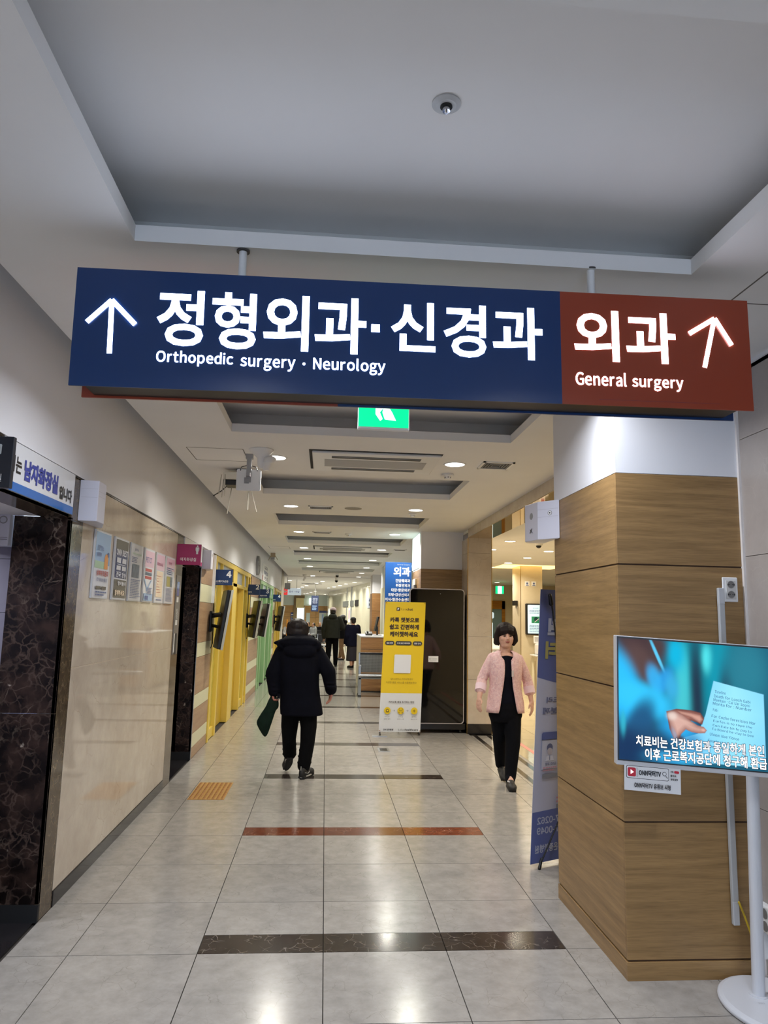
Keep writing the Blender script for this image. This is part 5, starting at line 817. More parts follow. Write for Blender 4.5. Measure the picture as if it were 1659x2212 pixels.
for i, y in enumerate(ROWS):
    for side, x in (('left', -0.463), ('right', 1.072)):
        if (side == 'left' and i == 9): continue
        if i < 3:
            lab = f'round recessed downlight over the {side} of the corridor, {("unseen fill added behind the camera", "just above the camera", "hidden just behind the hanging sign")[i]}'
        else:
            lab = f'round recessed downlight in the {side} row of the corridor, {ORD[i]}'
        downlight(x, y, ZC, lab, 'corridor downlights', COOL if i < 3 else NEUTRAL, LAMP * (1.35 if i < 3 else 1.15 if i < 4 else 1.6))
FARL = [(1.10, 28.05), (.80, 29.57), (.6, 31.38), (.36, 32.84), (.11, 34.3), (-.15, 27.96), (-.4, 29.5), (-.87, 32.27), (-1.12, 34.0), (-1.35, 35.57), (-1.41, 27.78), (-.86, 41.5), (-.6, 39.36), (-1.12, 43.4), (-1.33, 44.7), (-.07, 44.88), (-4, 30), (-4, 36), (-4, 42)]
FL = ['right line, first', 'right line, second', 'right line, third', 'right line, fourth', 'right line, fifth', 'left line, first', 'left line, second', 'left line, third', 'left line, fourth', 'left line, fifth', 'beside the hanging grey box', 'far line, third from the end', 'far line, fourth from the end', 'far line, second from the end', 'far line, last at left', 'last at right over the notice board', 'west side, near', 'west side, middle', 'west side, far']
for i, (x, y) in enumerate(FARL):
    downlight(x, y, ZC, 'small round downlight over the far waiting hall, ' + FL[i], 'waiting hall downlights', NEUTRAL, 30, .085)
RL = [(2.985, 11.49), (4.127, 14.5), (4.106, 13.0), (3.02, 12.97), (4.10, 15.96), (4.08, 17.4), (3.6, 8.3), (3.6, 5.6), (6.2, 13), (6.2, 9), (4.6, 21.5), (5.9, 24.5)]
downlight(-2.3, 3.75, 2.141, 'cool downlight hidden inside the left toilet passage', 'toilet passage downlights', COOL, 8)
downlight(-2.3, 7.9, 2.141, 'downlight hidden inside the second toilet passage', 'toilet passage downlights', NEUTRAL, 4)
RLL = ['above the woman in pink', 'left of the glowing pillar cove', 'partly hidden by the near oak column', 'at the edge of the marble pier', 'just before the glowing cove', 'just before the green exit sign', 'inside the opening beyond the lintel', 'nearest, behind the near oak column', 'far right, hidden by the oak column', 'right, hidden by the oak column', 'beyond the pillar towards the glass door', 'last before the glass door']
FLL = None
for i, (x, y) in enumerate(RL):
    downlight(x, y, 2.9, 'warm white downlight in the side room, ' + RLL[i], 'side room downlights', (1.0, .9, .72), 24, .085, M_lampw)
# sprinkler in the near tray
t = thing('ceiling_sprinkler', (.309, 1.915, ZU), 'round sprinkler plate with dark centre in the nearest ceiling recess', 'sprinkler')
G().rings([(.309, 1.915, ZU, .043, .043), (.309, 1.915, ZU - .004, .043, .043), (.309, 1.915, ZU - .010, .030, .030), (.309, 1.915, ZU - .010, .018, .018)], 36).build('cover_plate', mat('sprinkler_plate', (190, 192, 194), .4), t, smooth=False)
G().disc((.309, 1.915), .0185, .0175, ZU - .013, ZU - .0095, 28).build('dark_ring', M_blackm, t)
G().disc((.309, 1.915), .0115, .0115, ZU - .026, ZU - .012, 24).disc((.309, 1.915), .004, .004, ZU - .034, ZU - .026, 12).build('head', M_chrome, t)
# big ceiling air conditioner and the farther ones
def aircon(x0, x1, y0, y1, label):
    t = thing('ceiling_air_conditioner', ((x0 + x1) / 2, (y0 + y1) / 2, ZC), label, 'air conditioner')
    g = G().box(x0, x1, y0, y1, ZC - .022, ZC + .001); g.build('panel', M_plain, t, bevel=.008)
    G().box(x0 - .025, x1 + .004, y0 - .03, y1 + .01, ZC - .002, ZC + .0005).build('shadow_gap', M_blackm, t)
    for a, b in ((y0 + .09, y0 + .17), (y1 - .17, y1 - .09)):
        G().box(x0 + .16, x1 - .16, a, b, ZC - .0235, ZC - .015).build('air_slot', mat('slot_dark', (52, 48, 44), .6), t)
        G().box(x0 + .165, x1 - .165, a + .01, a + .018, ZC - .028, ZC - .02).build('louvre', M_grey, t)
    g = G()
    for k in range(16): g.box(x0 + .10, x1 - .10, y0 + .22 + (y1 - y0 - .44) * k / 16, y0 + .22 + (y1 - y0 - .44) * (k + .6) / 16, ZC - .026, ZC - .02)
    g.build('intake_grille', mat('grille_grey', (186, 184, 180), .5), t)
    return t
aircon(-.15, .91, 5.66, 6.38, 'large white ceiling cassette air conditioner past the hanging sign')
aircon(-.25, .83, 13.65, 14.35, 'second ceiling air conditioner farther down the corridor')
aircon(-.2, .8, 21.3, 22.0, 'third ceiling air conditioner near the end of the corridor')
aircon(-1.0, -.2, 29.9, 30.4, 'ceiling air conditioner over the far waiting hall')
def vent(x0, x1, y0, y1, label, z=ZC):
    t = thing('ceiling_vent', ((x0 + x1) / 2, (y0 + y1) / 2, z), label, 'vent')
    g = G(); g.box(x0, x1, y0, y0 + .02, z - .01, z + .001); g.box(x0, x1, y1 - .02, y1, z - .01, z + .001); g.box(x0, x0 + .02, y0, y1, z - .01, z + .001); g.box(x1 - .02, x1, y0, y1, z - .01, z + .001)
    g.build('frame', M_plain, t)
    G().box(x0 + .02, x1 - .02, y0 + .02, y1 - .02, z - .0015, z + .001).build('backing', mat('vent_dark', (84, 78, 70), .7), t)
    for k in range(4):
        w = .03 + .022 * k
        if (x1 - x0) / 2 - w < .02 or (y1 - y0) / 2 - w < .012: break
        g = G(); a, b, c, d = x0 + w, x1 - w, y0 + w, y1 - w; g.box(a, b, c, c + .005, z - .009, z - .002); g.box(a, b, d - .005, d, z - .009, z - .002); g.box(a, a + .005, c, d, z - .009, z - .002); g.box(b - .005, b, c, d, z - .009, z - .002)
        g.build('louvre_ring', M_grey, t)
    return t
vent(1.29, 1.56, 5.82, 6.10, 'square ceiling vent right of the nearest air conditioner')
vent(-.25, .05, 8.62, 8.84, 'small ceiling vent between the second pair of downlights')
vent(-.25, .05, 11.3, 11.5, 'small ceiling vent between the third pair of downlights')
vent(1.30, 1.55, 13.9, 14.15, 'ceiling vent right of the second air conditioner')
t = thing('ceiling_speaker', (.30, 8.73, ZC), 'flat round speaker grille in the ceiling beside the small vent', 'speaker')
G().disc((.30, 8.73), .105, .112, ZC - .006, ZC + .001).build('grille', mat('speaker_mesh', (150, 146, 138), .7), t); G().disc((.30, 8.73), .118, .118, ZC - .003, ZC + .001).build('rim', M_plain, t)
def smoke(x, y, label, r=.05, z=ZC):
    t = thing('smoke_detector', (x, y, z), label, 'detector')
    G().disc((x, y), r * 1.1, r, z - .018, z + .001, 28).build('base', M_plain, t)
    G().disc((x, y), r * .45, r * .62, z - .045, z - .018, 24).build('sensing_head', M_plain, t)
    for a in range(6): G().obox((x + r * .5 * math.cos(a * 1.05 + .5), y + r * .5 * math.sin(a * 1.05 + .5), z - .033), (.008, .008, .008)).build('dark_port', M_blackm, t)
    return t
smoke(1.083, 6.42, 'white smoke detector beside the nearest right downlight', .055)
smoke(1.07, 8.98, 'white smoke detector behind the second right downlight')
smoke(.33, 11.5, 'smoke detector in the middle of the ceiling by the third downlights', .055)
for i, (x, y) in enumerate(((.33, 22.6), (.33, 24.0))):
    t = thing('ceiling_dome_camera', (x, y, ZC), ('black dome camera hanging before the corridor end', 'lower black dome camera at the corridor end')[i], 'camera')
    G().disc((x, y), .045, .055, ZC - .06 - .09 * i, ZC, 20).build('mount', M_plain, t); G().ell((x, y, ZC - .07 - .09 * i), (.05, .05, .05)).build('dome', M_black, t, smooth=True)
t = thing('ceiling_dome_camera', (3.55, 11.78, 2.9), 'small dark dome camera on the side room ceiling', 'camera')
G().disc((3.55, 11.78), .06, .07, 2.87, 2.901, 20).build('mount', M_plain, t); G().ell((3.55, 11.78, 2.865), (.045, .045, .04)).build('dome', M_black, t, smooth=True)
# exit sign (pictogram) hanging behind the big sign
M_exg = mat('exit_green', (0, 214, 130), .4, emit=1.3); M_exw = mat('exit_white', (232, 255, 244), .4, emit=1.5)
def exit_sign(cx, y, z0, z1, w, label, hang):
    t = thing('exit_sign', (cx, y, z0), label, 'sign')
    box('housing', cx - w / 2, cx + w / 2, y, y + .03, z0, z1, M_plain, t, .003)
    p = Print((cx - w / 2, y, z0), (1, 0, 0), (0, 0, 1), .001); h = z1 - z0
    p.rect(.004, w - .004, .012, h - .004, M_exg)
    S = w / .25
    q = lambda L: [(a * S, b * S) for a, b in L]
    p.poly(q([(.085, .140), (.085, .075), (.108, .042), (.120, .052), (.106, .085), (.125, .110), (.150, .150)]), M_exw)
    p.poly(q([(.118, .085), (.130, .050), (.185, .045), (.166, .085), (.150, .110), (.128, .128)]), M_exw)
    p.circ(.150 * S, .205 * S, .019 * S, M_exw)
    p.poly(q([(.095, .185), (.150, .180), (.200, .155), (.196, .142), (.150, .160), (.120, .120), (.085, .140)]), M_exw)
    p.poly(q([(.095, .185), (.050, .150), (.058, .140), (.100, .165)]), M_exw)
    p.build('running_figure_print', t)
    g = G().cyl((cx - w * .3, y + .015, z1), (cx - w * .3, y + .015, hang), .005).cyl((cx + w * .3, y + .015, z1), (cx + w * .3, y + .015, hang), .005); g.build('hanger', M_plain, t)
exit_sign(.252, 3.38, 2.524, 2.79, .252, 'green and white running figure exit sign, lower half seen under the hanging sign', ZC)
t = thing('exit_sign', (5.87, 24, 2.49), 'small green lit exit sign inside the side room', 'sign')
box('housing', 5.73, 6.01, 24, 24.03, 2.49, 2.75, M_exg, t, .004); Print((5.73, 24, 2.49), (1, 0, 0), (0, 0, 1)).rect(.07, .21, .0, .26, mat('exit_core', (225, 255, 250), .4, emit=2)).build('lit_centre', t)
G().cyl((5.87, 24.015, 2.75), (5.87, 24.015, 2.9), .008).build('hanger', M_plain, t)
# ceiling camera on a cone base, square antenna plate, wireless box with hanging aerials
t = thing('surveillance_camera', (-.56, 5.72, ZC), 'white surveillance camera on a cone base at the left of the ceiling', 'camera')
cx, cy = -.56, 5.72
G().rings([(cx, cy, ZC, .098, .098), (cx, cy, ZC - .01, .098, .098), (cx + .002, cy, ZC - .05, .055, .055), (cx + .004, cy, ZC - .07, .036, .036), (cx + .006, cy, ZC - .13, .032, .032), (cx + .008, cy, ZC - .155, .018, .018)], 32).build('cone_base', M_plain, t, smooth=True)
G().cap((cx + .02, cy, ZC - .085), (cx + .075, cy - .01, ZC - .075), .028, .028, 18, 5).build('joint', M_plain, t, smooth=True)
G().rings([(cx + .045, cy - .01, ZC - .17, .025, .025), (cx + .053, cy - .01, ZC - .115, .036, .036), (cx + .055, cy - .01, ZC - .113, .046, .046), (cx + .062, cy - .01, ZC - .105, .044, .044), (cx + .075, cy - .01, ZC - .075, .05, .05), (cx + .08, cy - .01, ZC - .06, .03, .03)], 28).build('camera_body', M_plain, t, smooth=True)
t = thing('antenna_plate', (-.667, 5.85, ZC), 'white square antenna plate on a bracket left of the surveillance camera', 'antenna')
px, py = -.672, 5.9
G().loft([[(x, py + d, z) for x, z in rrect(px - .1, px + .1, 2.63, 2.81, .014)] for d in (0, .022)]).build('plate', M_plain, t)
g = G().box(px - .02, px + .02, py - .012, py - .003, 2.70, 2.90).cyl((px, py - .01, 2.78), (px, py - .01, 2.76), .015).box(px - .016, px + .016, py - .05, py - .01, 2.745, 2.775).box(px - .035, px + .005, py - .006, py - .001, 2.69, 2.74)
g.box(px - .03, px + .03, py - .012, py + .03, 2.90, ZC); g.build('bracket', M_grey, t)
g = G(); g.tube([(px - .07, py, 2.80), (px - .06, py, 2.83), (px - .02, py, 2.84)], .004); g.tube([(px + .07, py, 2.80), (px + .06, py, 2.83), (px + .02, py, 2.84)], .004); g.build('cable', M_black, t)
t = thing('wireless_box', (-.86, 6.55, ZC), 'cream wireless box with thin hanging aerials under the ceiling hatch', 'router')
box('box', -.97, -.66, 6.48, 6.68, 2.83, 2.90, mat('cream_plastic', (214, 208, 194), .5), t, .01)
box('dark_underside', -.95, -.66, 6.49, 6.67, 2.78, 2.829, M_black, t, .006)
G().box(-.86, -.76, 6.54, 6.62, 2.90, ZC).build('bracket', M_black, t)
for i, (ax, ay, bx, by, L) in enumerate(((-.985, 6.5, -1.0, 6.5, .17), (-.965, 6.52, -.975, 6.52, .20), (-.95, 6.48, -.945, 6.48, .19), (-.90, 6.6, -.93, 6.6, .26), (-.74, 6.58, -.745, 6.58, .22), (-.73, 6.56, -.66, 6.56, .24))):
    top = 2.87 if i < 3 else 2.79
    G().cap((ax, ay, top), (bx, by, top - L), .0045 if i != 4 else .009, .0045 if i != 4 else .009).build('aerial', mat('aerial_grey', (170, 164, 152), .5), t, smooth=True)
G().tube([(-.94, 6.6, 2.79), (-1.0, 6.62, 2.74), (-1.07, 6.65, 2.70)], .005).tube([(-.83, 6.6, 2.78), (-.80, 6.55, 2.77), (-.77, 6.56, 2.78)], .005).build('cable', M_black, t)
t = thing('ceiling_device', (-1.17, 15.6, ZC), 'small beige device bracketed to the ceiling above the green door', 'device')
G().box(-1.22, -1.12, 15.55, 15.65, 2.85, ZC).cap((-1.22, 15.6, 2.88), (-1.27, 15.6, 2.78), .006, .006).cap((-1.12, 15.6, 2.88), (-1.07, 15.6, 2.80), .006, .006).build('bracket', mat('beige_metal', (168, 150, 120), .4), t)
G().box(-1.205, -1.135, 15.54, 15.66, 2.80, 2.85).build('device_body', M_grey, t)
t = thing('ceiling_camera', (-.72, 23.6, ZC), 'white ceiling camera near the last left downlight', 'camera')
G().disc((-.72, 23.6), .04, .07, 2.86, ZC, 18).cap((-.70, 23.6, 2.84), (-.74, 23.55, 2.76), .04, .03).build('camera_body', M_plain, t, smooth=True)
t = thing('hanging_notice_box', (-1.35, 25.6, ZC), 'grey square box hanging at the start of the waiting hall', 'box')
box('housing', -1.47, -1.27, 25.6, 25.7, 2.52, 2.74, M_grey, t, .004); G().cyl((-1.37, 25.65, 2.74), (-1.37, 25.65, ZC), .01).build('hanger', M_grey, t)

# ================================================================== THE BIG HANGING SIGN
sg = thing('hanging_sign', (.315, 2.48, ZC), 'long blue and rust backlit direction sign hanging across the corridor', 'sign')
x0, x1, z0, z1, xs, yf = -.897, 1.528, 2.383, 2.807, .813, 2.41
G().box(x0, xs, yf, yf + .006, z0, z1).build('blue_panel', M_signblue, sg)
G().box(xs, x1, yf, yf + .006, z0, z1).build('rust_panel', M_signred, sg)
G().box(x0 + .045, x1 - .045, yf + .006, 2.542, z0 + .008, z1 - .004).build('housing', mat('sign_housing', (22, 19, 19), .4), sg)
G().box(x0, .015, 2.542, 2.55, z0, z1).build('rear_rust_panel', M_signred, sg)
G().box(.015, x1, 2.542, 2.55, z0, z1).build('rear_blue_panel', M_signblue, sg)
for x in (-.344, .962):
    G().cyl((x, 2.49, z1 - .01), (x, 2.49, ZC - .004), .0145, n=20).build('suspension_pole', M_plain, sg, smooth=False)
    G().disc((x, 2.49), .024, .024, ZC - .004, ZC + .002, 20).build('ceiling_collar', mat('collar_dark', (60, 58, 56), .5), sg)
def letters(name, s, a, b, c, d, bold=.02):
    p = Print((0, yf, 0), (1, 0, 0), (0, 0, 1), .0012); p.text(s, a, b, c, d, M_glow, bold); return p.build(name, sg)
for k, ch in enumerate('정형외과'): letters('korean_letter', ch, (-.618, -.431, -.252, -.073)[k], (-.458, -.277, -.094, .108)[k], (2.537, 2.534, 2.536, 2.534)[k], 2.741, .020)
p = Print((0, yf, 0), (1, 0, 0), (0, 0, 1), .0012); p.rect(.126, .156, 2.619, 2.648, M_glow); p.build('dot', sg)
for k, ch in enumerate('신경과'): letters('korean_letter', ch, (.196, .385, .563)[k], (.355, .539, .745)[k], (2.554, 2.540, 2.540)[k], 2.737, .020)
letters('english_lettering', 'Orthopedic', -.612, -.351, 2.4665, 2.520, .014); letters('english_lettering', 'surgery', -.326, -.137, 2.4605, 2.506, .014); letters('dot', '·', -.112, -.102, 2.486, 2.496, .0); letters('english_lettering', 'Neurology', -.075, .178, 2.4605, 2.518, .014)
for k, ch in enumerate('외과'): letters('korean_letter', ch, (.862, 1.056)[k], (1.030, 1.243)[k], 2.547, 2.741, .020)
letters('english_lettering', 'General', .864, 1.052, 2.455, 2.506, .014); letters('english_lettering', 'surgery', 1.073, 1.265, 2.443, 2.489, .014)
def arrow(tip, l, r, b, w):
    p = Print((0, yf, 0), (1, 0, 0), (0, 0, 1), .0012); p.line(tip, b, w, M_glow); p.line(tip, l, w, M_glow); p.line(tip, r, w, M_glow); p.build('arrow', sg)
arrow((-.773, 2.692), (-.851, 2.609), (-.689, 2.607), (-.769, 2.500), .017)
arrow((1.396, 2.730), (1.296, 2.667), (1.456, 2.629), (1.349, 2.540), .017)
gp = Print((0, yf, 0), (1, 0, 0), (0, 0, 1), .0007); gp.rects([(-.10, .25, 2.4040, 2.4046), (.95, 1.4, 2.404, 2.4046)], M_navyblue); gp.build('scratch_line', sg)
sg.rotation_euler = (0, -math.radians(.47), 0)

# ================================================================== LEFT WALL
def mens_figure(p, cx, y0, h, m, skirt=False):
    k = h / 1.0
    p.circ(cx, y0 + .90 * k, .095 * k, m, 18)
    p.rr(cx - .20 * k, cx + .20 * k, y0 + .66 * k, y0 + .775 * k, .05 * k, m)
    p.rr(cx - .20 * k, cx - .135 * k, y0 + .40 * k, y0 + .74 * k, .03 * k, m); p.rr(cx + .135 * k, cx + .20 * k, y0 + .40 * k, y0 + .74 * k, .03 * k, m)
    p.rect(cx - .11 * k, cx + .11 * k, y0 + .38 * k, y0 + .70 * k, m)
    if skirt: p.poly([(cx - .15 * k, y0 + .30 * k), (cx + .15 * k, y0 + .30 * k), (cx + .10 * k, y0 + .48 * k), (cx - .10 * k, y0 + .48 * k)], m)
    p.rr(cx - .11 * k, cx - .012 * k, y0, y0 + .42 * k, .02 * k, m); p.rr(cx + .012 * k, cx + .11 * k, y0, y0 + .42 * k, .02 * k, m)
def flag_sign(name, y, m, label, group=None, z0=2.078, z1=2.279, d=.025, w=.23):
    t = thing(name, (XL, y, z0), label, 'sign', group)
    box('sign_box', XL + .002, XL + w, y, y + d, z0, z1, m, t, .002)
    return t, Print((XL, y, z0), (1, 0, 0), (0, 0, 1), .0008)
M_men = mat('mens_sign_black', (20, 26, 40), .35); M_wom = mat('womens_sign_magenta', (140, 22, 78), .35)
M_fig = mat('figure_print', (196, 200, 200), .5)
t, p = flag_sign('toilet_sign', 2.80, M_men, 'black projecting toilet sign with white man figure at the left edge')
mens_figure(p, .168, .088, .105, M_fig); p.text('남자화장실', .03, .20, .022, .052, M_txtw, .0); p.build('figure_print', t)
t, p = flag_sign('toilet_sign', 7.03, M_wom, 'magenta projecting toilet sign with small white woman figure')
mens_figure(p, .195, .105, .085, M_fig, True); p.text('여자화장실', .038, .188, .035, .07, M_txtw, .0); p.build('figure_print', t)
def room_sign(y, num, txt, label, par=None):
    t, p = flag_sign('room_number_sign', y, M_navyblue, label, 'room number signs', 1.985 if y < 12 else 1.975, 2.187 if y < 12 else 2.165)
    p.text(num, .150, .214, .100, .188, M_txtw, .04); p.text(txt, .018, .018 + .032 * len(txt), .034, .066, M_txtw, .02); p.rect(.02, .12, .016, .019, M_grey); p.build('number_print', t)
room_sign(9.47, '4', '소화기내과', 'navy room sign with white number 4, nearest of the row')
room_sign(13.44, '2', '내과', 'navy room sign with white number 2 after the yellow doors')
room_sign(15.78, '3', '호흡기내과', 'navy room sign with white number 3 by the green doors')
room_sign(19.8, '4', '내과', 'navy room sign with white number 4, smallest and farthest')
# header panel of the men's toilet
t = thing('toilet_header_panel', (XL, 3.3, 2.153), 'white and blue header panel with blue Korean lettering over the left toilet opening', 'sign')
G().box(XL - .004, XL + .008, 3.22, 4.125, 2.153, 2.381).build('panel', mat('header_white', (226, 228, 232), .08), t)
p = Print((XL + .008, 3.22, 2.153), (0, 1, 0), (0, 0, 1), .0008)
M_hb = mat('header_blue', (46, 110, 190), .08); M_hp = mat('header_purple_blue', (58, 70, 160), .3); M_ink = mat('ink_black', (26, 24, 28), .4)
p.rect(0, .905, 0, .043, M_hb); p.text('는', .132, .196, .088, .165, M_ink, .03); p.text('남자화장실', .225, .655, .070, .172, M_hp, .05); p.text('입니다', .680, .868, .058, .130, M_ink, .04)
p.text('여기', .0, .115, .088, .165, M_ink, .03); p.build('lettering', t)
t = thing('toilet_header_panel', (XL, 7.36, 2.15), 'glossy white header panel over the second toilet opening', 'sign')
G().box(XL - .004, XL + .008, 7.36, 8.41, 2.153, 2.381).build('panel', mat('header_white', (226, 228, 232), .08), t)
p = Print((XL + .008, 7.36, 2.153), (0, 1, 0), (0, 0, 1), .0008); p.rect(0, 1.05, 0, .043, mat('header_pink', (190, 60, 120), .1)); p.text('여자화장실 입니다', .1, .9, .07, .16, M_wom, .03); p.build('lettering', t)
# wedge-shaped white air purifiers
def purifier(y, label, z0=2.135, z1=2.375, side='left', x=None):
    X = XL if side == 'left' else x
    s = 1 if side == 'left' else -1
    t = thing('air_purifier', (X, y, z0), label, 'air purifier', None)
    a, b = (y, y + .36)
    pts = [(X, a), (X + s * .105, a + .012), (X + s * .105, a + .15), (X + s * .035, b), (X, b)]
    if s < 0: pts = pts[::-1]
    G().loft([[(q[0], q[1], z) for q in pts] for z in (z0, z1)]).build('case', mat('purifier_white', (214, 214, 226), .35), t, bevel=.004)
    return t, X, a, b
t, X, a, b = purifier(4.235, 'white wedge air purifier above the left end of the beige marble')
p = Print((X + .105, a + .012, 2.135), (0, 1, 0), (0, 0, 1), .0008); p.rects([(.0, .138, .178, .1788), (.0, .138, .15, .1508)], M_grey); p.build('panel_lines', t)
v = Vector((-.07, .198, 0)); L_ = v.length; v.normalize()
p = Print((X + .105, a + .15, 2.135), v, (0, 0, 1), .0008); p.circ(.10, .162, .020, M_grey); p.circ(.10, .162, .015, mat('lens', (210, 212, 222), .2)); p.line((.09, .045), (.115, .075), .006, M_ink); p.line((.1, .06), (.12, .045), .005, M_ink); p.build('sensor_print', t)
p = Print((X, a + .0, 2.135), (1, .114, 0), (0, 0, 1), .0008); p.rects([(.01, .1, .19, .1908), (.01, .1, .14, .1408)], M_grey); p.build('side_lines', t)
t, X, a, b = purifier(8.44, 'white air purifier behind the magenta toilet sign', 2.13, 2.35)
p = Print((X + .105, a + .012, 2.13), (0, 1, 0), (0, 0, 1), .0008); p.circ(.07, .16, .02, M_grey); p.build('sensor_print', t)
# the one inside the passage hangs on the tiled wall facing the corridor
t = thing('air_purifier', (-1.9, 4.2, 1.95), 'white air purifier on the tiled wall inside the left toilet passage', 'air purifier')
G().loft([[(x, y, z) for x, y in ((-1.98, 4.2), (-1.98, 4.16), (-1.90, 4.09), (-1.765, 4.10), (-1.765, 4.2))] for z in (1.965, 2.175)]).build('case', mat('purifier_white', (214, 214, 226), .35), t, bevel=.004)
p = Print((-1.90, 4.09, 1.965), (1, .074, 0), (0, 0, 1), .0008); p.circ(.10, .145, .022, M_grey); p.circ(.10, .145, .016, mat('lens', (210, 212, 222), .2)); p.rects([(.0, .13, .178, .179), (.0, .13, .035, .038), (0, .13, .046, .048)], M_ink); p.build('sensor_print', t)
# right one on the oak column
t = thing('air_purifier', (1.435, 4.3, 2.13), 'white wedge air purifier on the far top edge of the near oak column', 'air purifier')
pts = [(1.433, 4.31), (1.330, 4.43), (1.295, 4.60), (1.335, 4.64), (1.433, 4.64)]
G().loft([[(x, y, z) for x, y in pts[::-1]] for z in (2.128, 2.372)]).build('case', mat('purifier_white', (214, 214, 226), .35), t, bevel=.004)
A, B = Vector((1.330, 4.43, 2.128)), Vector((1.433, 4.31, 2.128)); v = (B - A).normalized()
p = Print(A, v, (0, 0, 1), .0008); p.circ(.09, .165, .016, M_grey); p.circ(.09, .165, .012, M_plain); p.circ(.09, .165, .005, M_ink); p.rects([(0, .15, .19, .1908), (0, .15, .142, .1428)], M_grey); p.build('sensor_print', t)
A, B = Vector((1.295, 4.60, 2.128)), Vector((1.330, 4.43, 2.128)); v = (B - A).normalized()
p = Print(A, v, (0, 0, 1), .0008); p.circ(.09, .16, .022, M_grey); p.line((.07, .05), (.10, .08), .008, M_ink); p.line((.075, .075), (.105, .05), .006, M_ink); p.build('mark_print', t)
# six poster frames
PO = [(4.55, 4.875, 'pale blue poster with an orange figure and red lettering, nearest of the row'),
      (4.972, 5.31, 'navy and brown poster with white lettering, second of the row'),
      (5.372, 5.722, 'white poster with dark photo and blue text, third of the row'),
      (5.78, 6.11, 'white poster with red bands and crossed blue ribbons, fourth of the row'),
      (6.18, 6.50, 'pink poster with a cream panel, fifth of the row'),
      (6.558, 6.92, 'white poster with a yellow picture, nearest the dark doorway')]
M_post = mat('poster_paper', (216, 218, 226), .15); M_pblue = mat('poster_blue', (150, 178, 214), .2); M_pnavy = mat('poster_navy', (52, 60, 110), .2)
M_pbrown = mat('poster_brown', (84, 74, 56), .2); M_pred = mat('poster_red', (176, 70, 70), .3); M_pink = mat('poster_pink', (222, 190, 206), .2); M_pcream = mat('poster_cream', (236, 216, 190), .2)
M_pgry = mat('poster_photo', (86, 98, 116), .3, noise=.4, nscale=30); M_pyel = mat('poster_olive', (176, 166, 80), .3); M_por = mat('poster_orange', (224, 150, 70), .3); M_pgreen = mat('poster_green', (170, 200, 170), .3)
M_pprp = mat('poster_text_blue', (90, 104, 150), .4)
for i, (a, b, lab) in enumerate(PO):
    z0, z1 = 1.697, 2.126; w, h = b - a, z1 - z0
    t = thing('wall_poster', (XL, a, z0), lab, 'poster', 'posters on the beige marble wall')
    box('frame', XL + .001, XL + .014, a, b, z0, z1, mat('poster_frame', (200, 202, 206), .2), t, .002)
    p = Print((XL + .014, a, z0), (0, 1, 0), (0, 0, 1), .0006)
    p.rect(.008, w - .008, .008, h - .008, M_post)
    if i == 0:
        p.rect(.012, w - .012, .215, h - .012, M_pblue); p.rect(.012, w - .06, .19, .235, M_pgreen); p.circ(w - .085, .25, .04, M_por, 12); p.rect(w - .125, w - .05, .19, .26, M_por)
        p.circ(w - .05, .285, .018, M_pprp, 10); p.text('건강한 미소', .04, .17, .30, .335, M_pprp, .01); p.text('임플란트', .04, .13, .262, .29, M_pprp, .02); p.text('상복부초음파', .05, w - .03, .142, .18, M_pred, .03); p.text('간 담낭 췌장', .06, w - .05, .108, .132, M_pprp, .01)
        p.rects([(.05, .15, .058, .078), (.165, .26, .058, .078)], M_pbrown); p.lines(.05, w - .05, .015, .05, 2, M_pprp)
    elif i == 1:
        p.rect(.02, w - .02, .15, h - .02, M_pnavy); p.rect(.02, w - .02, .345, h - .015, M_pbrown); p.rect(.02, w - .02, .015, .14, M_pbrown); p.text('OWN BEST', .03, w - .03, .305, .35, M_post, .05)
        p.rects([(.05, .15, .255, .29), (.18, .28, .255, .29), (.05, .15, .205, .235), (.18, .28, .205, .235)], M_post); p.lines(.06, .27, .238, .25, 1, M_post); p.text('전국 방송', .05, w - .05, .155, .195, M_post, .03); p.text('명의들의', .10, w - .04, .10, .13, M_post, .03); p.text('함께하세요', .04, w - .06, .03, .07, M_pcream, .05)
    elif i == 2:
        p.text('교수님', .10, .2, .375, .395, M_pprp, .02); p.text('척추 관절 특화', .04, w - .05, .345, .36, M_pgreen, .02); p.lines(.03, .2, .285, .33, 4, M_pprp); p.rect(.05, w - .1, .175, .275, M_pgry); p.lines(.03, w - .03, .02, .165, 12, M_pprp, .4)
    elif i == 3:
        p.rect(.02, w - .02, .28, .41, M_pink); p.text('PET-CT', .04, .23, .315, .36, M_pprp, .02); p.rects([(.04, .25, .245, .268), (.04, .25, .185, .208)], M_pred); p.rect(.04, .25, .215, .238, M_pgry)
        p.line((.02, .18), (.13, .10), .02, M_pblue); p.line((.25, .18), (.1, .09), .015, M_pblue); p.rect(.02, w - .02, .012, .07, M_pblue); p.lines(.12, w - .05, .06, .12, 5, M_pprp); p.rect(.06, .16, .02, .05, M_pprp)
    elif i == 4:
        p.rect(.015, w - .015, .28, .41, M_pink); p.text('대장내시경', .03, .24, .315, .345, M_wom, .03); p.rect(.03, w - .06, .05, .27, M_pcream); p.lines(.05, .2, .08, .24, 7, M_pred, .2, .7); p.lines(.05, .25, .02, .035, 1, M_pprp)
    else:
        p.rect(.015, w - .015, .3, .41, M_pink); p.text('안내문', .09, .22, .355, .38, M_wom, .02); p.lines(.03, w - .05, .26, .33, 4, M_pprp); p.rect(.04, .18, .155, .245, M_pyel); p.rect(.18, .27, .155, .245, M_pgry); p.lines(.03, w - .05, .02, .145, 11, M_pprp, .4)
    p.build('print', t)
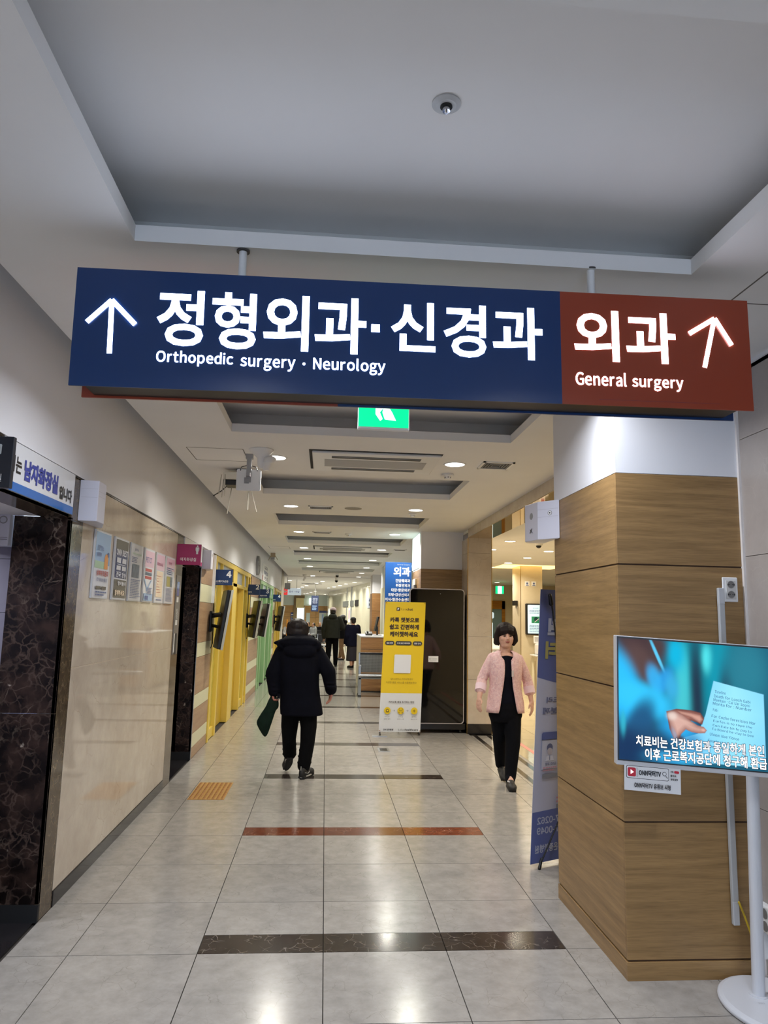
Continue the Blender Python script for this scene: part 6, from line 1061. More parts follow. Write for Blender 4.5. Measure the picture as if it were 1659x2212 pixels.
# narrow notices stuck on the brown jamb
t = thing('jamb_notice', (XL, 7.12, 1.2), 'narrow grey and blue notices stuck on the jamb of the second toilet', 'notice')
G().box(XL, XL + .004, 7.10, 7.32, 1.22, 1.98).build('strip', mat('notice_strip', (116, 110, 104), .3), t)
p = Print((XL + .004, 7.10, 1.22), (0, 1, 0), (0, 0, 1)); p.rr(.03, .14, .56, .70, .02, M_hb); p.rects([(.04, .13, .50, .55), (.04, .13, .28, .33), (.02, .06, .02, .2)], M_plain); p.text('화장실', .05, .12, .34, .44, M_plain, .02); p.rect(.07, .15, .0, .2, M_dark); p.build('print', t)
# wall clock and notice above the doors
t = thing('wall_clock', (XL, 15.0, 2.6), 'round grey wall clock above the doors, seen nearly edge on', 'clock')
n = 28; G().loft([[(x, 15.0 + .22 * q * math.cos(2 * math.pi * j / n), 2.62 + .16 * q * math.sin(2 * math.pi * j / n) * 1.25) for j in range(n)] for x, q in ((XL, 1), (XL + .05, 1), (XL + .055, .9), (XL + .045, .88))]).build('case', M_grey, t)
g = G().box(XL + .046, XL + .048, 14.99, 15.01, 2.62, 2.75).box(XL + .046, XL + .048, 15.0, 15.12, 2.61, 2.63); g.build('hands', M_ink, t)
t = thing('wall_notice', (XL, 16.4, 2.2), 'white paper notice with dark Korean print above the green door', 'notice')
G().box(XL, XL + .012, 16.3, 18.2, 2.385, 2.78).build('board', M_plain, t)
p = Print((XL + .012, 16.3, 2.385), (0, 1, 0), (0, 0, 1)); p.rect(.0, .15, .0, .12, M_pred); p.text('내과', .5, 1.3, .27, .36, M_pnavy, .03); p.text('외래진료', .3, 1.5, .15, .25, M_pprp, .03); p.text('안내', .5, 1.4, .03, .12, M_pnavy, .03); p.build('print', t)
# monitors on swing arms, seen from the edge
def wall_tv(y, zt, zb, label, tilt=.09, first=False, back=.10, w=.13):
    t = thing('wall_monitor', (XL, y, zb), label, 'monitor', 'monitors on swing arms beside the doors')
    H = zt - zb; M = Matrix.Rotation(math.radians(-9), 3, 'X') @ Matrix.Rotation(math.radians(0), 3, 'Z')
    xc = XL + .155; zc = (zt + zb) / 2
    T = Matrix.Rotation(math.radians(14), 3, 'Z') @ Matrix.Rotation(math.radians(7.5), 3, 'Y')
    G().obox((xc, y + .02, zc), (.05, .62 if not first else .5, H), T).build('back_shell', M_black, t, bevel=.012)
    G().obox(Vector((xc, y + .02, zc)) + T @ Vector((.036, 0, 0)), (.030, .64 if not first else .52, H * 1.01), T).build('front_bezel', mat('bezel_silver', (178, 180, 176), .35), t, bevel=.003)
    G().obox(Vector((xc, y + .02, zc)) + T @ Vector((.0515, 0, .02)), (.003, .58 if not first else .46, H * .86), T).build('screen', mat('monitor_screen', (30, 40, 44), .08), t)
    G().box(XL + .0, XL + .03, y + .0, y + .18, zc - .16, zc + .10).build('wall_plate', M_black, t, bevel=.01)
    g = G().cap((XL + .02, y + .08, zc + .04), (xc - .02, y + .06, zc + .06), .03, .03).cap((XL + .02, y + .1, zc - .08), (xc - .03, y + .08, zc - .1), .02, .02); g.build('swing_arm', M_black, t)
    G().tube([(XL + .04, y + .1, zc - .1), (XL + .06, y - .02, zc - .30), (XL + .03, y + .05, zc - .36)], .006).tube([(XL + .02, y + .15, zc + .1), (XL + .01, y + .2, zc + .5)], .005).build('cable', M_black, t)
    return t
wall_tv(9.22, 1.915, 1.185, 'large wall monitor on a swing arm in front of the first yellow door', first=True)
wall_tv(13.35, 1.87, 1.20, 'second wall monitor on a swing arm after the yellow doors')
wall_tv(15.35, 1.85, 1.165, 'third wall monitor on a swing arm by the green doors')
wall_tv(20.6, 1.87, 1.17, 'fourth wall monitor by the farthest yellow door')
# cable duct rising over the first monitor
t = tag(G().box(XL, XL + .03, 9.30, 9.36, 1.75, 2.36).build('cable_duct', M_plain, None, (XL, 9.3, 1.75)), 'white cable duct rising above the first wall monitor', 'duct')
t = tag(G().box(XL, XL + .012, 13.98, 14.0, 1.55, 2.34).box(XL, XL + .012, 13.6, 14.0, 2.33, 2.345).build('wall_cable', M_ink, None, (XL, 13.98, 1.55)), 'dark cable looping down the boards past the yellow doors', 'cable')
# ================================================================== FLOOR FITTINGS
M_tac = mat('tactile_brass', (176, 134, 72), .4, metal=.1)
t = thing('tactile_tile', (-1.0, 7.0, 0), 'yellow tactile paving patch with raised dots by the dark doorway', 'tactile tile')
box('plate', -1.155, -.835, 6.68, 7.33, 0, .003, M_tac, t)
g = G()
for i in range(8):
    for j in range(16): g.rings([(-1.135 + .04 * i, 6.70 + .04 * j, .003, .013, .013), (-1.135 + .04 * i, 6.70 + .04 * j, .008, .008, .008)], 8)
tag(g.build('raised_dots', mat('tactile_dot', (150, 100, 40), .4), t), kind='stuff')
t = thing('floor_drain', (.775, 9.1, 0), 'small square metal floor plate just before the yellow banner', 'floor plate')
box('plate', .70, .84, 9.0, 9.26, 0, .003, M_steel, t); box('recess', .725, .815, 9.04, 9.22, .003, .0035, M_dark, t)

# ================================================================== RIGHT FOREGROUND
def socket_plate(cx, z0, y, label, w=.078, h=.122):
    t = thing('wall_socket', (cx, y, z0), label, 'socket')
    box('plate', cx - w / 2, cx + w / 2, y - .010, y, z0, z0 + h, M_plain, t, .004)
    box('inner_plate', cx - w * .30, cx + w * .36, y - .013, y - .009, z0 + .014, z0 + h - .014, mat('socket_cream', (206, 204, 200), .4), t, .002)
    for k in (.30, .70):
        zc = z0 + h * k; xc = cx + .002
        n = 20; ring = lambda q, yy: [(xc + q * math.cos(2 * math.pi * j / n), yy, zc + q * math.sin(2 * math.pi * j / n)) for j in range(n)]
        G().loft([ring(.0195, y - .0132), ring(.0195, y - .0145), ring(.0172, y - .0145), ring(.0172, y - .0135)], caps=False).build('socket_rim', mat('socket_rim', (170, 168, 164), .4), t)
        G().loft([ring(.0172, y - .0134), ring(.0172, y - .0136)]).build('socket_well', mat('socket_well', (120, 118, 116), .5), t)
        g = G().cyl((xc - .007, y - .0145, zc), (xc - .007, y - .0134, zc), .0025, n=8).cyl((xc + .007, y - .0145, zc), (xc + .007, y - .0134, zc), .0025, n=8); g.box(xc - .018, xc - .013, y - .0148, y - .0136, zc - .004, zc + .004); g.box(xc + .013, xc + .018, y - .0148, y - .0136, zc - .004, zc + .004); g.build('pin_holes', M_dark, t)
    return t
socket_plate(2.004, 1.732, 3.4355, 'cream double wall socket high on the near oak column')
t = thing('wall_socket', (XR, 3.35, .235), 'white double socket low on the stone wall behind the stand pole', 'socket')
box('plate', XR - .035, XR, 3.24, 3.42, .225, .345, M_plain, t, .006)
for k, zc in enumerate((.258, .312)):
    n = 20; ring = lambda q, xx: [(xx, 3.36 + q * math.cos(2 * math.pi * j / n), zc + q * math.sin(2 * math.pi * j / n)) for j in range(n)]
    G().loft([ring(.022, XR - .0352), ring(.022, XR - .037)]).build('socket_well', mat('socket_well', (120, 118, 116), .5), t)
G().box(XR - .035, XR - .001, 3.40, 3.41, .10, .225).build('lead', M_plain, t)
# vertical cable conduit on the column front
t = thing('cable_conduit', (1.95, 3.43, .24), 'grey plastic cable conduit running down the front of the oak column', 'conduit')
G().box(1.936, 1.966, 3.414, 3.4355, .24, 1.80).build('conduit', mat('conduit_grey', (176, 178, 180), .4), t, bevel=.004)
for za, zb in ((1.72, 1.80), (.24, .345)): G().box(1.9355, 1.9665, 3.4135, 3.42, za, zb).build('end_cap', mat('conduit_cap', (190, 192, 196), .4), t, bevel=.003)
t = tag(G().tube([(1.960, 3.405, .345), (1.980, 3.40, .29), (2.000, 3.39, .22), (2.012, 3.39, .17), (2.03, 3.40, .10), (2.05, 3.42, .03)], .005, 8).build('yellow_cable', mat('yellow_cable', (190, 160, 30), .4), None, (1.96, 3.41, .2), smooth=True), 'yellow braided cable coming out of the conduit behind the stand pole', 'cable')
# television on a white stand
TVY = 3.10
tv = thing('television', (1.95, TVY, 1.0), 'large television on a white floor stand showing a blue hospital scene with Korean captions', 'television')
# plane through the measured corners: x grows to the right, slightly nearer to the camera at the right
TU = Vector((1, -.16, -.052)).normalized(); TVv = Vector((0.02, .0, 1)).normalized(); TN = TU.cross(TVv).normalized()
TO = Vector((1.270, TVY, 1.035)); TW, TH = 1.02, .525
def tvp(x, y, n=0): return TO + TU * x + TVv * y + TN * n
def tvslab(name, x0, x1, y0, y1, n0, n1, m, bevel=0):
    g = G(); P = [tvp(x, y, n) for n in (n0, n1) for x, y in ((x0, y0), (x1, y0), (x1, y1), (x0, y1))]
    g.add(P, [(3, 2, 1, 0), (4, 5, 6, 7), (0, 1, 5, 4), (1, 2, 6, 5), (2, 3, 7, 6), (3, 0, 4, 7)]); return g.build(name, m, tv, bevel=bevel)
tvslab('frame', -.004, TW, -.018, TH + .004, -.045, .002, mat('tv_silver', (196, 196, 200), .3), .003)
tvslab('black_border', .001, TW - .004, .001, TH, .002, .004, M_black)
# the picture: a fine grid of coloured faces lit from within
nx, ny = 520, 268
U, V = np.meshgrid((np.arange(nx) + .5) / nx, (np.arange(ny) + .5) / ny)
asp = TW / TH; Xp = U * asp; PW = .615; U = U * TW / PW; asp = PW / TH; Xp = U * asp; Yp = V
img = np.zeros((ny, nx, 3)); img[:] = (.01, .10, .17)
def blob_(cx, cy, rx, ry, col, k=1.0, rot=0.0, p=1.5):
    dx = (U - cx); dy = (V - cy); c, s_ = math.cos(rot), math.sin(rot); a = (dx * c + dy * s_) / rx; b = (-dx * s_ + dy * c) / ry
    w = np.clip(k * np.exp(-((a * a + b * b) ** p)), 0, 1)[..., None]; img[:] = img * (1 - w) + np.array(col) * w
blob_(.60, .80, .25, .5, (.0, .22, .30)); blob_(.45, .75, .05, .25, (.03, .50, .60)); blob_(.62, .88, .045, .12, (.08, .75, .80)); blob_(.70, .7, .07, .5, (.0, .30, .42)); blob_(.54, .5, .05, .6, (.01, .03, .06)); blob_(.75, .55, .06, .3, (.01, .04, .08)); blob_(.44, .45, .06, .35, (.06, .55, .62), .9)
blob_(.90, .80, .15, .3, (.02, .20, .28)); blob_(.40, .90, .06, .14, (.0, .45, .72))
blob_(.13, .93, .16, .26, (.055, .028, .03), 1, .3, 3); blob_(.17, .80, .10, .20, (.10, .055, .05), .9, .5, 2); blob_(.27, .95, .07, .12, (.07, .04, .04), 1)
blob_(.27, .88, .012, .17, (.10, .55, .85), 1, .35, 2); blob_(.31, .66, .055, .13, (.02, .30, .70), 1, -.4, 2); blob_(.25, .68, .05, .12, (.03, .42, .85), .9, .2, 2); blob_(.37, .62, .05, .12, (.04, .42, .75), .9)
blob_(.02, .60, .13, .34, (.02, .50, .95), 1, .25, 2.5); blob_(.18, .50, .22, .13, (.03, .55, .95), 1, -.45, 2.5); blob_(.42, .25, .16, .13, (.02, .40, .85), .9, -.8, 2)
blob_(.14, .28, .10, .25, (.01, .09, .22), 1, -.3, 2.5); blob_(.24, .12, .22, .16, (.01, .06, .15), 1, -.35, 2); blob_(.05, .08, .12, .18, (.005, .03, .10), 1, 0, 2); blob_(.03, .3, .02, .1, (.03, .45, .6), .8)
blob_(.40, .05, .18, .05, (.05, .50, .95), .8)
def soft_poly(P, colf, edge=.0035):
    """polygon painted into the picture with a soft edge; P in 0..1 units"""
    ins = np.zeros(U.shape, bool); dist = np.full(U.shape, 9.0)
    for i in range(len(P)):
        (x0, y0), (x1, y1) = P[i - 1], P[i]
        x0a, x1a = x0 * asp, x1 * asp; dx, dy = x1a - x0a, y1 - y0
        t = np.clip(((Xp - x0a) * dx + (Yp - y0) * dy) / max(1e-9, dx * dx + dy * dy), 0, 1)
        dist = np.minimum(dist, np.hypot(Xp - x0a - t * dx, Yp - y0 - t * dy))
        c = (y0 > Yp) != (y1 > Yp)
        with np.errstate(divide='ignore', invalid='ignore'): c &= Xp < dx * (Yp - y0) / (dy if dy else 1e-9) + x0a
        ins ^= c
    sd = np.where(ins, dist, -dist); w = np.clip(.5 + sd / (2 * edge), 0, 1)[..., None]; img[:] = img * (1 - w) + colf(sd)[..., :] * w
def flat(*c): return lambda sd: np.broadcast_to(np.array(c), img.shape)
def rounded(lo, hi, k): return lambda sd: np.array(lo) + (np.array(hi) - np.array(lo)) * np.clip(sd / k, 0, 1)[..., None] ** .7
soft_poly([(.42, .13), (.405, .20), (.545, .26), (.60, .42), (.66, .70), (1.0, .62), (1.0, .03), (.50, .03), (.46, .08)], lambda sd: np.array((.06, .42, .80)) + np.array((.25, .35, .18)) * np.clip(1.1 - 1.6 * np.abs(U - .80) - .6 * np.abs(V - .45), 0, 1)[..., None], .003)
blob_(.50, .17, .07, .09, (.02, .22, .50), .8)
soft_poly([(.33, .42), (.40, .447), (.50, .445), (.565, .43), (.59, .385), (.575, .335), (.54, .35), (.50, .36), (.46, .33), (.42, .22), (.38, .20), (.35, .28)], rounded((.12, .04, .035), (.34, .14, .11), .03))
soft_poly([(.40, .435), (.50, .425), (.565, .412), (.583, .375), (.56, .345), (.50, .385), (.43, .405)], rounded((.25, .10, .08), (.62, .33, .26), .02))
soft_poly([(.335, .405), (.385, .425), (.44, .405), (.50, .355), (.545, .325), (.585, .318), (.606, .292), (.592, .268), (.55, .262), (.50, .268), (.462, .285), (.43, .245), (.415, .20), (.385, .23), (.355, .31)], rounded((.28, .12, .10), (.66, .40, .34), .045))
blob_(.37, .385, .035, .035, (.80, .66, .60), .8); blob_(.47, .345, .05, .012, (.72, .46, .38), .5, -.35); blob_(.583, .292, .014, .012, (.80, .46, .40), .7)
blob_(.385, .235, .016, .06, (.34, .36, .48), .8, .3); blob_(.425, .20, .03, .035, (.05, .02, .02), .9)
V3 = []; F3 = []
gx = np.linspace(.006, TW - .008, nx + 1); gy = np.linspace(.006, TH - .006, ny + 1)
o_ = np.array(tvp(0, 0, .005)); gu = np.array(TU); gv = np.array(TVv)
co = (o_[None, None] + gx[None, :, None] * gu + gy[:, None, None] * gv).reshape(-1, 3)
ii, jj = np.meshgrid(np.arange(nx), np.arange(ny)); a = (jj * (nx + 1) + ii).ravel()
fc = np.stack([a, a + 1, a + nx + 2, a + nx + 1], 1)
me = bpy.data.meshes.new('screen_picture'); me.vertices.add(len(co)); me.vertices.foreach_set('co', co.ravel())
me.loops.add(fc.size); me.loops.foreach_set('vertex_index', fc.ravel()); me.polygons.add(len(fc)); me.polygons.foreach_set('loop_start', np.arange(0, fc.size, 4))
me.update(calc_edges=True)
at_ = me.color_attributes.new('picture', 'FLOAT_COLOR', 'CORNER')
cc = np.ones((len(fc), 4, 4), np.float32); cc[:, :, :3] = img.reshape(-1, 3)[:, None]
at_.data.foreach_set('color', cc.ravel())
m = bpy.data.materials.new('tv_picture'); m.use_nodes = True; nt = m.node_tree; b = nt.nodes['Principled BSDF']
an = nt.nodes.new('ShaderNodeAttribute'); an.attribute_name = 'picture'
b.inputs['Base Color'].default_value = (.004, .004, .004, 1); b.inputs['Roughness'].default_value = .25; b.inputs['Specular IOR Level'].default_value = .12
nt.links.new(an.outputs['Color'], b.inputs['Emission Color']); b.inputs['Emission Strength'].default_value = .95
me.materials.append(m); finish('screen_picture', me, tv)
def em(name, rgb, k=1.0): return mat(name, rgb, .4, emit=k)
p = Print(tvp(0, 0, .006), TU, TVv, .0005); S = lambda L: [(x * PW, y * TH) for x, y in L]
M_pt = em('screen_print', (20, 60, 96), .6)
u2 = (TU * math.cos(-.1) + TVv * math.sin(-.1)); v2 = (TVv * math.cos(-.1) - TU * math.sin(-.1))
q = Print(tvp(0, 0, .0075), u2, v2, .0003)
def scr(txt, x, y, w, h=.013): 
    X, Y = x * PW, y * TH; c, s_ = math.cos(.1), math.sin(.1); q.text(txt, X * c - Y * s_, X * c - Y * s_ + w, X * s_ + Y * c, X * s_ + Y * c + h, M_pt, .0, False)
scr('Timeline', .665, .60, .045); scr('Death for Loosh Gabi', .66, .565, .15); scr('Maintain : Cal Uar Soomi', .655, .535, .15); scr('Monta for : Number', .65, .505, .16); scr('Fabi', .65, .455, .02)
scr('For Cozhe forecision Hor', .64, .405, .18); scr('Eurfes is to rope the', .65, .365, .16); scr('Con Eale bh fe pay lo', .645, .330, .16); scr('Fa Boord he vlay lo bee', .642, .30, .17); scr('Uloom Iove Yionce', .625, .26, .12); scr('Courle stater', .61, .21, .09); scr('Tremgee dalist dio emees', .605, .165, .16)
q.build('document_print', tv)
M_cap = em('caption_white', (255, 255, 255), .8); M_out = em('caption_outline', (6, 20, 50), .1)
for (txt, a, b_, c, d) in (('치료비는 건강보험과 동일하게 본인', .125, .985, .128, .215), ('이후 근로복지공단에 청구해 환급', .185, 1.0, .028, .118)):
    p.text(txt, a * PW - .002, b_ * PW + .002, c * TH - .002, d * TH + .002, M_out, .07); p.text(txt, a * PW, b_ * PW, c * TH, d * TH, M_cap, .022)
p.build('caption_print', tv)
tvslab('channel_card', .028, .262, -.118, -.014, .0, .003, mat('card_white', (226, 226, 228), .4))
p = Print(tvp(.028, -.118, .003), TU, TVv, .0005)
M_ytr = mat('logo_red', (196, 20, 50), .4); M_ink = _mc['ink_black']
p.rr(.008, .185, .050, .102, .007, M_ink); p.rr(.010, .183, .052, .100, .006, _mc['card_white']); p.rr(.014, .048, .058, .094, .006, M_ytr); p.poly([(.026, .067), (.039, .076), (.026, .086)], M_cap); p.rect(.052, .0535, .056, .096, M_ink)
p.text('ONN닥터TV', .060, .152, .064, .088, M_ink, .05); p.circ(.166, .079, .0085, M_ink); p.circ(.166, .079, .0065, _mc['card_white']); p.line((.171, .072), (.179, .062), .002, M_ink)
p.text('구독', .190, .203, .086, .094, M_ink, .03); p.rr(.206, .226, .085, .095, .004, M_ytr); p.text('좋아요', .190, .214, .070, .079, M_ink, .03); p.text('알림설정', .190, .220, .056, .064, M_ink, .03)
p.text('ONN닥터TV 유튜브 시청', .040, .190, .014, .036, M_ink, .03); p.build('card_print', tv)
# stand
st = thing('television_stand', (1.97, 3.2, 0), 'white round-based floor stand with two poles carrying the television', 'stand')
bx, by = 2.02, 3.10
bx, by = 2.035, 3.17
M_std = mat('stand_white', (206, 208, 214), .35)
G().rings([(1.975, 3.20 - .03, 0.0, .218, .25), (1.975, 3.17, .010, .226, .262), (1.975, 3.17, .022, .224, .26), (1.975, 3.17, .030, .205, .24)], 56).build('base', M_std, st, smooth=False)
for o in [st.children[0]]:
    o.modifiers.new('bevel', 'BEVEL').width = .004
G().cyl((1.935, 3.24, .028), (1.925, 3.17, 1.40), .0265, .0265, 28).build('pole', M_std, st, smooth=False)
G().disc((1.935, 3.24), .04, .04, .028, .034, 24).build('pole_flange', M_std, st)
G().box(1.80, 2.1, 3.10, 3.15, 1.17, 1.36).build('mount_plate', M_grey, st)
G().tube([(1.965, 3.21, .12), (1.962, 3.19, .07), (1.955, 3.17, .034), (1.93, 3.12, .034), (1.92, 3.09, .034), (1.95, 3.05, .034), (2.05, 2.99, .034), (2.14, 2.98, .03)], .0028, 8).build('power_lead', M_plain, st, smooth=True)
p = Print((1.89, 3.165, .0302), (1, 0, 0), (0, 1, 0), .0006); p.text('1912', .0, .028, .0, .012, M_grey, .0); p.build('faint_print', st)

# ================================================================== BANNERS, DISPLAY, WALL BOARD
def leaning(name, org, label, cat='banner'):
    return thing(name, org, label, cat)
M_by = mat('banner_yellow', (228, 194, 4), .45); M_bw = mat('banner_white', (216, 218, 222), .45); M_bbr = mat('banner_brown', (56, 38, 20), .5)
bn = thing('banner_stand', (1.04, 10.25, 0), 'yellow and white upright banner with brown Korean text before the black display', 'banner')
# banner plane leans back a little and its foot is shifted to the right
BU = Vector((1, 0, 0)); BV = Vector((.037, .05, 1)).normalized()
BO = Vector((.790, 10.24, .045)); BW, BH = .582, 1.80
def bp_(x, y, n=0): return BO + BU * x + BV * y + Vector((0, -1, 0)) * n
G().add([bp_(x, y, n) for n in (0, .004) for x, y in ((0, 0), (BW, 0), (BW, BH), (0, BH))], [(0, 1, 2, 3), (7, 6, 5, 4), (0, 4, 5, 1), (1, 5, 6, 2), (2, 6, 7, 3), (3, 7, 4, 0)]).build('sheet', M_bw, bn)
p = Print(bp_(0, 0, .004), BU, BV, .0008)
ys = .521 / 1.0
p.rect(0, BW, .525, BH, M_by)
p.rr(.165, .215, 1.672, 1.722, .010, M_bbr); p.poly([(.178, 1.682), (.186, 1.682), (.200, 1.700), (.202, 1.712), (.178, 1.712)], M_txtw)
p.text('Kare', .228, .305, 1.680, 1.712, mat('banner_olive', (150, 122, 20), .5), .0); p.text('chat', .308, .400, 1.680, 1.714, M_bbr, .03)
p.text('카톡 챗봇으로', .078, .498, 1.508, 1.580, M_bbr, .045); p.text('쉽고 간편하게', .075, .498, 1.408, 1.482, M_bbr, .045); p.text('케어챗하세요', .085, .490, 1.306, 1.380, M_bbr, .045)
for a, b_, tx in ((.025, .158, '진료 예약'), (.172, .405, '수속/성안 대리예약'), (.42, .555, '병원 안내')):
    p.rr(a, b_, 1.187, 1.245, .029, mat('pill_dark', (52, 50, 50), .4)); p.text(tx, a + .022, b_ - .022, 1.203, 1.228, M_txtw, .02)
p.rr(.168, .405, .800, 1.056, .014, mat('card_pale', (222, 224, 230), .4))
p.text('QR스캔하고 카카오톡에서', .128, .440, .705, .733, mat('banner_text_faint', (120, 96, 24), .5), .0); p.text('다양한 병원 서비스를 이용해보세요!', .068, .500, .657, .685, mat('banner_text_faint', (120, 96, 24), .5), .0)
p.text('카카오톡 채널 추가하는 방법', .118, .475, .390, .418, M_bbr, .02)
for i, cx in enumerate((.105, .293, .482)):
    p.circ(cx, .287, .047, M_by); 
    if i < 2: p.line((cx + .075, .287), (cx + .105, .287), .003, M_bbr); p.line((cx + .092, .300), (cx + .106, .287), .003, M_bbr); p.line((cx + .092, .274), (cx + .106, .287), .003, M_bbr)
p.circ(.105, .289, .020, M_bbr); p.circ(.105, .289, .013, M_by); p.line((.112, .280), (.124, .268), .006, M_bbr)
p.rects([(.268, .318, .285, .290), (.270, .282, .312, .316), (.304, .316, .312, .316), (.270, .282, .258, .262), (.304, .316, .258, .262), (.266, .270, .302, .316), (.316, .320, .302, .316), (.266, .270, .258, .272), (.316, .320, .258, .272)], M_bbr)
p.rects([(.464, .500, .2845, .2895), (.4795, .4845, .269, .305)], M_bbr)
for cx, a_, b_ in ((.105, '카톡 상단', '검색창 클릭'), (.293, '스캐너로', '바코드 스캔'), (.482, '플러스', '채널 추가')):
    p.text(a_, cx - .035, cx + .035, .198, .212, M_bbr, .0); p.text(b_, cx - .045, cx + .045, .168, .182, M_bbr, .0)
p.text('ON 온병원', .060, .200, .020, .046, M_ink, .04); p.text('×', .232, .244, .028, .038, M_grey, 0); p.text('kakao', .268, .360, .020, .048, M_ink, .0); p.text('healthcare', .362, .545, .020, .048, M_ink, .04)
for x in (.014, BW - .014):
    for y in (.018, BH - .018): p.circ(x, y, .007, mat('eyelet', (150, 90, 40), .3, metal=.6), 10)
p.build('print', bn)
g = G()
for sx in (.02, BW - .02):
    b0 = bp_(sx, .02, -.01); g.cap(b0, (b0.x, 10.245, .02), .006, .006, 8, 2); g.cap((b0.x, 10.22, .018), (b0.x, 10.30, .018), .012, .012, 8, 2)
    g.cap(bp_(BW / 2, BH * .5, -.03), bp_(sx, BH - .02, -.008), .006, .006, 8, 2); g.cap(bp_(BW / 2, BH * .5, -.03), b0, .006, .006, 8, 2)
g.cap((1.08, 10.30, .95), (1.10, 10.60, .02), .006, .006, 8, 2); g.build('support_rods', M_black, bn)
t = tag(G().box(.70, .90, 10.1, 10.22, 0, .006).build('banner_foot_plate', M_steel, None, (.8, 10.16, 0)), 'flat grey metal plate on the floor under the yellow banner', 'floor plate')
# black standing display
kd = thing('standing_display', (1.60, 10.55, 0), 'tall black switched-off touch display on castors against the oak column', 'display')
G().loft([[(x, y, z) for x, z in rrect(1.215, 2.022, .135, 2.048, .05)] for y in (10.42, 10.52)][::-1]).build('casing', M_black, kd)
n_ = rrect(1.215, 2.022, .135, 2.048, .05); n2 = rrect(1.226, 2.011, .146, 2.037, .045)
g = G(); k = len(n_); P = [(x, 10.412, z) for x, z in n_] + [(x, 10.412, z) for x, z in n2] + [(x, 10.42, z) for x, z in n_] + [(x, 10.42, z) for x, z in n2]
F = []
for i in range(k):
    j = (i + 1) % k; F += [(i, j, k + j, k + i), (i, 2 * k + i, 2 * k + j, j), (k + i, k + j, 3 * k + j, 3 * k + i)]
g.add(P, F).build('silver_rim', mat('rim_silver', (190, 184, 186), .25, metal=.5), kd)
G().loft([[(x, y, z) for x, z in n2] for y in (10.4175, 10.42)]).build('glass_front', mat('black_glass', (9, 9, 11), .03, spec=.55), kd)
G().box(1.30, 1.93, 10.4165, 10.4175, .26, 1.93).build('screen_area', mat('screen_off', (13, 13, 14), .04, spec=.55), kd)
G().box(1.20, 2.05, 10.44, 10.80, .05, .135).build('plinth', M_black, kd, bevel=.006); G().box(1.27, 2.0, 10.52, 10.80, .135, 2.0).build('back_box', M_black, kd, bevel=.01)
for x in (1.26, 1.98):
    for y in (10.50, 10.74): G().cyl((x - .012, y, .025), (x + .012, y, .025), .025, n=16).box(x - .014, x + .014, y - .02, y + .02, .03, .052).build('castor', M_dark, kd)
p = Print((0, 10.4164, 0), (1, 0, 0), (0, 0, 1), .0008); p.rect(1.50, 1.645, .995, 1.08, M_plain); p.circ(1.525, 1.04, .012, M_grey, 14); p.circ(1.525, 1.04, .008, M_plain, 14); p.text('온종합병원', 1.542, 1.63, 1.03, 1.05, M_grey, .0); p.rect(1.52, 1.62, 1.012, 1.015, M_grey)
p.rect(1.345, 1.398, .16, .215, mat('sticker_red', (196, 40, 80), .4)); p.text('의', 1.36, 1.39, .172, .204, M_txtw, .03); p.circ(1.665, 1.975, .006, M_grey, 10); p.build('stickers', kd)
# blue department board projecting from the second column
bb = thing('department_board', (1.43, 11.90, 1.4), 'tall blue projecting board listing surgery departments in white, behind the display', 'sign')
box('board', .972, 1.410, 11.88, 11.92, 1.42, 2.532, mat('board_blue', (14, 66, 130), .35), bb, .002)
p = Print((.972, 11.88, 1.395), (.98, 0, 0), (0, 0, 1), .0008)
p.text('General Surgery', .20, .42, 1.085, 1.11, M_grey, .0); p.text('외과', .14, .425, .905, 1.06, M_txtw, .03)
for i, (tx, a) in enumerate((('간담췌외과', .175), ('위장관외과', .18), ('대장·항문외과', .105), ('유방·갑상선외과', .055), ('이식·혈관수술센터', .005), ('복강경수술센터', .05), ('응급수술센터', .08))):
    y = .83 - .078 * i; p.text(tx, a, .425, y - .026, y + .028, M_txtw, .012)
p.build('lettering', bb)
for z in (2.45, 1.6): G().box(1.40, 1.4352, 11.89, 11.915, z, z + .04).build('wall_bracket', M_steel, bb)
t = thing('lit_wall_box', (1.435, 11.2, 2.4), 'bright lit panel on the corridor side of the second column', 'light box')
G().box(1.424, 1.4345, 11.05, 11.93, 2.40, 2.925).build('lit_panel', mat('lit_panel', (226, 250, 242), .4, emit=1.15), t)
t = thing('wall_sensor', (1.435, 11.5, 2.15), 'small cream and grey sensor on the side of the second column', 'sensor')
box('body', 1.405, 1.434, 11.35, 11.7, 2.14, 2.24, mat('cream_plastic', (214, 208, 194), .5), t, .004); box('lower_part', 1.39, 1.434, 11.4, 11.62, 2.07, 2.139, M_grey, t, .004)
# blue and white banner seen from behind, beside the near column
b2 = thing('banner_stand', (1.44, 4.9, 0), 'blue and white banner seen from behind with mirrored print, half hidden by the oak column', 'banner')
CO = Vector((1.408, 4.93, .02)); CU = Vector((.86, .42, 0)).normalized(); CV = (Vector((1.497, 4.93, 1.838)) - CO).normalized(); CW, CH = .60, 1.82
def cp(x, y, n=0): return CO + CU * x + CV * y + CU.cross(CV).normalized() * n
M_b2b = mat('banner_back_blue', (84, 96, 150), .6, trans=0); M_b2w = mat('banner_back_white', (176, 178, 198), .6); M_b2t = mat('banner_back_text', (168, 174, 196), .6); M_b2g = mat('banner_back_gold', (158, 152, 92), .6)
G().add([cp(x, y, n) for n in (0, -.003) for x, y in ((0, 0), (CW, 0), (CW, CH), (0, CH))], [(0, 1, 2, 3), (7, 6, 5, 4), (0, 4, 5, 1), (1, 5, 6, 2), (2, 6, 7, 3), (3, 7, 4, 0)]).build('sheet', M_b2w, b2)
p = Print(cp(0, 0, 0), CU, CV, .0007)
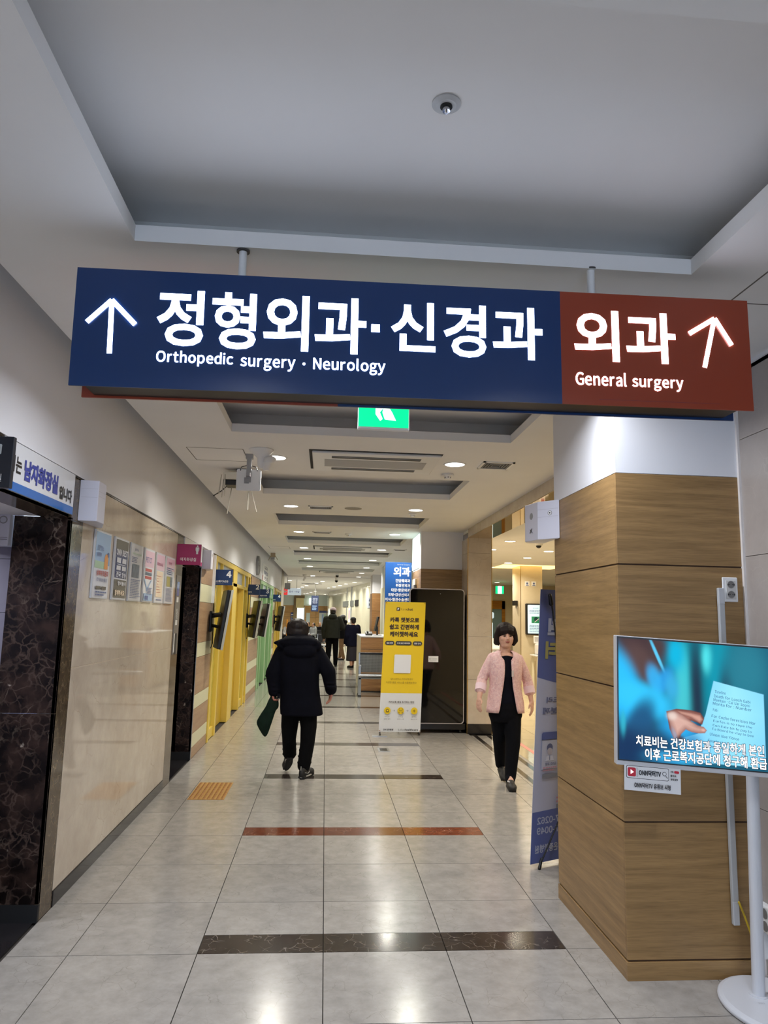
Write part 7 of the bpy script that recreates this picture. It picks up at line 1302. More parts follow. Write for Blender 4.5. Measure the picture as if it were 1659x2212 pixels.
n = 14; arc = [(CW * i / n, 1.215 - .045 * math.sin(math.pi * min(1, i / n * .9)) - .02 * i / n) for i in range(n + 1)]
p.poly(arc + [(CW, CH), (0, CH)], M_b2b); p.poly([(0, 0), (CW, 0), (CW, .35), (0, .325)], M_b2b)
M_hair_ink = mat('mirrored_dark', (92, 98, 132), .6)
def mtext(tx, x0, x1, y0, y1, m, bold):   # mirrored: read from the other side
    V_, F_ = glyphs(tx, bold); a0 = min(q[0] for q in V_); a1 = max(q[0] for q in V_); c0 = min(q[1] for q in V_); c1 = max(q[1] for q in V_)
    p.g.use(m).add([p.P(x1 - (q[0] - a0) / (a1 - a0) * (x1 - x0), y0 + (q[1] - c0) / (c1 - c0) * (y1 - y0)) for q in V_], F_); p.k += 1
mtext('051-607-0262', .045, .45, .245, .290, M_b2t, .02); mtext('051-607-0049', .045, .45, .180, .225, M_b2t, .02); mtext('의료법인 온종합병원', .035, .42, .062, .115, M_b2t, .03)
mtext('진료를 도와드리', .09, .56, 1.04, 1.08, M_hair_ink, .03); mtext('환자 여러분께', .06, .50, .965, 1.01, M_hair_ink, .03)
mtext('온병원', .075, .50, 1.50, 1.62, M_b2t, .05); mtext('관절센터', .06, .58, 1.34, 1.46, M_b2g, .05)
p.poly([(.055, .795), (.55, .795), (.55, .845), (.065, .845), (.055, .835)], M_b2b)
p.rect(.06, .20, .60, .79, mat('portrait_ground', (188, 190, 206), .6)); p.circ(.13, .725, .030, M_b2t, 16); p.circ(.13, .742, .027, M_hair_ink, 16); p.circ(.13, .718, .023, mat('portrait_skin', (186, 178, 184), .6), 16); p.poly([(.09, .655), (.17, .655), (.155, .69), (.105, .69)], mat('portrait_coat', (206, 208, 222), .6)); p.line((.13, .69), (.13, .66), .006, M_hair_ink)
mtext('김OO 과장', .09, .19, .625, .645, M_hair_ink, .02); p.lines(.07, .2, .585, .62, 2, mat('mirrored_red', (186, 140, 156), .6)); p.rect(.065, .40, .545, .57, mat('mirrored_grey', (130, 132, 142), .6))
p.circ(.27, .49, .03, M_hair_ink, 16); p.lines(.2, .4, .37, .42, 2, _mc['mirrored_red']); p.rect(.2, .4, .34, .365, _mc['mirrored_grey'])
p.build('mirrored_print', b2)
g = G().cap(cp(.032, -.005, .05), cp(.31, .50, .07), .006, .005, 8, 2).cap(cp(.03, -.012, .055), cp(.055, .04, .045), .011, .009, 10, 3).cap(cp(.07, 1.77, .03), cp(.31, .52, .07), .006, .005, 8, 2).cap(cp(.065, 1.78, .025), cp(.075, 1.72, .03), .013, .016, 10, 3)
g.cap(cp(.31, .52, .07), cp(.56, 1.76, .02), .006, .005, 8, 2).cap(cp(.31, .50, .07), cp(.56, .0, .04), .006, .005, 8, 2); g.build('support_rods', M_black, b2)

# ================================================================== FURNITURE AND THINGS FARTHER AWAY
def airport_bench(name, x0, x1, y, label, toward=True, seats=2, m=M_steel, perforated=True):
    t = thing(name, ((x0 + x1) / 2, y, 0), label, 'bench', 'waiting benches')
    s = 1 if toward else -1; w = (x1 - x0) / seats
    Y = lambda d: y + s * d
    def yb(g, xa, xb, d0, d1, za, zb): a, b = sorted((Y(d0), Y(d1))); return g.box(xa, xb, a, b, za, zb)
    for i in range(seats):
        a, b = x0 + w * i + .02, x0 + w * (i + 1) - .02
        g = G()
        if perforated:
            n = 22
            for k in range(n + 1):
                xx = a + (b - a) * k / n; g.box(xx - .004, xx + .004, *sorted((Y(.50), Y(.512))), .46, .84)
            for k in range(13):
                zz = .46 + .38 * k / 12; g.box(a, b, *sorted((Y(.50), Y(.512))), zz - .004, zz + .004)
            for k in range(n + 1):
                xx = a + (b - a) * k / n; g.box(xx - .004, xx + .004, *sorted((Y(.03), Y(.50))), .425, .432)
            for k in range(13):
                yy = .03 + .47 * k / 12; yb(g, a, b, yy - .004, yy + .004, .425, .432)
            tag(g.build('perforated_seat', mat('perforated_steel', (150, 150, 146), .35, metal=.5), t), kind='stuff')
            g = G(); yb(g, a, b, .505, .52, .46, .84); yb(g, a, b, .03, .5, .412, .42); g.build('seat_shell', mat('shell_dark', (100, 100, 98), .5), t)
            g = G(); yb(g, a - .01, b + .01, .49, .525, .83, .87); g.build('black_top_rail', M_black, t, bevel=.006)
        else:
            g = G(); yb(g, a, b, .03, .5, .33, .39); g.build('seat', M_black, t, bevel=.015); g = G(); yb(g, a, b, .48, .53, .50, .86); g.build('backrest', M_black, t, bevel=.015)
    G().cyl((x0, Y(.02), .425), (x1, Y(.02), .425), .028).build('front_tube', m, t, smooth=False)
    G().cyl((x0, Y(.28), .36), (x1, Y(.28), .36), .025).build('beam', m, t)
    for k, xx in enumerate((x0 + .03, x1 - .03)):
        g = G(); yb(g, xx - .03, xx + .03, .08, .14, .02, .44); yb(g, xx - .025, xx + .025, .44, .50, .02, .36); yb(g, xx - .025, xx + .025, .08, .5, .34, .38); g.build('leg', mat('leg_grey', (150, 152, 152), .35, metal=.4), t, bevel=.004)
        g = G(); yb(g, xx - .034, xx + .034, .07, .15, 0, .03); yb(g, xx - .03, xx + .03, .43, .51, 0, .03); g.build('foot_cap', M_dark, t)
        g = G(); yb(g, xx - .025, xx + .025, .06, .42, .60, .625); g.build('armrest', m, t, bevel=.006); g = G(); yb(g, xx - .015, xx + .015, .08, .11, .44, .60); yb(g, xx - .015, xx + .015, .46, .52, .40, .86); g.build('arm_post', m, t)
    return t
airport_bench('waiting_bench', .72, 1.92, 14.95, 'perforated steel bench in front of the wooden counter')
for i, (xa, xb, yy, lab) in enumerate(((-.32, .30, 30.2, 'black seated bench with silver arms left of the tall man in the olive coat'), (-1.1, -.1, 38.7, 'black bench under the seated people in the waiting hall'), (-2.5, -1.5, 39.1, 'black bench at the left of the waiting hall'), (-1.4, .0, 40.7, 'farthest black bench under the two dark-clothed seated people'))):
    airport_bench('waiting_bench', xa, xb, yy, lab, True, 2, M_steel, False)
ct = thing('reception_counter', (1.35, 16.5, 0), 'oak fronted reception counter with a pale top behind the steel bench', 'counter')
for z0, z1 in ((.02, .28), (.29, .60), (.61, .91), (.92, 1.17)): G().box(.80, 1.44, 16.0, 16.03, z0, z1).build('front_panel', M_oakside, ct)
G().box(.80, .825, 16.03, 18.0, .02, 1.17).build('side_panel', mat('counter_side', (186, 172, 152), .4), ct)
G().box(.79, 1.45, 15.98, 18.02, 1.172, 1.20).build('counter_top', M_plain, ct, bevel=.004); G().box(.83, 1.44, 16.03, 17.98, 0, .9).build('carcass', M_dark, ct)
t = thing('desk_monitor', (1.12, 16.9, 1.2), 'black computer monitor on the reception counter, seen from the side', 'monitor')
G().obox((1.20, 16.9, 1.46), (.03, .5, .34), Matrix.Rotation(math.radians(12), 3, 'Y')).build('screen', M_black, t, bevel=.006); G().cyl((1.22, 16.9, 1.2), (1.22, 16.9, 1.4), .02).box(1.12, 1.32, 16.8, 17.0, 1.2, 1.212).build('stand', M_black, t)
t = thing('desk_telephone', (1.0, 16.5, 1.2), 'small black telephone on the left end of the counter', 'telephone')
G().obox((1.0, 16.5, 1.245), (.16, .2, .05), Matrix.Rotation(.2, 3, 'X')).build('base', M_black, t, bevel=.006); G().cap((.97, 16.42, 1.275), (.97, 16.58, 1.285), .02, .02).build('handset', M_black, t, smooth=True)
t = thing('arrow_sign', (-1.26, 27, 2.35), 'red and white hanging sign with a left arrow at the hall entrance', 'sign')
x0, x1, z0, z1 = -1.594, -.93, 2.36, 2.617
box('panel', x0, x1, 27.0, 27.03, z0, z1, mat('arrow_white', (206, 220, 232), .4, emit=.35), t, .003)
p = Print((x0, 27.0, z0), (1, 0, 0), (0, 0, 1), .001); p.rect(.0, .165, 0, .257, mat('arrow_red', (232, 60, 60), .4, emit=.5)); p.line((.03, .128), (.14, .128), .025, M_txtw); p.line((.03, .128), (.08, .18), .025, M_txtw); p.line((.03, .128), (.08, .076), .025, M_txtw)
p.text('접수 · 수납', .22, .60, .09, .165, mat('arrow_text', (90, 104, 130), .5), .01); p.build('lettering', t)
G().cyl((-1.4, 27.015, z1), (-1.4, 27.015, ZC), .008).cyl((-1.1, 27.015, z1), (-1.1, 27.015, ZC), .008).build('hanger', M_grey, t)
t = thing('hanging_department_sign', (-.45, 30, 1.79), 'narrow navy hanging sign with white Korean letters in the waiting hall', 'sign')
box('panel', -.60, -.30, 30, 30.03, 1.79, 2.44, mat('deep_navy', (10, 26, 58), .5), t, .002); M_dim = mat('dim_print', (140, 146, 160), .6)
p = Print((-.60, 30, 1.79), (1, 0, 0), (0, 0, 1), .001); p.text('정형', .05, .25, .44, .56, M_dim, .0); p.text('외과', .05, .25, .31, .43, M_dim, .0); p.lines(.05, .25, .05, .25, 4, M_pblue, .4); p.build('lettering', t)
G().cyl((-.45, 30.015, 2.44), (-.45, 30.015, ZC), .008).build('hanger', M_grey, t)
def far_board(name, x0, x1, z0, z1, m, label, cat, items=None, y=47.99):
    t = thing(name, ((x0 + x1) / 2, y, z0), label, cat)
    box('board', x0, x1, y - .03, y, z0, z1, m, t)
    p = Print((x0, y - .03, z0), (1, 0, 0), (0, 0, 1), .002); w, h = x1 - x0, z1 - z0
    for (a, b, c, d, mm) in items or []: p.rect(a * w, b * w, c * h, d * h, mm)
    p.lines(.1 * w, .9 * w, .1 * h, .4 * h, 3, M_post, .5); p.build('print', t)
far_board('wall_poster', -2.28, -2.01, 1.13, 1.80, mat('far_poster_blue', (52, 66, 140), .4), 'blue poster with white and yellow lines on the far wall', 'poster', [(.15, .85, .72, .86, M_post), (.15, .85, .5, .62, M_pyel)])
far_board('wall_board', -1.25, -1.01, 1.0, 1.79, mat('far_board_pale', (196, 214, 214), .4), 'pale blue narrow board on the far wall', 'board')
far_board('notice_board', -.40, .08, .8, 1.95, mat('far_notice', (206, 214, 214), .4), 'white notice board with a dark blue heading on the far wall', 'notice', [(0, 1, .88, 1, M_pnavy), (.35, .6, .3, .8, M_pblue), (.65, .95, .5, .8, M_pgreen)])
t = thing('wall_light_box', (-.98, 47.9, 2.2), 'small white lit box high on the far wall', 'sign'); box('box', -1.1, -.95, 47.8, 48.0, 2.35, 2.75, mat('lit_box', (240, 252, 240), .4, emit=1.2), t)
t = thing('wall_notice', (1.66, 27.6, 1.6), 'grey and white notice fixed to the cream glossy wall at the right', 'notice')
def on_run(i, tt, off=-.01):
    (xa, ya), (xb, yb) = PTS[i], PTS[i + 1]; A = Vector((xa, ya, 0)); B = Vector((xb, yb, 0)); d = (A - B).normalized(); n = Vector((d.y, -d.x, 0)); n = -n if n.x > 0 else n
    return A + (B - A) * tt + n * .004, d, n
o, d, n = on_run(1, .20)
w = 1.1
G().add([o + n * k + d * x + Vector((0, 0, z)) for k in (0, .01) for x, z in ((0, 1.95), (w, 1.95), (w, 2.35), (0, 2.35))], [(3, 2, 1, 0), (4, 5, 6, 7), (0, 1, 5, 4), (2, 3, 7, 6)]).build('panel', mat('notice_grey', (170, 178, 186), .4), t)
p = Print(o + n * .012 + d * 0 + Vector((0, 0, 1.95)), d, (0, 0, 1), .002) if d.cross(Vector((0, 0, 1))).dot(n) > 0 else Print(o + n * .012 + d * w + Vector((0, 0, 1.95)), -d, (0, 0, 1), .002)
p.text('주차장', .35, .95, .23, .34, M_pnavy, .03); p.text('가는 길', .35, .95, .08, .19, M_pnavy, .03); p.build('lettering', t)
o, d, n = on_run(2, .08)
t = thing('wall_sign', o + Vector((0, 0, 1.6)), 'small white sign with red print on the cream glossy wall', 'sign')
G().add([o + n * k + d * x + Vector((0, 0, z)) for k in (0, .02) for x, z in ((0, 1.35), (.5, 1.35), (.5, 2.0), (0, 2.0))], [(3, 2, 1, 0), (4, 5, 6, 7), (0, 1, 5, 4), (2, 3, 7, 6), (1, 2, 6, 5), (3, 0, 4, 7)]).build('panel', M_plain, t)
G().add([o + n * .022 + d * x + Vector((0, 0, z)) for x, z in ((.15, 1.5), (.35, 1.5), (.35, 1.9), (.15, 1.9))], [(0, 1, 2, 3)]).build('red_print', M_pred, t)
for i, (ri, tt, wdt) in enumerate(((1, .78, .9), (2, .02, .9), (2, .30, 1.6))):
    o, d, n = on_run(ri, tt)
    t = thing('wall_sign', o + Vector((0, 0, 2.1)), ('short black sign on the cream glossy wall by the steel post', 'dark grey sign high on the cream glossy wall', 'long dark sign at the far end of the cream glossy wall')[i], 'sign')
    G().add([o + n * k + d * x + Vector((0, 0, z)) for k in (0, .03) for x, z in ((0, 2.06), (wdt, 2.06), (wdt, 2.32), (0, 2.32))], [(3, 2, 1, 0), (4, 5, 6, 7), (0, 1, 5, 4), (2, 3, 7, 6), (1, 2, 6, 5), (3, 0, 4, 7)]).build('panel', (M_dark, mat('sign_grey', (96, 100, 96), .4), mat('sign_grey', (96, 100, 96), .4))[i], t)
t = tag(G().box(-1.95, -1.88, 37, 37.07, 0, 1.40).build('wooden_post', M_gold, None, (-1.9, 37, 0)), 'slim brown wooden post in front of the seated woman at far left', 'post')
# side room things
M_scr = mat('info_screen', (190, 218, 228), .3, emit=.55)
t = thing('wall_display', (4.9, 16.55, 1.3), 'upright white information screen with green picture on the side room pillar', 'display')
box('casing', 4.655, 5.10, 16.50, 16.595, 1.29, 2.01, M_black, t, .02)
p = Print((4.655, 16.50, 1.29), (1, 0, 0), (0, 0, 1), .001); p.rr(.04, .43, .03, .69, .02, M_scr); p.text('공지사항', .16, .30, .60, .625, M_pprp, .0); p.lines(.08, .40, .48, .58, 3, M_pprp, .3); p.rect(.13, .35, .27, .42, mat('screen_green', (40, 130, 90), .4, emit=.2)); p.circ(.24, .36, .05, mat('screen_dark', (16, 60, 66), .4), 16); p.line((.2, .29), (.3, .37), .012, M_txtw)
p.lines(.08, .40, .06, .24, 5, M_pprp, .3); p.build('picture', t)
t = thing('blood_pressure_monitor', (4.95, 16.2, .85), 'white blood pressure machine on a small white table by the side room pillar', 'machine')
G().box(4.80, 5.1, 16.05, 16.35, .855, 1.10).build('body', M_plain, t, bevel=.03); box('tall_panel', 4.78, 5.08, 16.30, 16.34, 1.10, 1.27, M_plain, t, .01); G().obox((4.95, 16.06, 1.04), (.17, .02, .09), Matrix.Rotation(-.3, 3, 'X')).build('screen', M_black, t); box('green_lamp', 4.93, 4.98, 16.04, 16.05, .87, .90, mat('green_lamp', (60, 230, 80), .4, emit=2), t)
Print((4.78, 16.30, 1.10), (1, 0, 0), (0, 0, 1), .001).rect(.2, .28, .05, .14, M_pred).lines(.02, .18, .04, .14, 4, M_grey).build('label_print', t)
t = thing('side_table', (4.95, 16.2, 0), 'small white table under the blood pressure machine', 'table')
box('table_top', 4.72, 5.2, 15.95, 16.45, .82, .85, M_plain, t, .006)
for x in (4.78, 5.14):
    for y in (16.0, 16.4): G().box(x - .025, x + .025, y - .025, y + .025, 0, .82).build('leg', mat('table_leg', (222, 214, 190), .4), t)
t = thing('wall_speaker', (4.55, 16.95, 1.95), 'small black speaker on the side of the side room pillar', 'speaker')
box('body', 4.46, 4.56, 16.85, 17.0, 1.96, 2.08, M_black, t, .01); box('bracket', 4.53, 4.56, 16.9, 16.95, 1.90, 1.96, M_grey, t)
for i, x in enumerate((4.66, 4.82)):
    t = thing('wall_notice', (x, 16.595, 2.3), ('left small white notice high on the side room pillar', 'right small white notice high on the side room pillar')[i], 'notice')
    box('paper', x, x + .11, 16.59, 16.598, 2.42, 2.53, M_plain, t); Print((x, 16.59, 2.42), (1, 0, 0), (0, 0, 1), .001).circ(.055, .06, .025, M_pprp, 12).rect(.02, .09, .01, .025, M_pprp).build('print', t)
t = thing('display_shelf', (3.3, 14.0, 0), 'white leaflet stand with papers half hidden behind the woman in pink', 'shelf')
box('carcass', 3.08, 3.62, 14.0, 14.3, 0, 1.05, M_plain, t, .006)
for z in (.95, 1.0, 1.08, 1.14): box('leaflet', 3.10, 3.55, 13.97, 14.0, z - .03, z, M_plain, t)
box('board', 3.08, 3.6, 14.25, 14.28, 1.05, 1.25, M_plain, t); g = Print((3.08, 13.995, .0), (1, 0, 0), (0, 0, 1), .001); g.lines(.05, .5, .82, 1.04, 4, M_grey, .15, .2); g.build('print', t)
t = thing('waste_bin', (3.95, 12.6, 0), 'pale plastic bin on the side room floor beside the blue banner', 'bin')
G().rings([(3.95, 12.6, 0, .12, .12), (3.95, 12.6, .38, .15, .15), (3.95, 12.6, .40, .16, .16), (3.95, 12.6, .43, .16, .16)], 24).build('body', mat('bin_pale', (206, 220, 214), .4), t)
G().disc((3.95, 12.6), .165, .12, .43, .47, 24).build('lid', mat('bin_pale', (206, 220, 214), .4), t)

# ================================================================== PEOPLE
def mesh_of(g, vox, m, name, parent, smooth=6, paint=None, extra=None, bump=None):
    """one continuous skin over overlapping closed shapes"""
    me = bpy.data.meshes.new(name); me.from_pydata(g.v, [], g.f)
    if not vox: me.materials.append(m); me.polygons.foreach_set('use_smooth', [True] * len(me.polygons)); return finish(name, me, parent)
    o = bpy.data.objects.new('tmp', me); COL.objects.link(o)
    r = o.modifiers.new('r', 'REMESH'); r.mode = 'VOXEL'; r.voxel_size = vox
    if smooth: s = o.modifiers.new('s', 'SMOOTH'); s.factor = .5; s.iterations = smooth
    dg = bpy.context.evaluated_depsgraph_get(); dg.update()
    out = bpy.data.meshes.new_from_object(o.evaluated_get(dg)); bpy.data.objects.remove(o); bpy.data.meshes.remove(me)
    out.materials.clear(); out.materials.append(m)
    for e in extra or []: out.materials.append(e)
    if paint: out.polygons.foreach_set('material_index', [paint(p.center) for p in out.polygons])
    out.polygons.foreach_set('use_smooth', [True] * len(out.polygons)); out.name = name
    return finish(name, out, parent)
def hand(g, w, tip, side, curl=.35, k=1.0, r=.0082):
    """palm and five fingers from wrist w towards tip; side = direction of the thumb edge; fingers curl towards cn"""
    w, tip = Vector(w), Vector(tip); d = (tip - w); L = d.length; d.normalize()
    s = (Vector(side) - d * Vector(side).dot(d)).normalized(); n = d.cross(s)
    palm = L * .48
    g.ell(w + d * palm * .55, (.036 * k, palm * .62, .0155 * k), Matrix((s, d, n)).transposed(), 16, 10)
    g.cap(w - d * .02, w + d * palm * .4, .024 * k, .026 * k, 12, 3)
    for i, (o, ln) in enumerate(((.027, .86), (.0095, .98), (-.009, .92), (-.026, .74))):
        b = w + d * palm * (.92 - .03 * abs(i - 1)) + s * o * k; fl = (L - palm) * ln
        c1, c2 = curl * .5, curl * 1.2
        p1 = b + (d * math.cos(c1) + n * math.sin(c1)) * fl * .42; p2 = p1 + (d * math.cos(c2) + n * math.sin(c2)) * fl * .33; p3 = p2 + (d * math.cos(c2 * 1.5) + n * math.sin(c2 * 1.5)) * fl * .25
        g.cap(b - d * .012, p1, r * 1.12 * k, r * 1.02 * k, 10, 3); g.cap(p1, p2, r * 1.0 * k, r * .92 * k, 10, 3); g.cap(p2, p3, r * .92 * k, r * .75 * k, 10, 3)
    b = w + d * palm * .28 + s * .026 * k; p1 = b + (d * .75 + s * .55 + n * .25).normalized() * L * .20; p2 = p1 + (d * .95 + s * .15 + n * .3).normalized() * L * .16
    g.cap(b - s * .01, p1, .0125 * k, .0105 * k, 10, 3); g.cap(p1, p2, .0100 * k, .0080 * k, 10, 3)
def limb(g, pts, rad, n=16):
    for i in range(len(pts) - 1): g.cap(pts[i], pts[i + 1], rad[i], rad[i + 1], n, 5)
def levels(g, L, f=0.0, n=28, sq=2.2):
    """trunk: (x, y, z, half width, half depth) turned by f"""
    return g.rings([(x, y, z, rx, ry) for x, y, z, rx, ry in L], n, f, sq)

# ---- the woman in the pink jacket, walking towards the camera
wm = thing('person', (1.85, 7.35, 0), 'woman walking towards the camera in an open pink jacket over navy clothes', 'person')
HX, HY, HZ = 1.858, 7.35, 1.452
M_wskin = mat('skin_light', (216, 170, 150), .5, noise=.04, nscale=40)
g = G()
g.ell((HX, HY + .01, HZ + .045), (.080, .096, .088)).ell((HX, HY - .012, HZ - .03), (.076, .080, .084)).ell((HX, HY - .022, HZ - .080), (.056, .057, .042))
g.ell((HX - .036, HY - .062, HZ - .022), (.030, .025, .030)).ell((HX + .036, HY - .062, HZ - .022), (.030, .025, .030))
g.cap((HX, HY - .086, HZ + .012), (HX, HY - .096, HZ - .022), .008, .012, 10, 4).ell((HX - .012, HY - .090, HZ - .028), (.008, .008, .007)).ell((HX + .012, HY - .090, HZ - .028), (.008, .008, .007))
g.ell((HX, HY - .076, HZ - .052), (.024, .012, .008)).ell((HX - .073, HY + .005, HZ + .0), (.010, .018, .028)).ell((HX + .073, HY + .005, HZ + .0), (.010, .018, .028))
g.cap((HX, HY + .02, HZ - .05), (HX, HY + .035, 1.25), .052, .060, 18, 5)
levels(g, [(HX, HY + .03, 1.29, .05, .05), (HX, HY + .03, 1.26, .13, .07), (HX, HY + .03, 1.20, .155, .085), (HX, HY + .02, 1.05, .14, .09), (HX, HY + .02, .93, .13, .085), (HX, HY + .02, .80, .155, .10), (HX, HY + .02, .72, .15, .095)])
sL, eL, wL, tL = (1.715, 7.37, 1.225), (1.622, 7.40, 1.01), (1.575, 7.30, .845), (1.548, 7.26, .690)
sR, eR, wR, tR = (2.005, 7.37, 1.215), (2.105, 7.42, 1.00), (2.125, 7.36, .815), (2.142, 7.33, .645)
limb(g, [sL, eL, wL], [.042, .035, .024]); limb(g, [sR, eR, wR], [.042, .035, .024])
hand(g, wL, tL, (.6, -.8, 0), -.45, .95); hand(g, wR, tR, (-.6, -.8, 0), .45, .95)
aF, aB = (1.852, 7.16, .09), (1.876, 7.60, .12)
limb(g, [(1.925, 7.36, .66), (1.912, 7.28, .42), (1.864, 7.195, .12), aF], [.072, .050, .036, .034]); limb(g, [(1.79, 7.38, .66), (1.808, 7.42, .42), (1.862, 7.60, .14), aB], [.072, .050, .036, .034])
g.cap(aF, (1.845, 7.08, .04), .032, .026).cap(aB, (1.872, 7.55, .06), .030, .026)
mesh_of(g, .0045, M_wskin, 'body', wm, 3)
# face
for s in (-1, 1):
    G().ell((HX + s * .031, HY - .0835, HZ + .004), (.0135, .005, .0050), None, 14, 8).build('eye', mat('eye_dark', (34, 22, 20), .25), wm, smooth=True)
    G().cap((HX + s * .019, HY - .089, HZ + .011), (HX + s * .045, HY - .081, HZ + .010), .0022, .0018, 8, 2).build('eyelid', mat('lid_dark', (58, 38, 34), .5), wm, smooth=True)
    G().cap((HX + s * .018, HY - .090, HZ + .026), (HX + s * .048, HY - .080, HZ + .024), .0026, .0018, 8, 2).build('eyebrow', M_hair, wm, smooth=True)
G().cap((HX - .020, HY - .0865, HZ - .0525), (HX, HY - .091, HZ - .0515), .0032, .0045, 10, 3).cap((HX, HY - .091, HZ - .0515), (HX + .020, HY - .0865, HZ - .0525), .0045, .0032, 10, 3).cap((HX - .012, HY - .088, HZ - .0585), (HX + .012, HY - .088, HZ - .0585), .0042, .0042, 10, 3).build('lips', mat('lips', (150, 74, 70), .4), wm, smooth=True)
M_whair = mat('dark_brown_hair', (26, 15, 15), .55, spec=.25, noise=.35, nscale=30, bump=.4, stretch=(7, 7, 1))
g = G().ell((HX, HY + .022, HZ + .050), (.100, .108, .098)).ell((HX, HY + .05, HZ - .01), (.108, .085, .085))
for s in (-1, 1):
    limb(g, [(HX + s * .070, HY - .022, HZ + .075), (HX + s * .096, HY - .008, HZ + .010), (HX + s * .100, HY - .008, HZ - .040), (HX + s * .080, HY - .018, HZ - .085)], [.032, .028, .028, .012])
    limb(g, [(HX + s * .06, HY + .04, HZ), (HX + s * .085, HY + .03, HZ - .06)], [.05, .035])
for i in range(9):
    t = -1 + i / 4; x = HX + t * .062
    limb(g, [(x * .85 + HX * .15, HY - .062 + .012 * abs(t), HZ + .100 - .018 * abs(t)), (x, HY - .094 + .022 * abs(t), HZ + .062 - .008 * abs(t)), (x * 1.0, HY - .0945 + .024 * abs(t), HZ + .030 - .012 * abs(t) + .004 * (i % 2))], [.018, .0095, .004], 10)
mesh_of(g, .0045, M_whair, 'hair', wm, 2)
# navy top and trousers
M_navyc = mat('navy_cloth', (10, 12, 24), .9, spec=.15, noise=.2, nscale=60); M_trs = mat('trouser_black_navy', (9, 10, 17), .9, spec=.15, noise=.2, nscale=40)
g = levels(G(), [(HX, HY + .028, 1.268, .050, .050), (HX, HY + .022, 1.262, .072, .062), (HX, HY + .025, 1.235, .13, .082), (HX, HY + .02, 1.15, .155, .105), (HX, HY + .01, 1.05, .150, .115), (HX, HY + .02, .93, .140, .10), (HX, HY + .02, .80, .162, .112), (HX, HY + .02, .76, .16, .11)])
mesh_of(g, .008, M_navyc, 'top', wm, 6)
g = levels(G(), [(HX, HY + .02, .86, .15, .10), (HX, HY + .02, .74, .172, .118), (HX, HY + .02, .66, .172, .115), (HX, HY + .02, .60, .15, .10)])
limb(g, [(1.925, 7.36, .66), (1.912, 7.28, .42), (1.862, 7.195, .10), (1.852, 7.165, .075)], [.094, .076, .056, .048]); limb(g, [(1.79, 7.38, .66), (1.808, 7.42, .42), (1.862, 7.60, .14)], [.086, .068, .052])
mesh_of(g, .007, M_trs, 'trousers', wm, 5)
# jacket: an open shell over the trunk, with sleeves
M_jk = stone('pink_jacket_cloth', (244, 208, 204), (214, 168, 176), (250, 232, 230), .75, 14, .10, .8, .6)
Lv = [(1.300, .064, .060, .046), (1.290, .085, .066, .058), (1.272, .125, .076, .060), (1.250, .160, .088, .056), (1.235, .172, .095, .045), (1.215, .176, .104, .030), (1.17, .172, .118, .027), (1.10, .168, .128, .030), (1.02, .160, .128, .036), (.95, .156, .118, .044), (.88, .168, .120, .055), (.80, .182, .130, .068), (.735, .190, .134, .080), (.698, .192, .135, .092)]
rings_ = []
n = 44
for z, rx, ry, gap in Lv:
    a0 = math.asin(min(.95, gap / rx)); ring = []
    for j in range(n + 1):
        t = -math.pi / 2 + a0 + (2 * math.pi - 2 * a0) * j / n
        wob = 1 + .012 * math.sin(j * 1.9 + z * 23) * (1 if z < 1.2 else 0)
        dz = -.012 * math.sin((t + math.pi / 2) * .5) if z < .75 else 0
        c, s_ = math.cos(t), math.sin(t)
        ring.append((HX + math.copysign(abs(c) ** .9, c) * rx * wob, HY + .018 + math.copysign(abs(s_) ** .9, s_) * ry * wob, z + dz + (.012 * (1 - abs(s_)) if z > 1.24 else 0)))
    rings_.append(ring)
g = G().loft(rings_, caps=False, close=False)
o = g.build('jacket', M_jk, wm, smooth=True); so = o.modifiers.new('thickness', 'SOLIDIFY'); so.thickness = .006; so.offset = 0
for (a, b, c, sgn) in ((sL, eL, wL, -1), (sR, eR, wR, 1)):
    a, b, c = Vector(a), Vector(b), Vector(c); g = G()
    cuff = b + (c - b) * .55
    limb(g, [a + Vector((sgn * -.012, 0, .005)), a + (b - a) * .5, b], [.056, .054, .052]); limb(g, [b, cuff], [.052, .050])
    for k, (tt, rr_) in enumerate(((.55, .056), (.72, .0575), (.9, .057))):
        q = a + (b - a) * tt; d = (b - a).normalized(); g.ell(q, (.057, .057, .012), d.to_track_quat('Z', 'Y').to_matrix() @ Matrix.Rotation(.3 * (-1) ** k, 3, 'X'), 16, 8)
    d = (c - b).normalized(); g.cyl(b + (c - b) * .15, b + (c - b) * .62, .054, .052, 20)
    mesh_of(g, .006, M_jk, 'sleeve', wm, 3)
    G().cyl(b + (c - b) * .30, b + (c - b) * .66, .0565, .055, 24).build('cuff', mat('cuff_pink', (236, 208, 218), .7), wm, smooth=False)
G().box(HX + .030, HX + .052, HY - .125, HY - .118, 1.055, 1.115).build('name_badge', mat('badge_pale', (210, 196, 196), .4), wm)
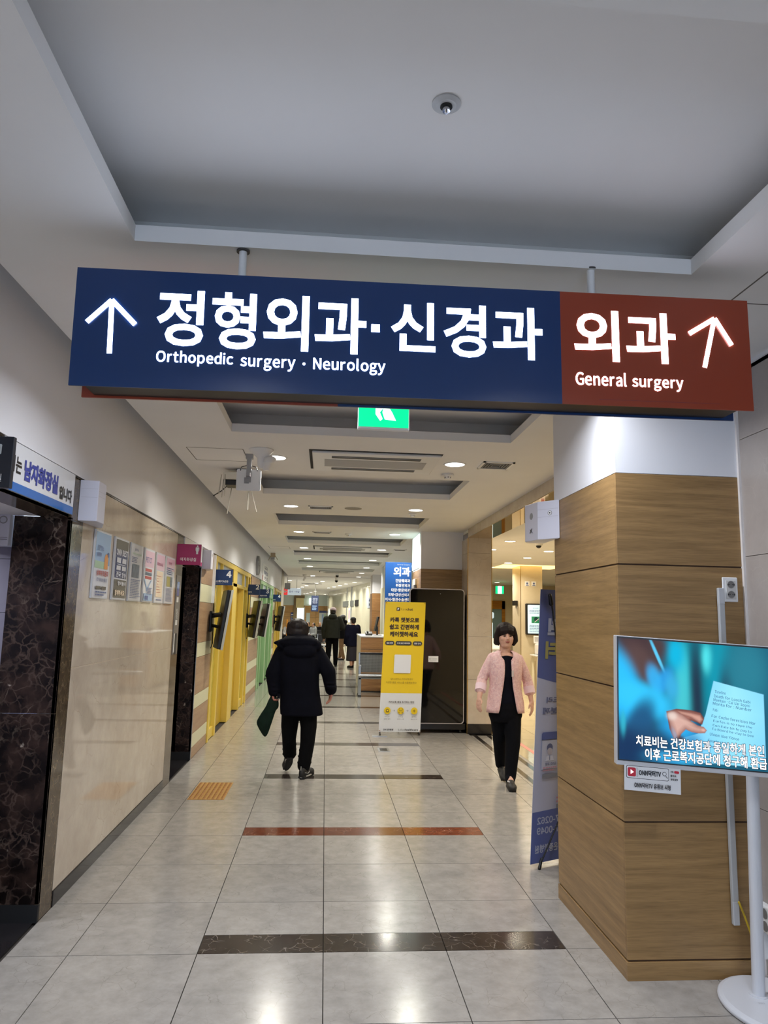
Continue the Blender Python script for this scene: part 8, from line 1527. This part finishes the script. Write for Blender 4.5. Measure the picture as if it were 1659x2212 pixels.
# shoes
def shoe(g, heel, toe, w=.04, h=.055, lift=0.0):
    heel, toe = Vector(heel), Vector(toe); d = (toe - heel); L = d.length; d.normalize()
    up = Vector((0, 0, 1)); s = d.cross(up).normalized(); up = s.cross(d)
    M = Matrix((s, d, up)).transposed()
    g.ell(heel + d * L * .72 + up * h * .42, (w * 1.05, L * .34, h * .48), M).ell(heel + d * L * .2 + up * h * .6, (w * .85, L * .26, h * .72), M).ell(heel + d * L * .42 + up * h * .55, (w * .9, L * .34, h * .6), M)
    g.obox(heel + d * L * .5 + up * .010, (w * 1.6, L * .92, .020), M); return g
g = shoe(G(), (1.860, 7.23, 0.0), (1.832, 6.985, .0), .045, .080); mesh_of(g, .006, mat('shoe_dark_grey', (34, 32, 32), .6), 'shoe', wm, 3)
g = shoe(G(), (1.872, 7.655, .075), (1.862, 7.43, 0.0), .042, .07); mesh_of(g, .006, mat('shoe_dark_grey', (34, 32, 32), .6), 'shoe', wm, 3)
G().obox((1.818, 7.08, .076), (.03, .012, .012), Matrix.Rotation(.5, 3, 'Y')).build('shoe_mark', M_plain, wm)

# ---- the stooping man in the long navy coat, seen from behind
mn = thing('person', (-.25, 7.6, 0), 'man walking away in a long hooded navy coat, holding a dark green bag', 'person')
g = G()
mx, my, mz = -.285, 7.66, 1.485
g.ell((mx, my + .01, mz + .01), (.078, .100, .090)).ell((mx, my + .05, mz - .045), (.062, .070, .070)).ell((mx - .078, my + .01, mz - .015), (.010, .018, .03)).ell((mx + .078, my + .01, mz - .015), (.010, .018, .03)).ell((mx, my + .115, mz - .03), (.012, .02, .018))
g.cap((mx, my, mz - .05), (-.26, 7.60, 1.28), .055, .065, 16, 5)
levels(g, [(-.255, 7.60, 1.31, .06, .06), (-.25, 7.60, 1.27, .15, .09), (-.245, 7.58, 1.15, .17, .11), (-.245, 7.60, .95, .16, .11), (-.235, 7.60, .75, .16, .11), (-.235, 7.60, .68, .15, .10)])
a1, b1, c1, d1 = (-.435, 7.60, 1.24), (-.515, 7.56, 1.03), (-.495, 7.56, .835), (-.515, 7.55, .735)
a2, b2_, c2, d2 = (-.065, 7.60, 1.24), (.050, 7.54, 1.05), (.085, 7.60, .855), (.070, 7.62, .735)
limb(g, [a1, b1, c1], [.05, .042, .028]); limb(g, [a2, b2_, c2], [.05, .042, .028])
hand(g, c1, (-.500, 7.55, .70), (.3, 1, 0), 1.35, 1.0, .0085); hand(g, c2, (.078, 7.60, .700), (-.3, 1, 0), -.5, 1.0, .0085)
limb(g, [(-.315, 7.61, .68), (-.328, 7.64, .50), (-.330, 7.68, .36), (-.322, 7.78, .20)], [.08, .06, .05, .036]); limb(g, [(-.150, 7.60, .68), (-.132, 7.585, .50), (-.138, 7.57, .34), (-.165, 7.56, .12)], [.08, .06, .05, .036])
g.cap((-.322, 7.77, .22), (-.330, 7.80, .15), .030, .024).cap((-.165, 7.56, .10), (-.145, 7.62, .05), .034, .026)
mesh_of(g, .005, mat('skin_ruddy', (176, 116, 100), .5, noise=.06, nscale=40), 'body', mn, 3)
g = G().ell((mx, my - .005, mz + .020), (.104, .108, .086)).ell((mx, my - .035, mz - .04), (.102, .080, .075))
for s in (-1, 1): limb(g, [(mx + s * .08, my - .02, mz + .04), (mx + s * .098, my - .012, mz - .03), (mx + s * .090, my - .03, mz - .085)], [.03, .022, .018])
for i in range(15):
    t = (i - 7) / 7; limb(g, [(mx + t * .03, my - .04, mz + .092), (mx + t * .088, my - .088 + .025 * t * t, mz + .035), (mx + t * .096, my - .106 + .035 * t * t, mz - .06)], [.010, .011, .008], 8)
mesh_of(g, .005, mat('greying_black_hair', (30, 23, 23), .5, spec=.3, noise=.5, nscale=12, bump=.15, stretch=(6, 6, 1)), 'hair', mn, 2)
M_coat = mat('navy_coat_cloth', (9, 10, 20), .9, spec=.12, noise=.25, nscale=9, bump=.35)
g = levels(G(), [(-.26, 7.61, 1.345, .085, .08), (-.258, 7.60, 1.315, .150, .11), (-.255, 7.59, 1.27, .195, .14), (-.250, 7.58, 1.18, .205, .155), (-.243, 7.58, 1.05, .200, .155), (-.240, 7.59, .92, .200, .150), (-.230, 7.60, .80, .205, .150), (-.218, 7.60, .70, .215, .155), (-.208, 7.60, .62, .218, .155), (-.206, 7.60, .612, .20, .14)], 0, 36, 2.6)
limb(g, [(-.43, 7.60, 1.235), b1, (-.497, 7.56, .845)], [.083, .076, .058]); limb(g, [(-.075, 7.60, 1.235), b2_, (.083, 7.595, .87)], [.083, .076, .060])
g.ell((-.262, 7.50, 1.345), (.205, .10, .070)).ell((-.245, 7.465, 1.26), (.170, .075, .085)).ell((-.27, 7.56, 1.385), (.15, .10, .045))
for s in (-1, 1): g.cap((-.255 + s * .10, 7.60, 1.375), (-.255 + s * .175, 7.52, 1.315), .045, .055)
g.cap((-.40, 7.54, 1.345), (-.505, 7.53, 1.335), .05, .016); g.cap((-.33, 7.53, 1.375), (-.17, 7.53, 1.38), .035, .035)
for i in range(4): g.ell((-.525 + .01 * i, 7.56, 1.0 - .045 * i), (.070 - .003 * i, .070, .018)); g.ell((.055 + .008 * i, 7.555, 1.02 - .04 * i), (.068 - .002 * i, .068, .018))
mesh_of(g, .008, M_coat, 'coat', mn, 5)
g = G().cyl((-.497, 7.56, .875), (-.496, 7.56, .83), .058, .053, 20).cyl((.082, 7.595, .905), (.084, 7.597, .855), .062, .058, 20); tag(g.build('cuffs', M_coat, mn, smooth=False))
G().box(-.46, -.43, 7.50, 7.512, .78, .83).build('cuff_tab', M_coat, mn)
M_btr = mat('black_trousers', (8, 8, 10), .9, spec=.12, noise=.2, nscale=25, bump=.2)
g = G(); limb(g, [(-.315, 7.61, .68), (-.328, 7.64, .50), (-.330, 7.68, .36), (-.322, 7.78, .20)], [.098, .088, .072, .070]); limb(g, [(-.150, 7.60, .68), (-.132, 7.585, .50), (-.138, 7.57, .34), (-.165, 7.56, .12)], [.100, .084, .074, .066])
for i in range(3): g.ell((-.325, 7.72 + .03 * i, .30 - .055 * i), (.076, .072, .016)); g.ell((-.150 - .006 * i, 7.565, .27 - .06 * i), (.076, .070, .016))
mesh_of(g, .007, M_btr, 'trousers', mn, 3)
M_snk = mat('sneaker_black', (20, 20, 22), .6); M_sole = mat('sneaker_sole', (30, 28, 28), .8); M_pale = mat('sneaker_pale', (186, 184, 178), .5)
def sneaker(heel, toe, tilt_up):
    g = shoe(G(), heel, toe, .044, .085); mesh_of(g, .006, M_snk, 'shoe', mn, 3)
    heel, toe = Vector(heel), Vector(toe); d = (toe - heel).normalized(); s = d.cross(Vector((0, 0, 1))).normalized(); up = s.cross(d); L = (toe - heel).length
    M = Matrix((s, d, up)).transposed()
    gg = G(); P = [(.040 * math.cos(t) * (1 if math.sin(t) < 0 else .9 + .1 * math.cos(t)), L * .5 + L * .5 * math.sin(t)) for t in [2 * math.pi * i / 24 for i in range(24)]]
    gg.loft([[heel + s * x + d * y + up * z for x, y in P] for z in (-.006, .016)]).build('sole', M_sole, mn, smooth=False)
    gg = G(); gg.loft([[heel + s * x * 1.06 + d * (y * 1.02 - .003) + up * z for x, y in P] for z in (.014, .026)]).build('midsole', M_pale, mn)
    G().cap(heel + up * .085 - d * .004, heel + up * .12 - d * .002, .003, .003, 6, 2).build('heel_tab', M_pale, mn)
    G().tube([heel + up * .06 + s * .036 + d * .02, heel + up * .045 + s * .044 + d * .08, heel + up * .06 + s * .040 + d * .12], .0025, 6).build('side_stripe', M_pale, mn)
sneaker((-.305, 7.72, .165), (-.358, 7.86, .010), 1); sneaker((-.190, 7.475, .006), (-.085, 7.72, .006), 0)
# dark green cloth bag in his left hand
bg = thing('cloth_bag', (-.55, 7.55, .41), 'dark green cloth bag hanging from the hand of the man in the navy coat', 'bag')
out = [(-.545, .770), (-.500, .785), (-.452, .765), (-.447, .672), (-.475, .665), (-.492, .60), (-.512, .53), (-.545, .420), (-.572, .412), (-.600, .45), (-.655, .535), (-.640, .575), (-.605, .635), (-.560, .70)]
cxb = sum(x for x, z in out) / len(out); czb = sum(z for x, z in out) / len(out)
rings_ = []
for yy, k in ((-.035, .25), (-.030, .6), (-.016, .9), (0, 1.0), (.016, .9), (.030, .6), (.035, .25)):
    k *= 1.13; rings_.append([(cxb + (x - cxb) * k, 7.55 + yy + .004 * math.sin(i * 2.3), czb + (z - czb) * max(k, .55)) for i, (x, z) in enumerate(out)])
o = G().loft(rings_).build('bag_body', mat('bag_green', (11, 32, 23), .8, spec=.2, noise=.3, nscale=14, bump=.4), bg, smooth=True); o.modifiers.new('sub', 'SUBSURF').render_levels = 2
G().tube([(-.535, 7.55, .765), (-.520, 7.545, .80), (-.505, 7.545, .775)], .008).tube([(-.48, 7.55, .78), (-.49, 7.545, .81), (-.505, 7.545, .785)], .008).build('knotted_handle', mat('bag_green', (16, 44, 30)), bg, smooth=True)

# ---- people farther away: a common figure posed by its joints
def figure(label, base, H, face, coat, trs, cap=None, hair=True, pose='stand', cloth=None, skirt=False, long=.50, puff=1.0, armR=None, armL=None, step=.12, cat='person', group=None, hood=False, hairlong=False):
    """face: heading angle, 0 = away from the camera, pi = towards it"""
    t = thing('person', base, label, cat, group); X, Y, Z = base; k = H / 1.7
    ca, sa = math.cos(face), math.sin(face)
    def w(x, y, z): return (X + (x * ca - y * sa) * k, Y + (x * sa + y * ca) * k, Z + z * k)
    def W(g, L, *a): return g.rings([(*w(x, y, z)[:2], w(x, y, z)[2], rx * k, ry * k) for x, y, z, rx, ry in L], 24, face, 2.3)
    sit = pose == 'sit'; dz = -.42 if sit else 0
    hz = 1.57 + dz
    g = G(); M = Matrix.Rotation(face, 3, 'Z')
    g.ell(w(0, 0, hz + .03), (.077 * k, .096 * k, .09 * k), M).ell(w(0, .03, hz - .04), (.062 * k, .07 * k, .07 * k), M).cap(w(0, .095, hz + .01), w(0, .108, hz - .02), .009 * k, .013 * k)
    for s in (-1, 1): g.ell(w(s * .077, 0, hz - .01), (.01 * k, .018 * k, .028 * k), M)
    g.cap(w(0, 0, hz - .05), w(0, -.01, 1.38 + dz), .055 * k, .06 * k)
    W(g, [(0, 0, 1.42 + dz, .06, .06), (0, 0, 1.38 + dz, .15, .09), (0, 0, 1.25 + dz, .165, .10), (0, 0, 1.0 + dz, .15, .10), (0, 0, .88 + dz, .155, .10)])
    aR = armR or [(.19, 0, 1.36), (.25, -.02, 1.08), (.25, .06, .84), (.25, .09, .68)]; aL = armL or [(-.19, 0, 1.36), (-.25, -.02, 1.08), (-.25, .06, .84), (-.25, .09, .68)]
    if sit and not armR: aR = [(.19, 0, 1.36), (.23, .02, 1.10), (.12, .24, 1.04), (.06, .33, 1.02)]; aL = [(-.19, 0, 1.36), (-.23, .02, 1.10), (-.12, .24, 1.04), (-.06, .33, 1.02)]
    q = lambda P: [w(x, y, z + dz) for x, y, z in P]
    for A, s in ((q(aR), 1), (q(aL), -1)):
        limb(g, A[:3], [.048 * k, .04 * k, .028 * k], 12); hand(g, A[2], A[3], M @ Vector((-s * .4, 1, 0)), .5 * s, 1.0 * k, .010)
    if sit: LG = [[(s * .10, .02, .50), (s * .12, .44, .48), (s * .12, .46, .10), (s * .12, .60, .04)] for s in (1, -1)]
    else: LG = [[(s * .09, 0, .88), (s * .10, .03 + s * step * .3, .48), (s * .10, s * step, .09), (s * .11, s * step + .15, .04)] for s in (1, -1)]
    for P in LG: P = [w(*p_) for p_ in P]; limb(g, P, [.085 * k, .06 * k, .04 * k, .03 * k], 12)
    mesh_of(g, .011, M_skin, 'body', t, 2)
    g = W(G(), [(0, 0, 1.44 + dz, .07, .075), (0, 0, 1.41 + dz, .15, .11), (0, 0, 1.33 + dz, .20 * puff, .135 * puff), (0, 0, 1.15 + dz, .205 * puff, .15 * puff), (0, 0, 1.0 + dz, .20 * puff, .15 * puff), (0, 0, max(.88 + dz, 1.42 + dz - long - .1), .205 * puff, .15 * puff), (0, 0, (1.42 + dz - long) if not sit else .50, .21 * puff, .155 * puff)])
    for A in (q(aR), q(aL)): limb(g, A[:3], [.085 * k * puff, .075 * k * puff, .058 * k * puff], 14)
    if hood: g.ell(w(0, -.10, 1.43 + dz), (.13 * k, .09 * k, .08 * k), M).ell(w(0, -.04, 1.47 + dz), (.10 * k, .09 * k, .06 * k), M)
    mesh_of(g, .014, coat, 'coat', t, 3)
    g = G()
    if skirt: W(g, [(0, 0, .80, .19, .15), (0, 0, .55, .20, .16), (0, 0, .24, .215, .17), (0, 0, .23, .2, .15)])
    for P in LG: P = [w(*p_) for p_ in P[:3]]; limb(g, P, [.10 * k, .082 * k, .062 * k], 12) if not skirt else None
    if sit: g.ell(w(0, 0, .52), (.19 * k, .15 * k, .11 * k), M)
    mesh_of(g, .014, trs, 'skirt' if skirt else 'trousers', t, 3)
    for P in LG: a, b = Vector(w(*P[2])), Vector(w(*P[3])); h = a + (a - b).normalized() * .03; mesh_of(shoe(G(), (h.x, h.y, Z), (b.x + (b.x - a.x) * .4, b.y + (b.y - a.y) * .4, Z), .045, .08), .010, M_snk, 'shoe', t, 2)
    if hair:
        g = G().ell(w(0, -.018, hz + .04), (.088 * k, .10 * k, .09 * k), M).ell(w(0, -.04, hz - .02), (.082 * k, .07 * k, .07 * k), M)
        if hairlong:
            for s in (-1, 1): limb(g, [w(s * .07, -.02, hz + .03), w(s * .09, -.03, hz - .08), w(s * .07, -.05, hz - .20)], [.04, .045, .03])
        mesh_of(g, .010, M_hair, 'hair', t, 2)
    if cap: 
        g = G().ell(w(0, -.005, hz + .058), (.096 * k, .112 * k, .078 * k), M); g.ell(w(0, .13, hz + .035), (.065 * k, .06 * k, .012 * k), M)
        mesh_of(g, .008, cap, 'cap', t, 2)
    return t, w
M_ol = mat('olive_coat', (44, 46, 40), .9, spec=.15, noise=.15, nscale=12); M_nv2 = mat('navy_coat_far', (16, 18, 36), .9, spec=.15, noise=.2, nscale=12); M_bk2 = mat('black_coat', (13, 13, 16), .9, spec=.15, noise=.2, nscale=12)
figure('tall man in an olive hooded coat and pale pink cap standing with his back turned', (.25, 23.6, 0), 1.90, -.1, M_ol, mat('black_trousers', (13, 12, 15)), mat('cap_pale_pink', (170, 152, 156), .7), hood=True, long=.60, puff=1.1,
       armR=[(.19, 0, 1.36), (.30, .0, 1.12), (.20, .22, 1.10), (.10, .30, 1.16)])
figure('person in a grey cap and brown trousers raising a hand to the face', (.66, 27.3, 0), 1.68, 1.15, M_bk2, mat('brown_trousers', (112, 84, 54), .8, noise=.2, nscale=10), mat('cap_grey', (104, 104, 106), .7), long=.62, hood=True,
       armL=[(-.19, 0, 1.36), (-.22, .16, 1.20), (-.06, .22, 1.46), (-.02, .16, 1.56)])
figure('woman in a black cap, navy coat and long dark skirt beside the counter', (.90, 23.3, 0), 1.60, .5, M_nv2, mat('dark_skirt', (40, 38, 46), .8), mat('cap_black', (18, 18, 20), .7), skirt=True, long=.70, puff=1.15,
       armR=[(.19, 0, 1.36), (.30, .10, 1.14), (.36, .30, 1.06), (.38, .38, 1.04)])
figure('seated person in a light grey hooded top with dark hair, side on', (-.62, 39.0, .02), 1.62, 2.3, mat('grey_hoodie', (168, 172, 176), .8), M_bk2, pose='sit', hood=True)
figure('seated man in dark clothes facing the camera beside the far counter', (-.28, 41.0, .02), 1.66, math.pi, M_bk2, M_bk2, pose='sit')
figure('seated person with dark hair behind the one in grey', (-.95, 41.0, .02), 1.66, 2.6, M_bk2, M_bk2, pose='sit')
figure('seated woman with long dark hair and white patterned top, leftmost in the hall', (-1.98, 39.4, .02), 1.62, 2.8, mat('white_patterned_top', (206, 206, 206), .8, noise=.5, nscale=18), M_bk2, pose='sit', hairlong=True)
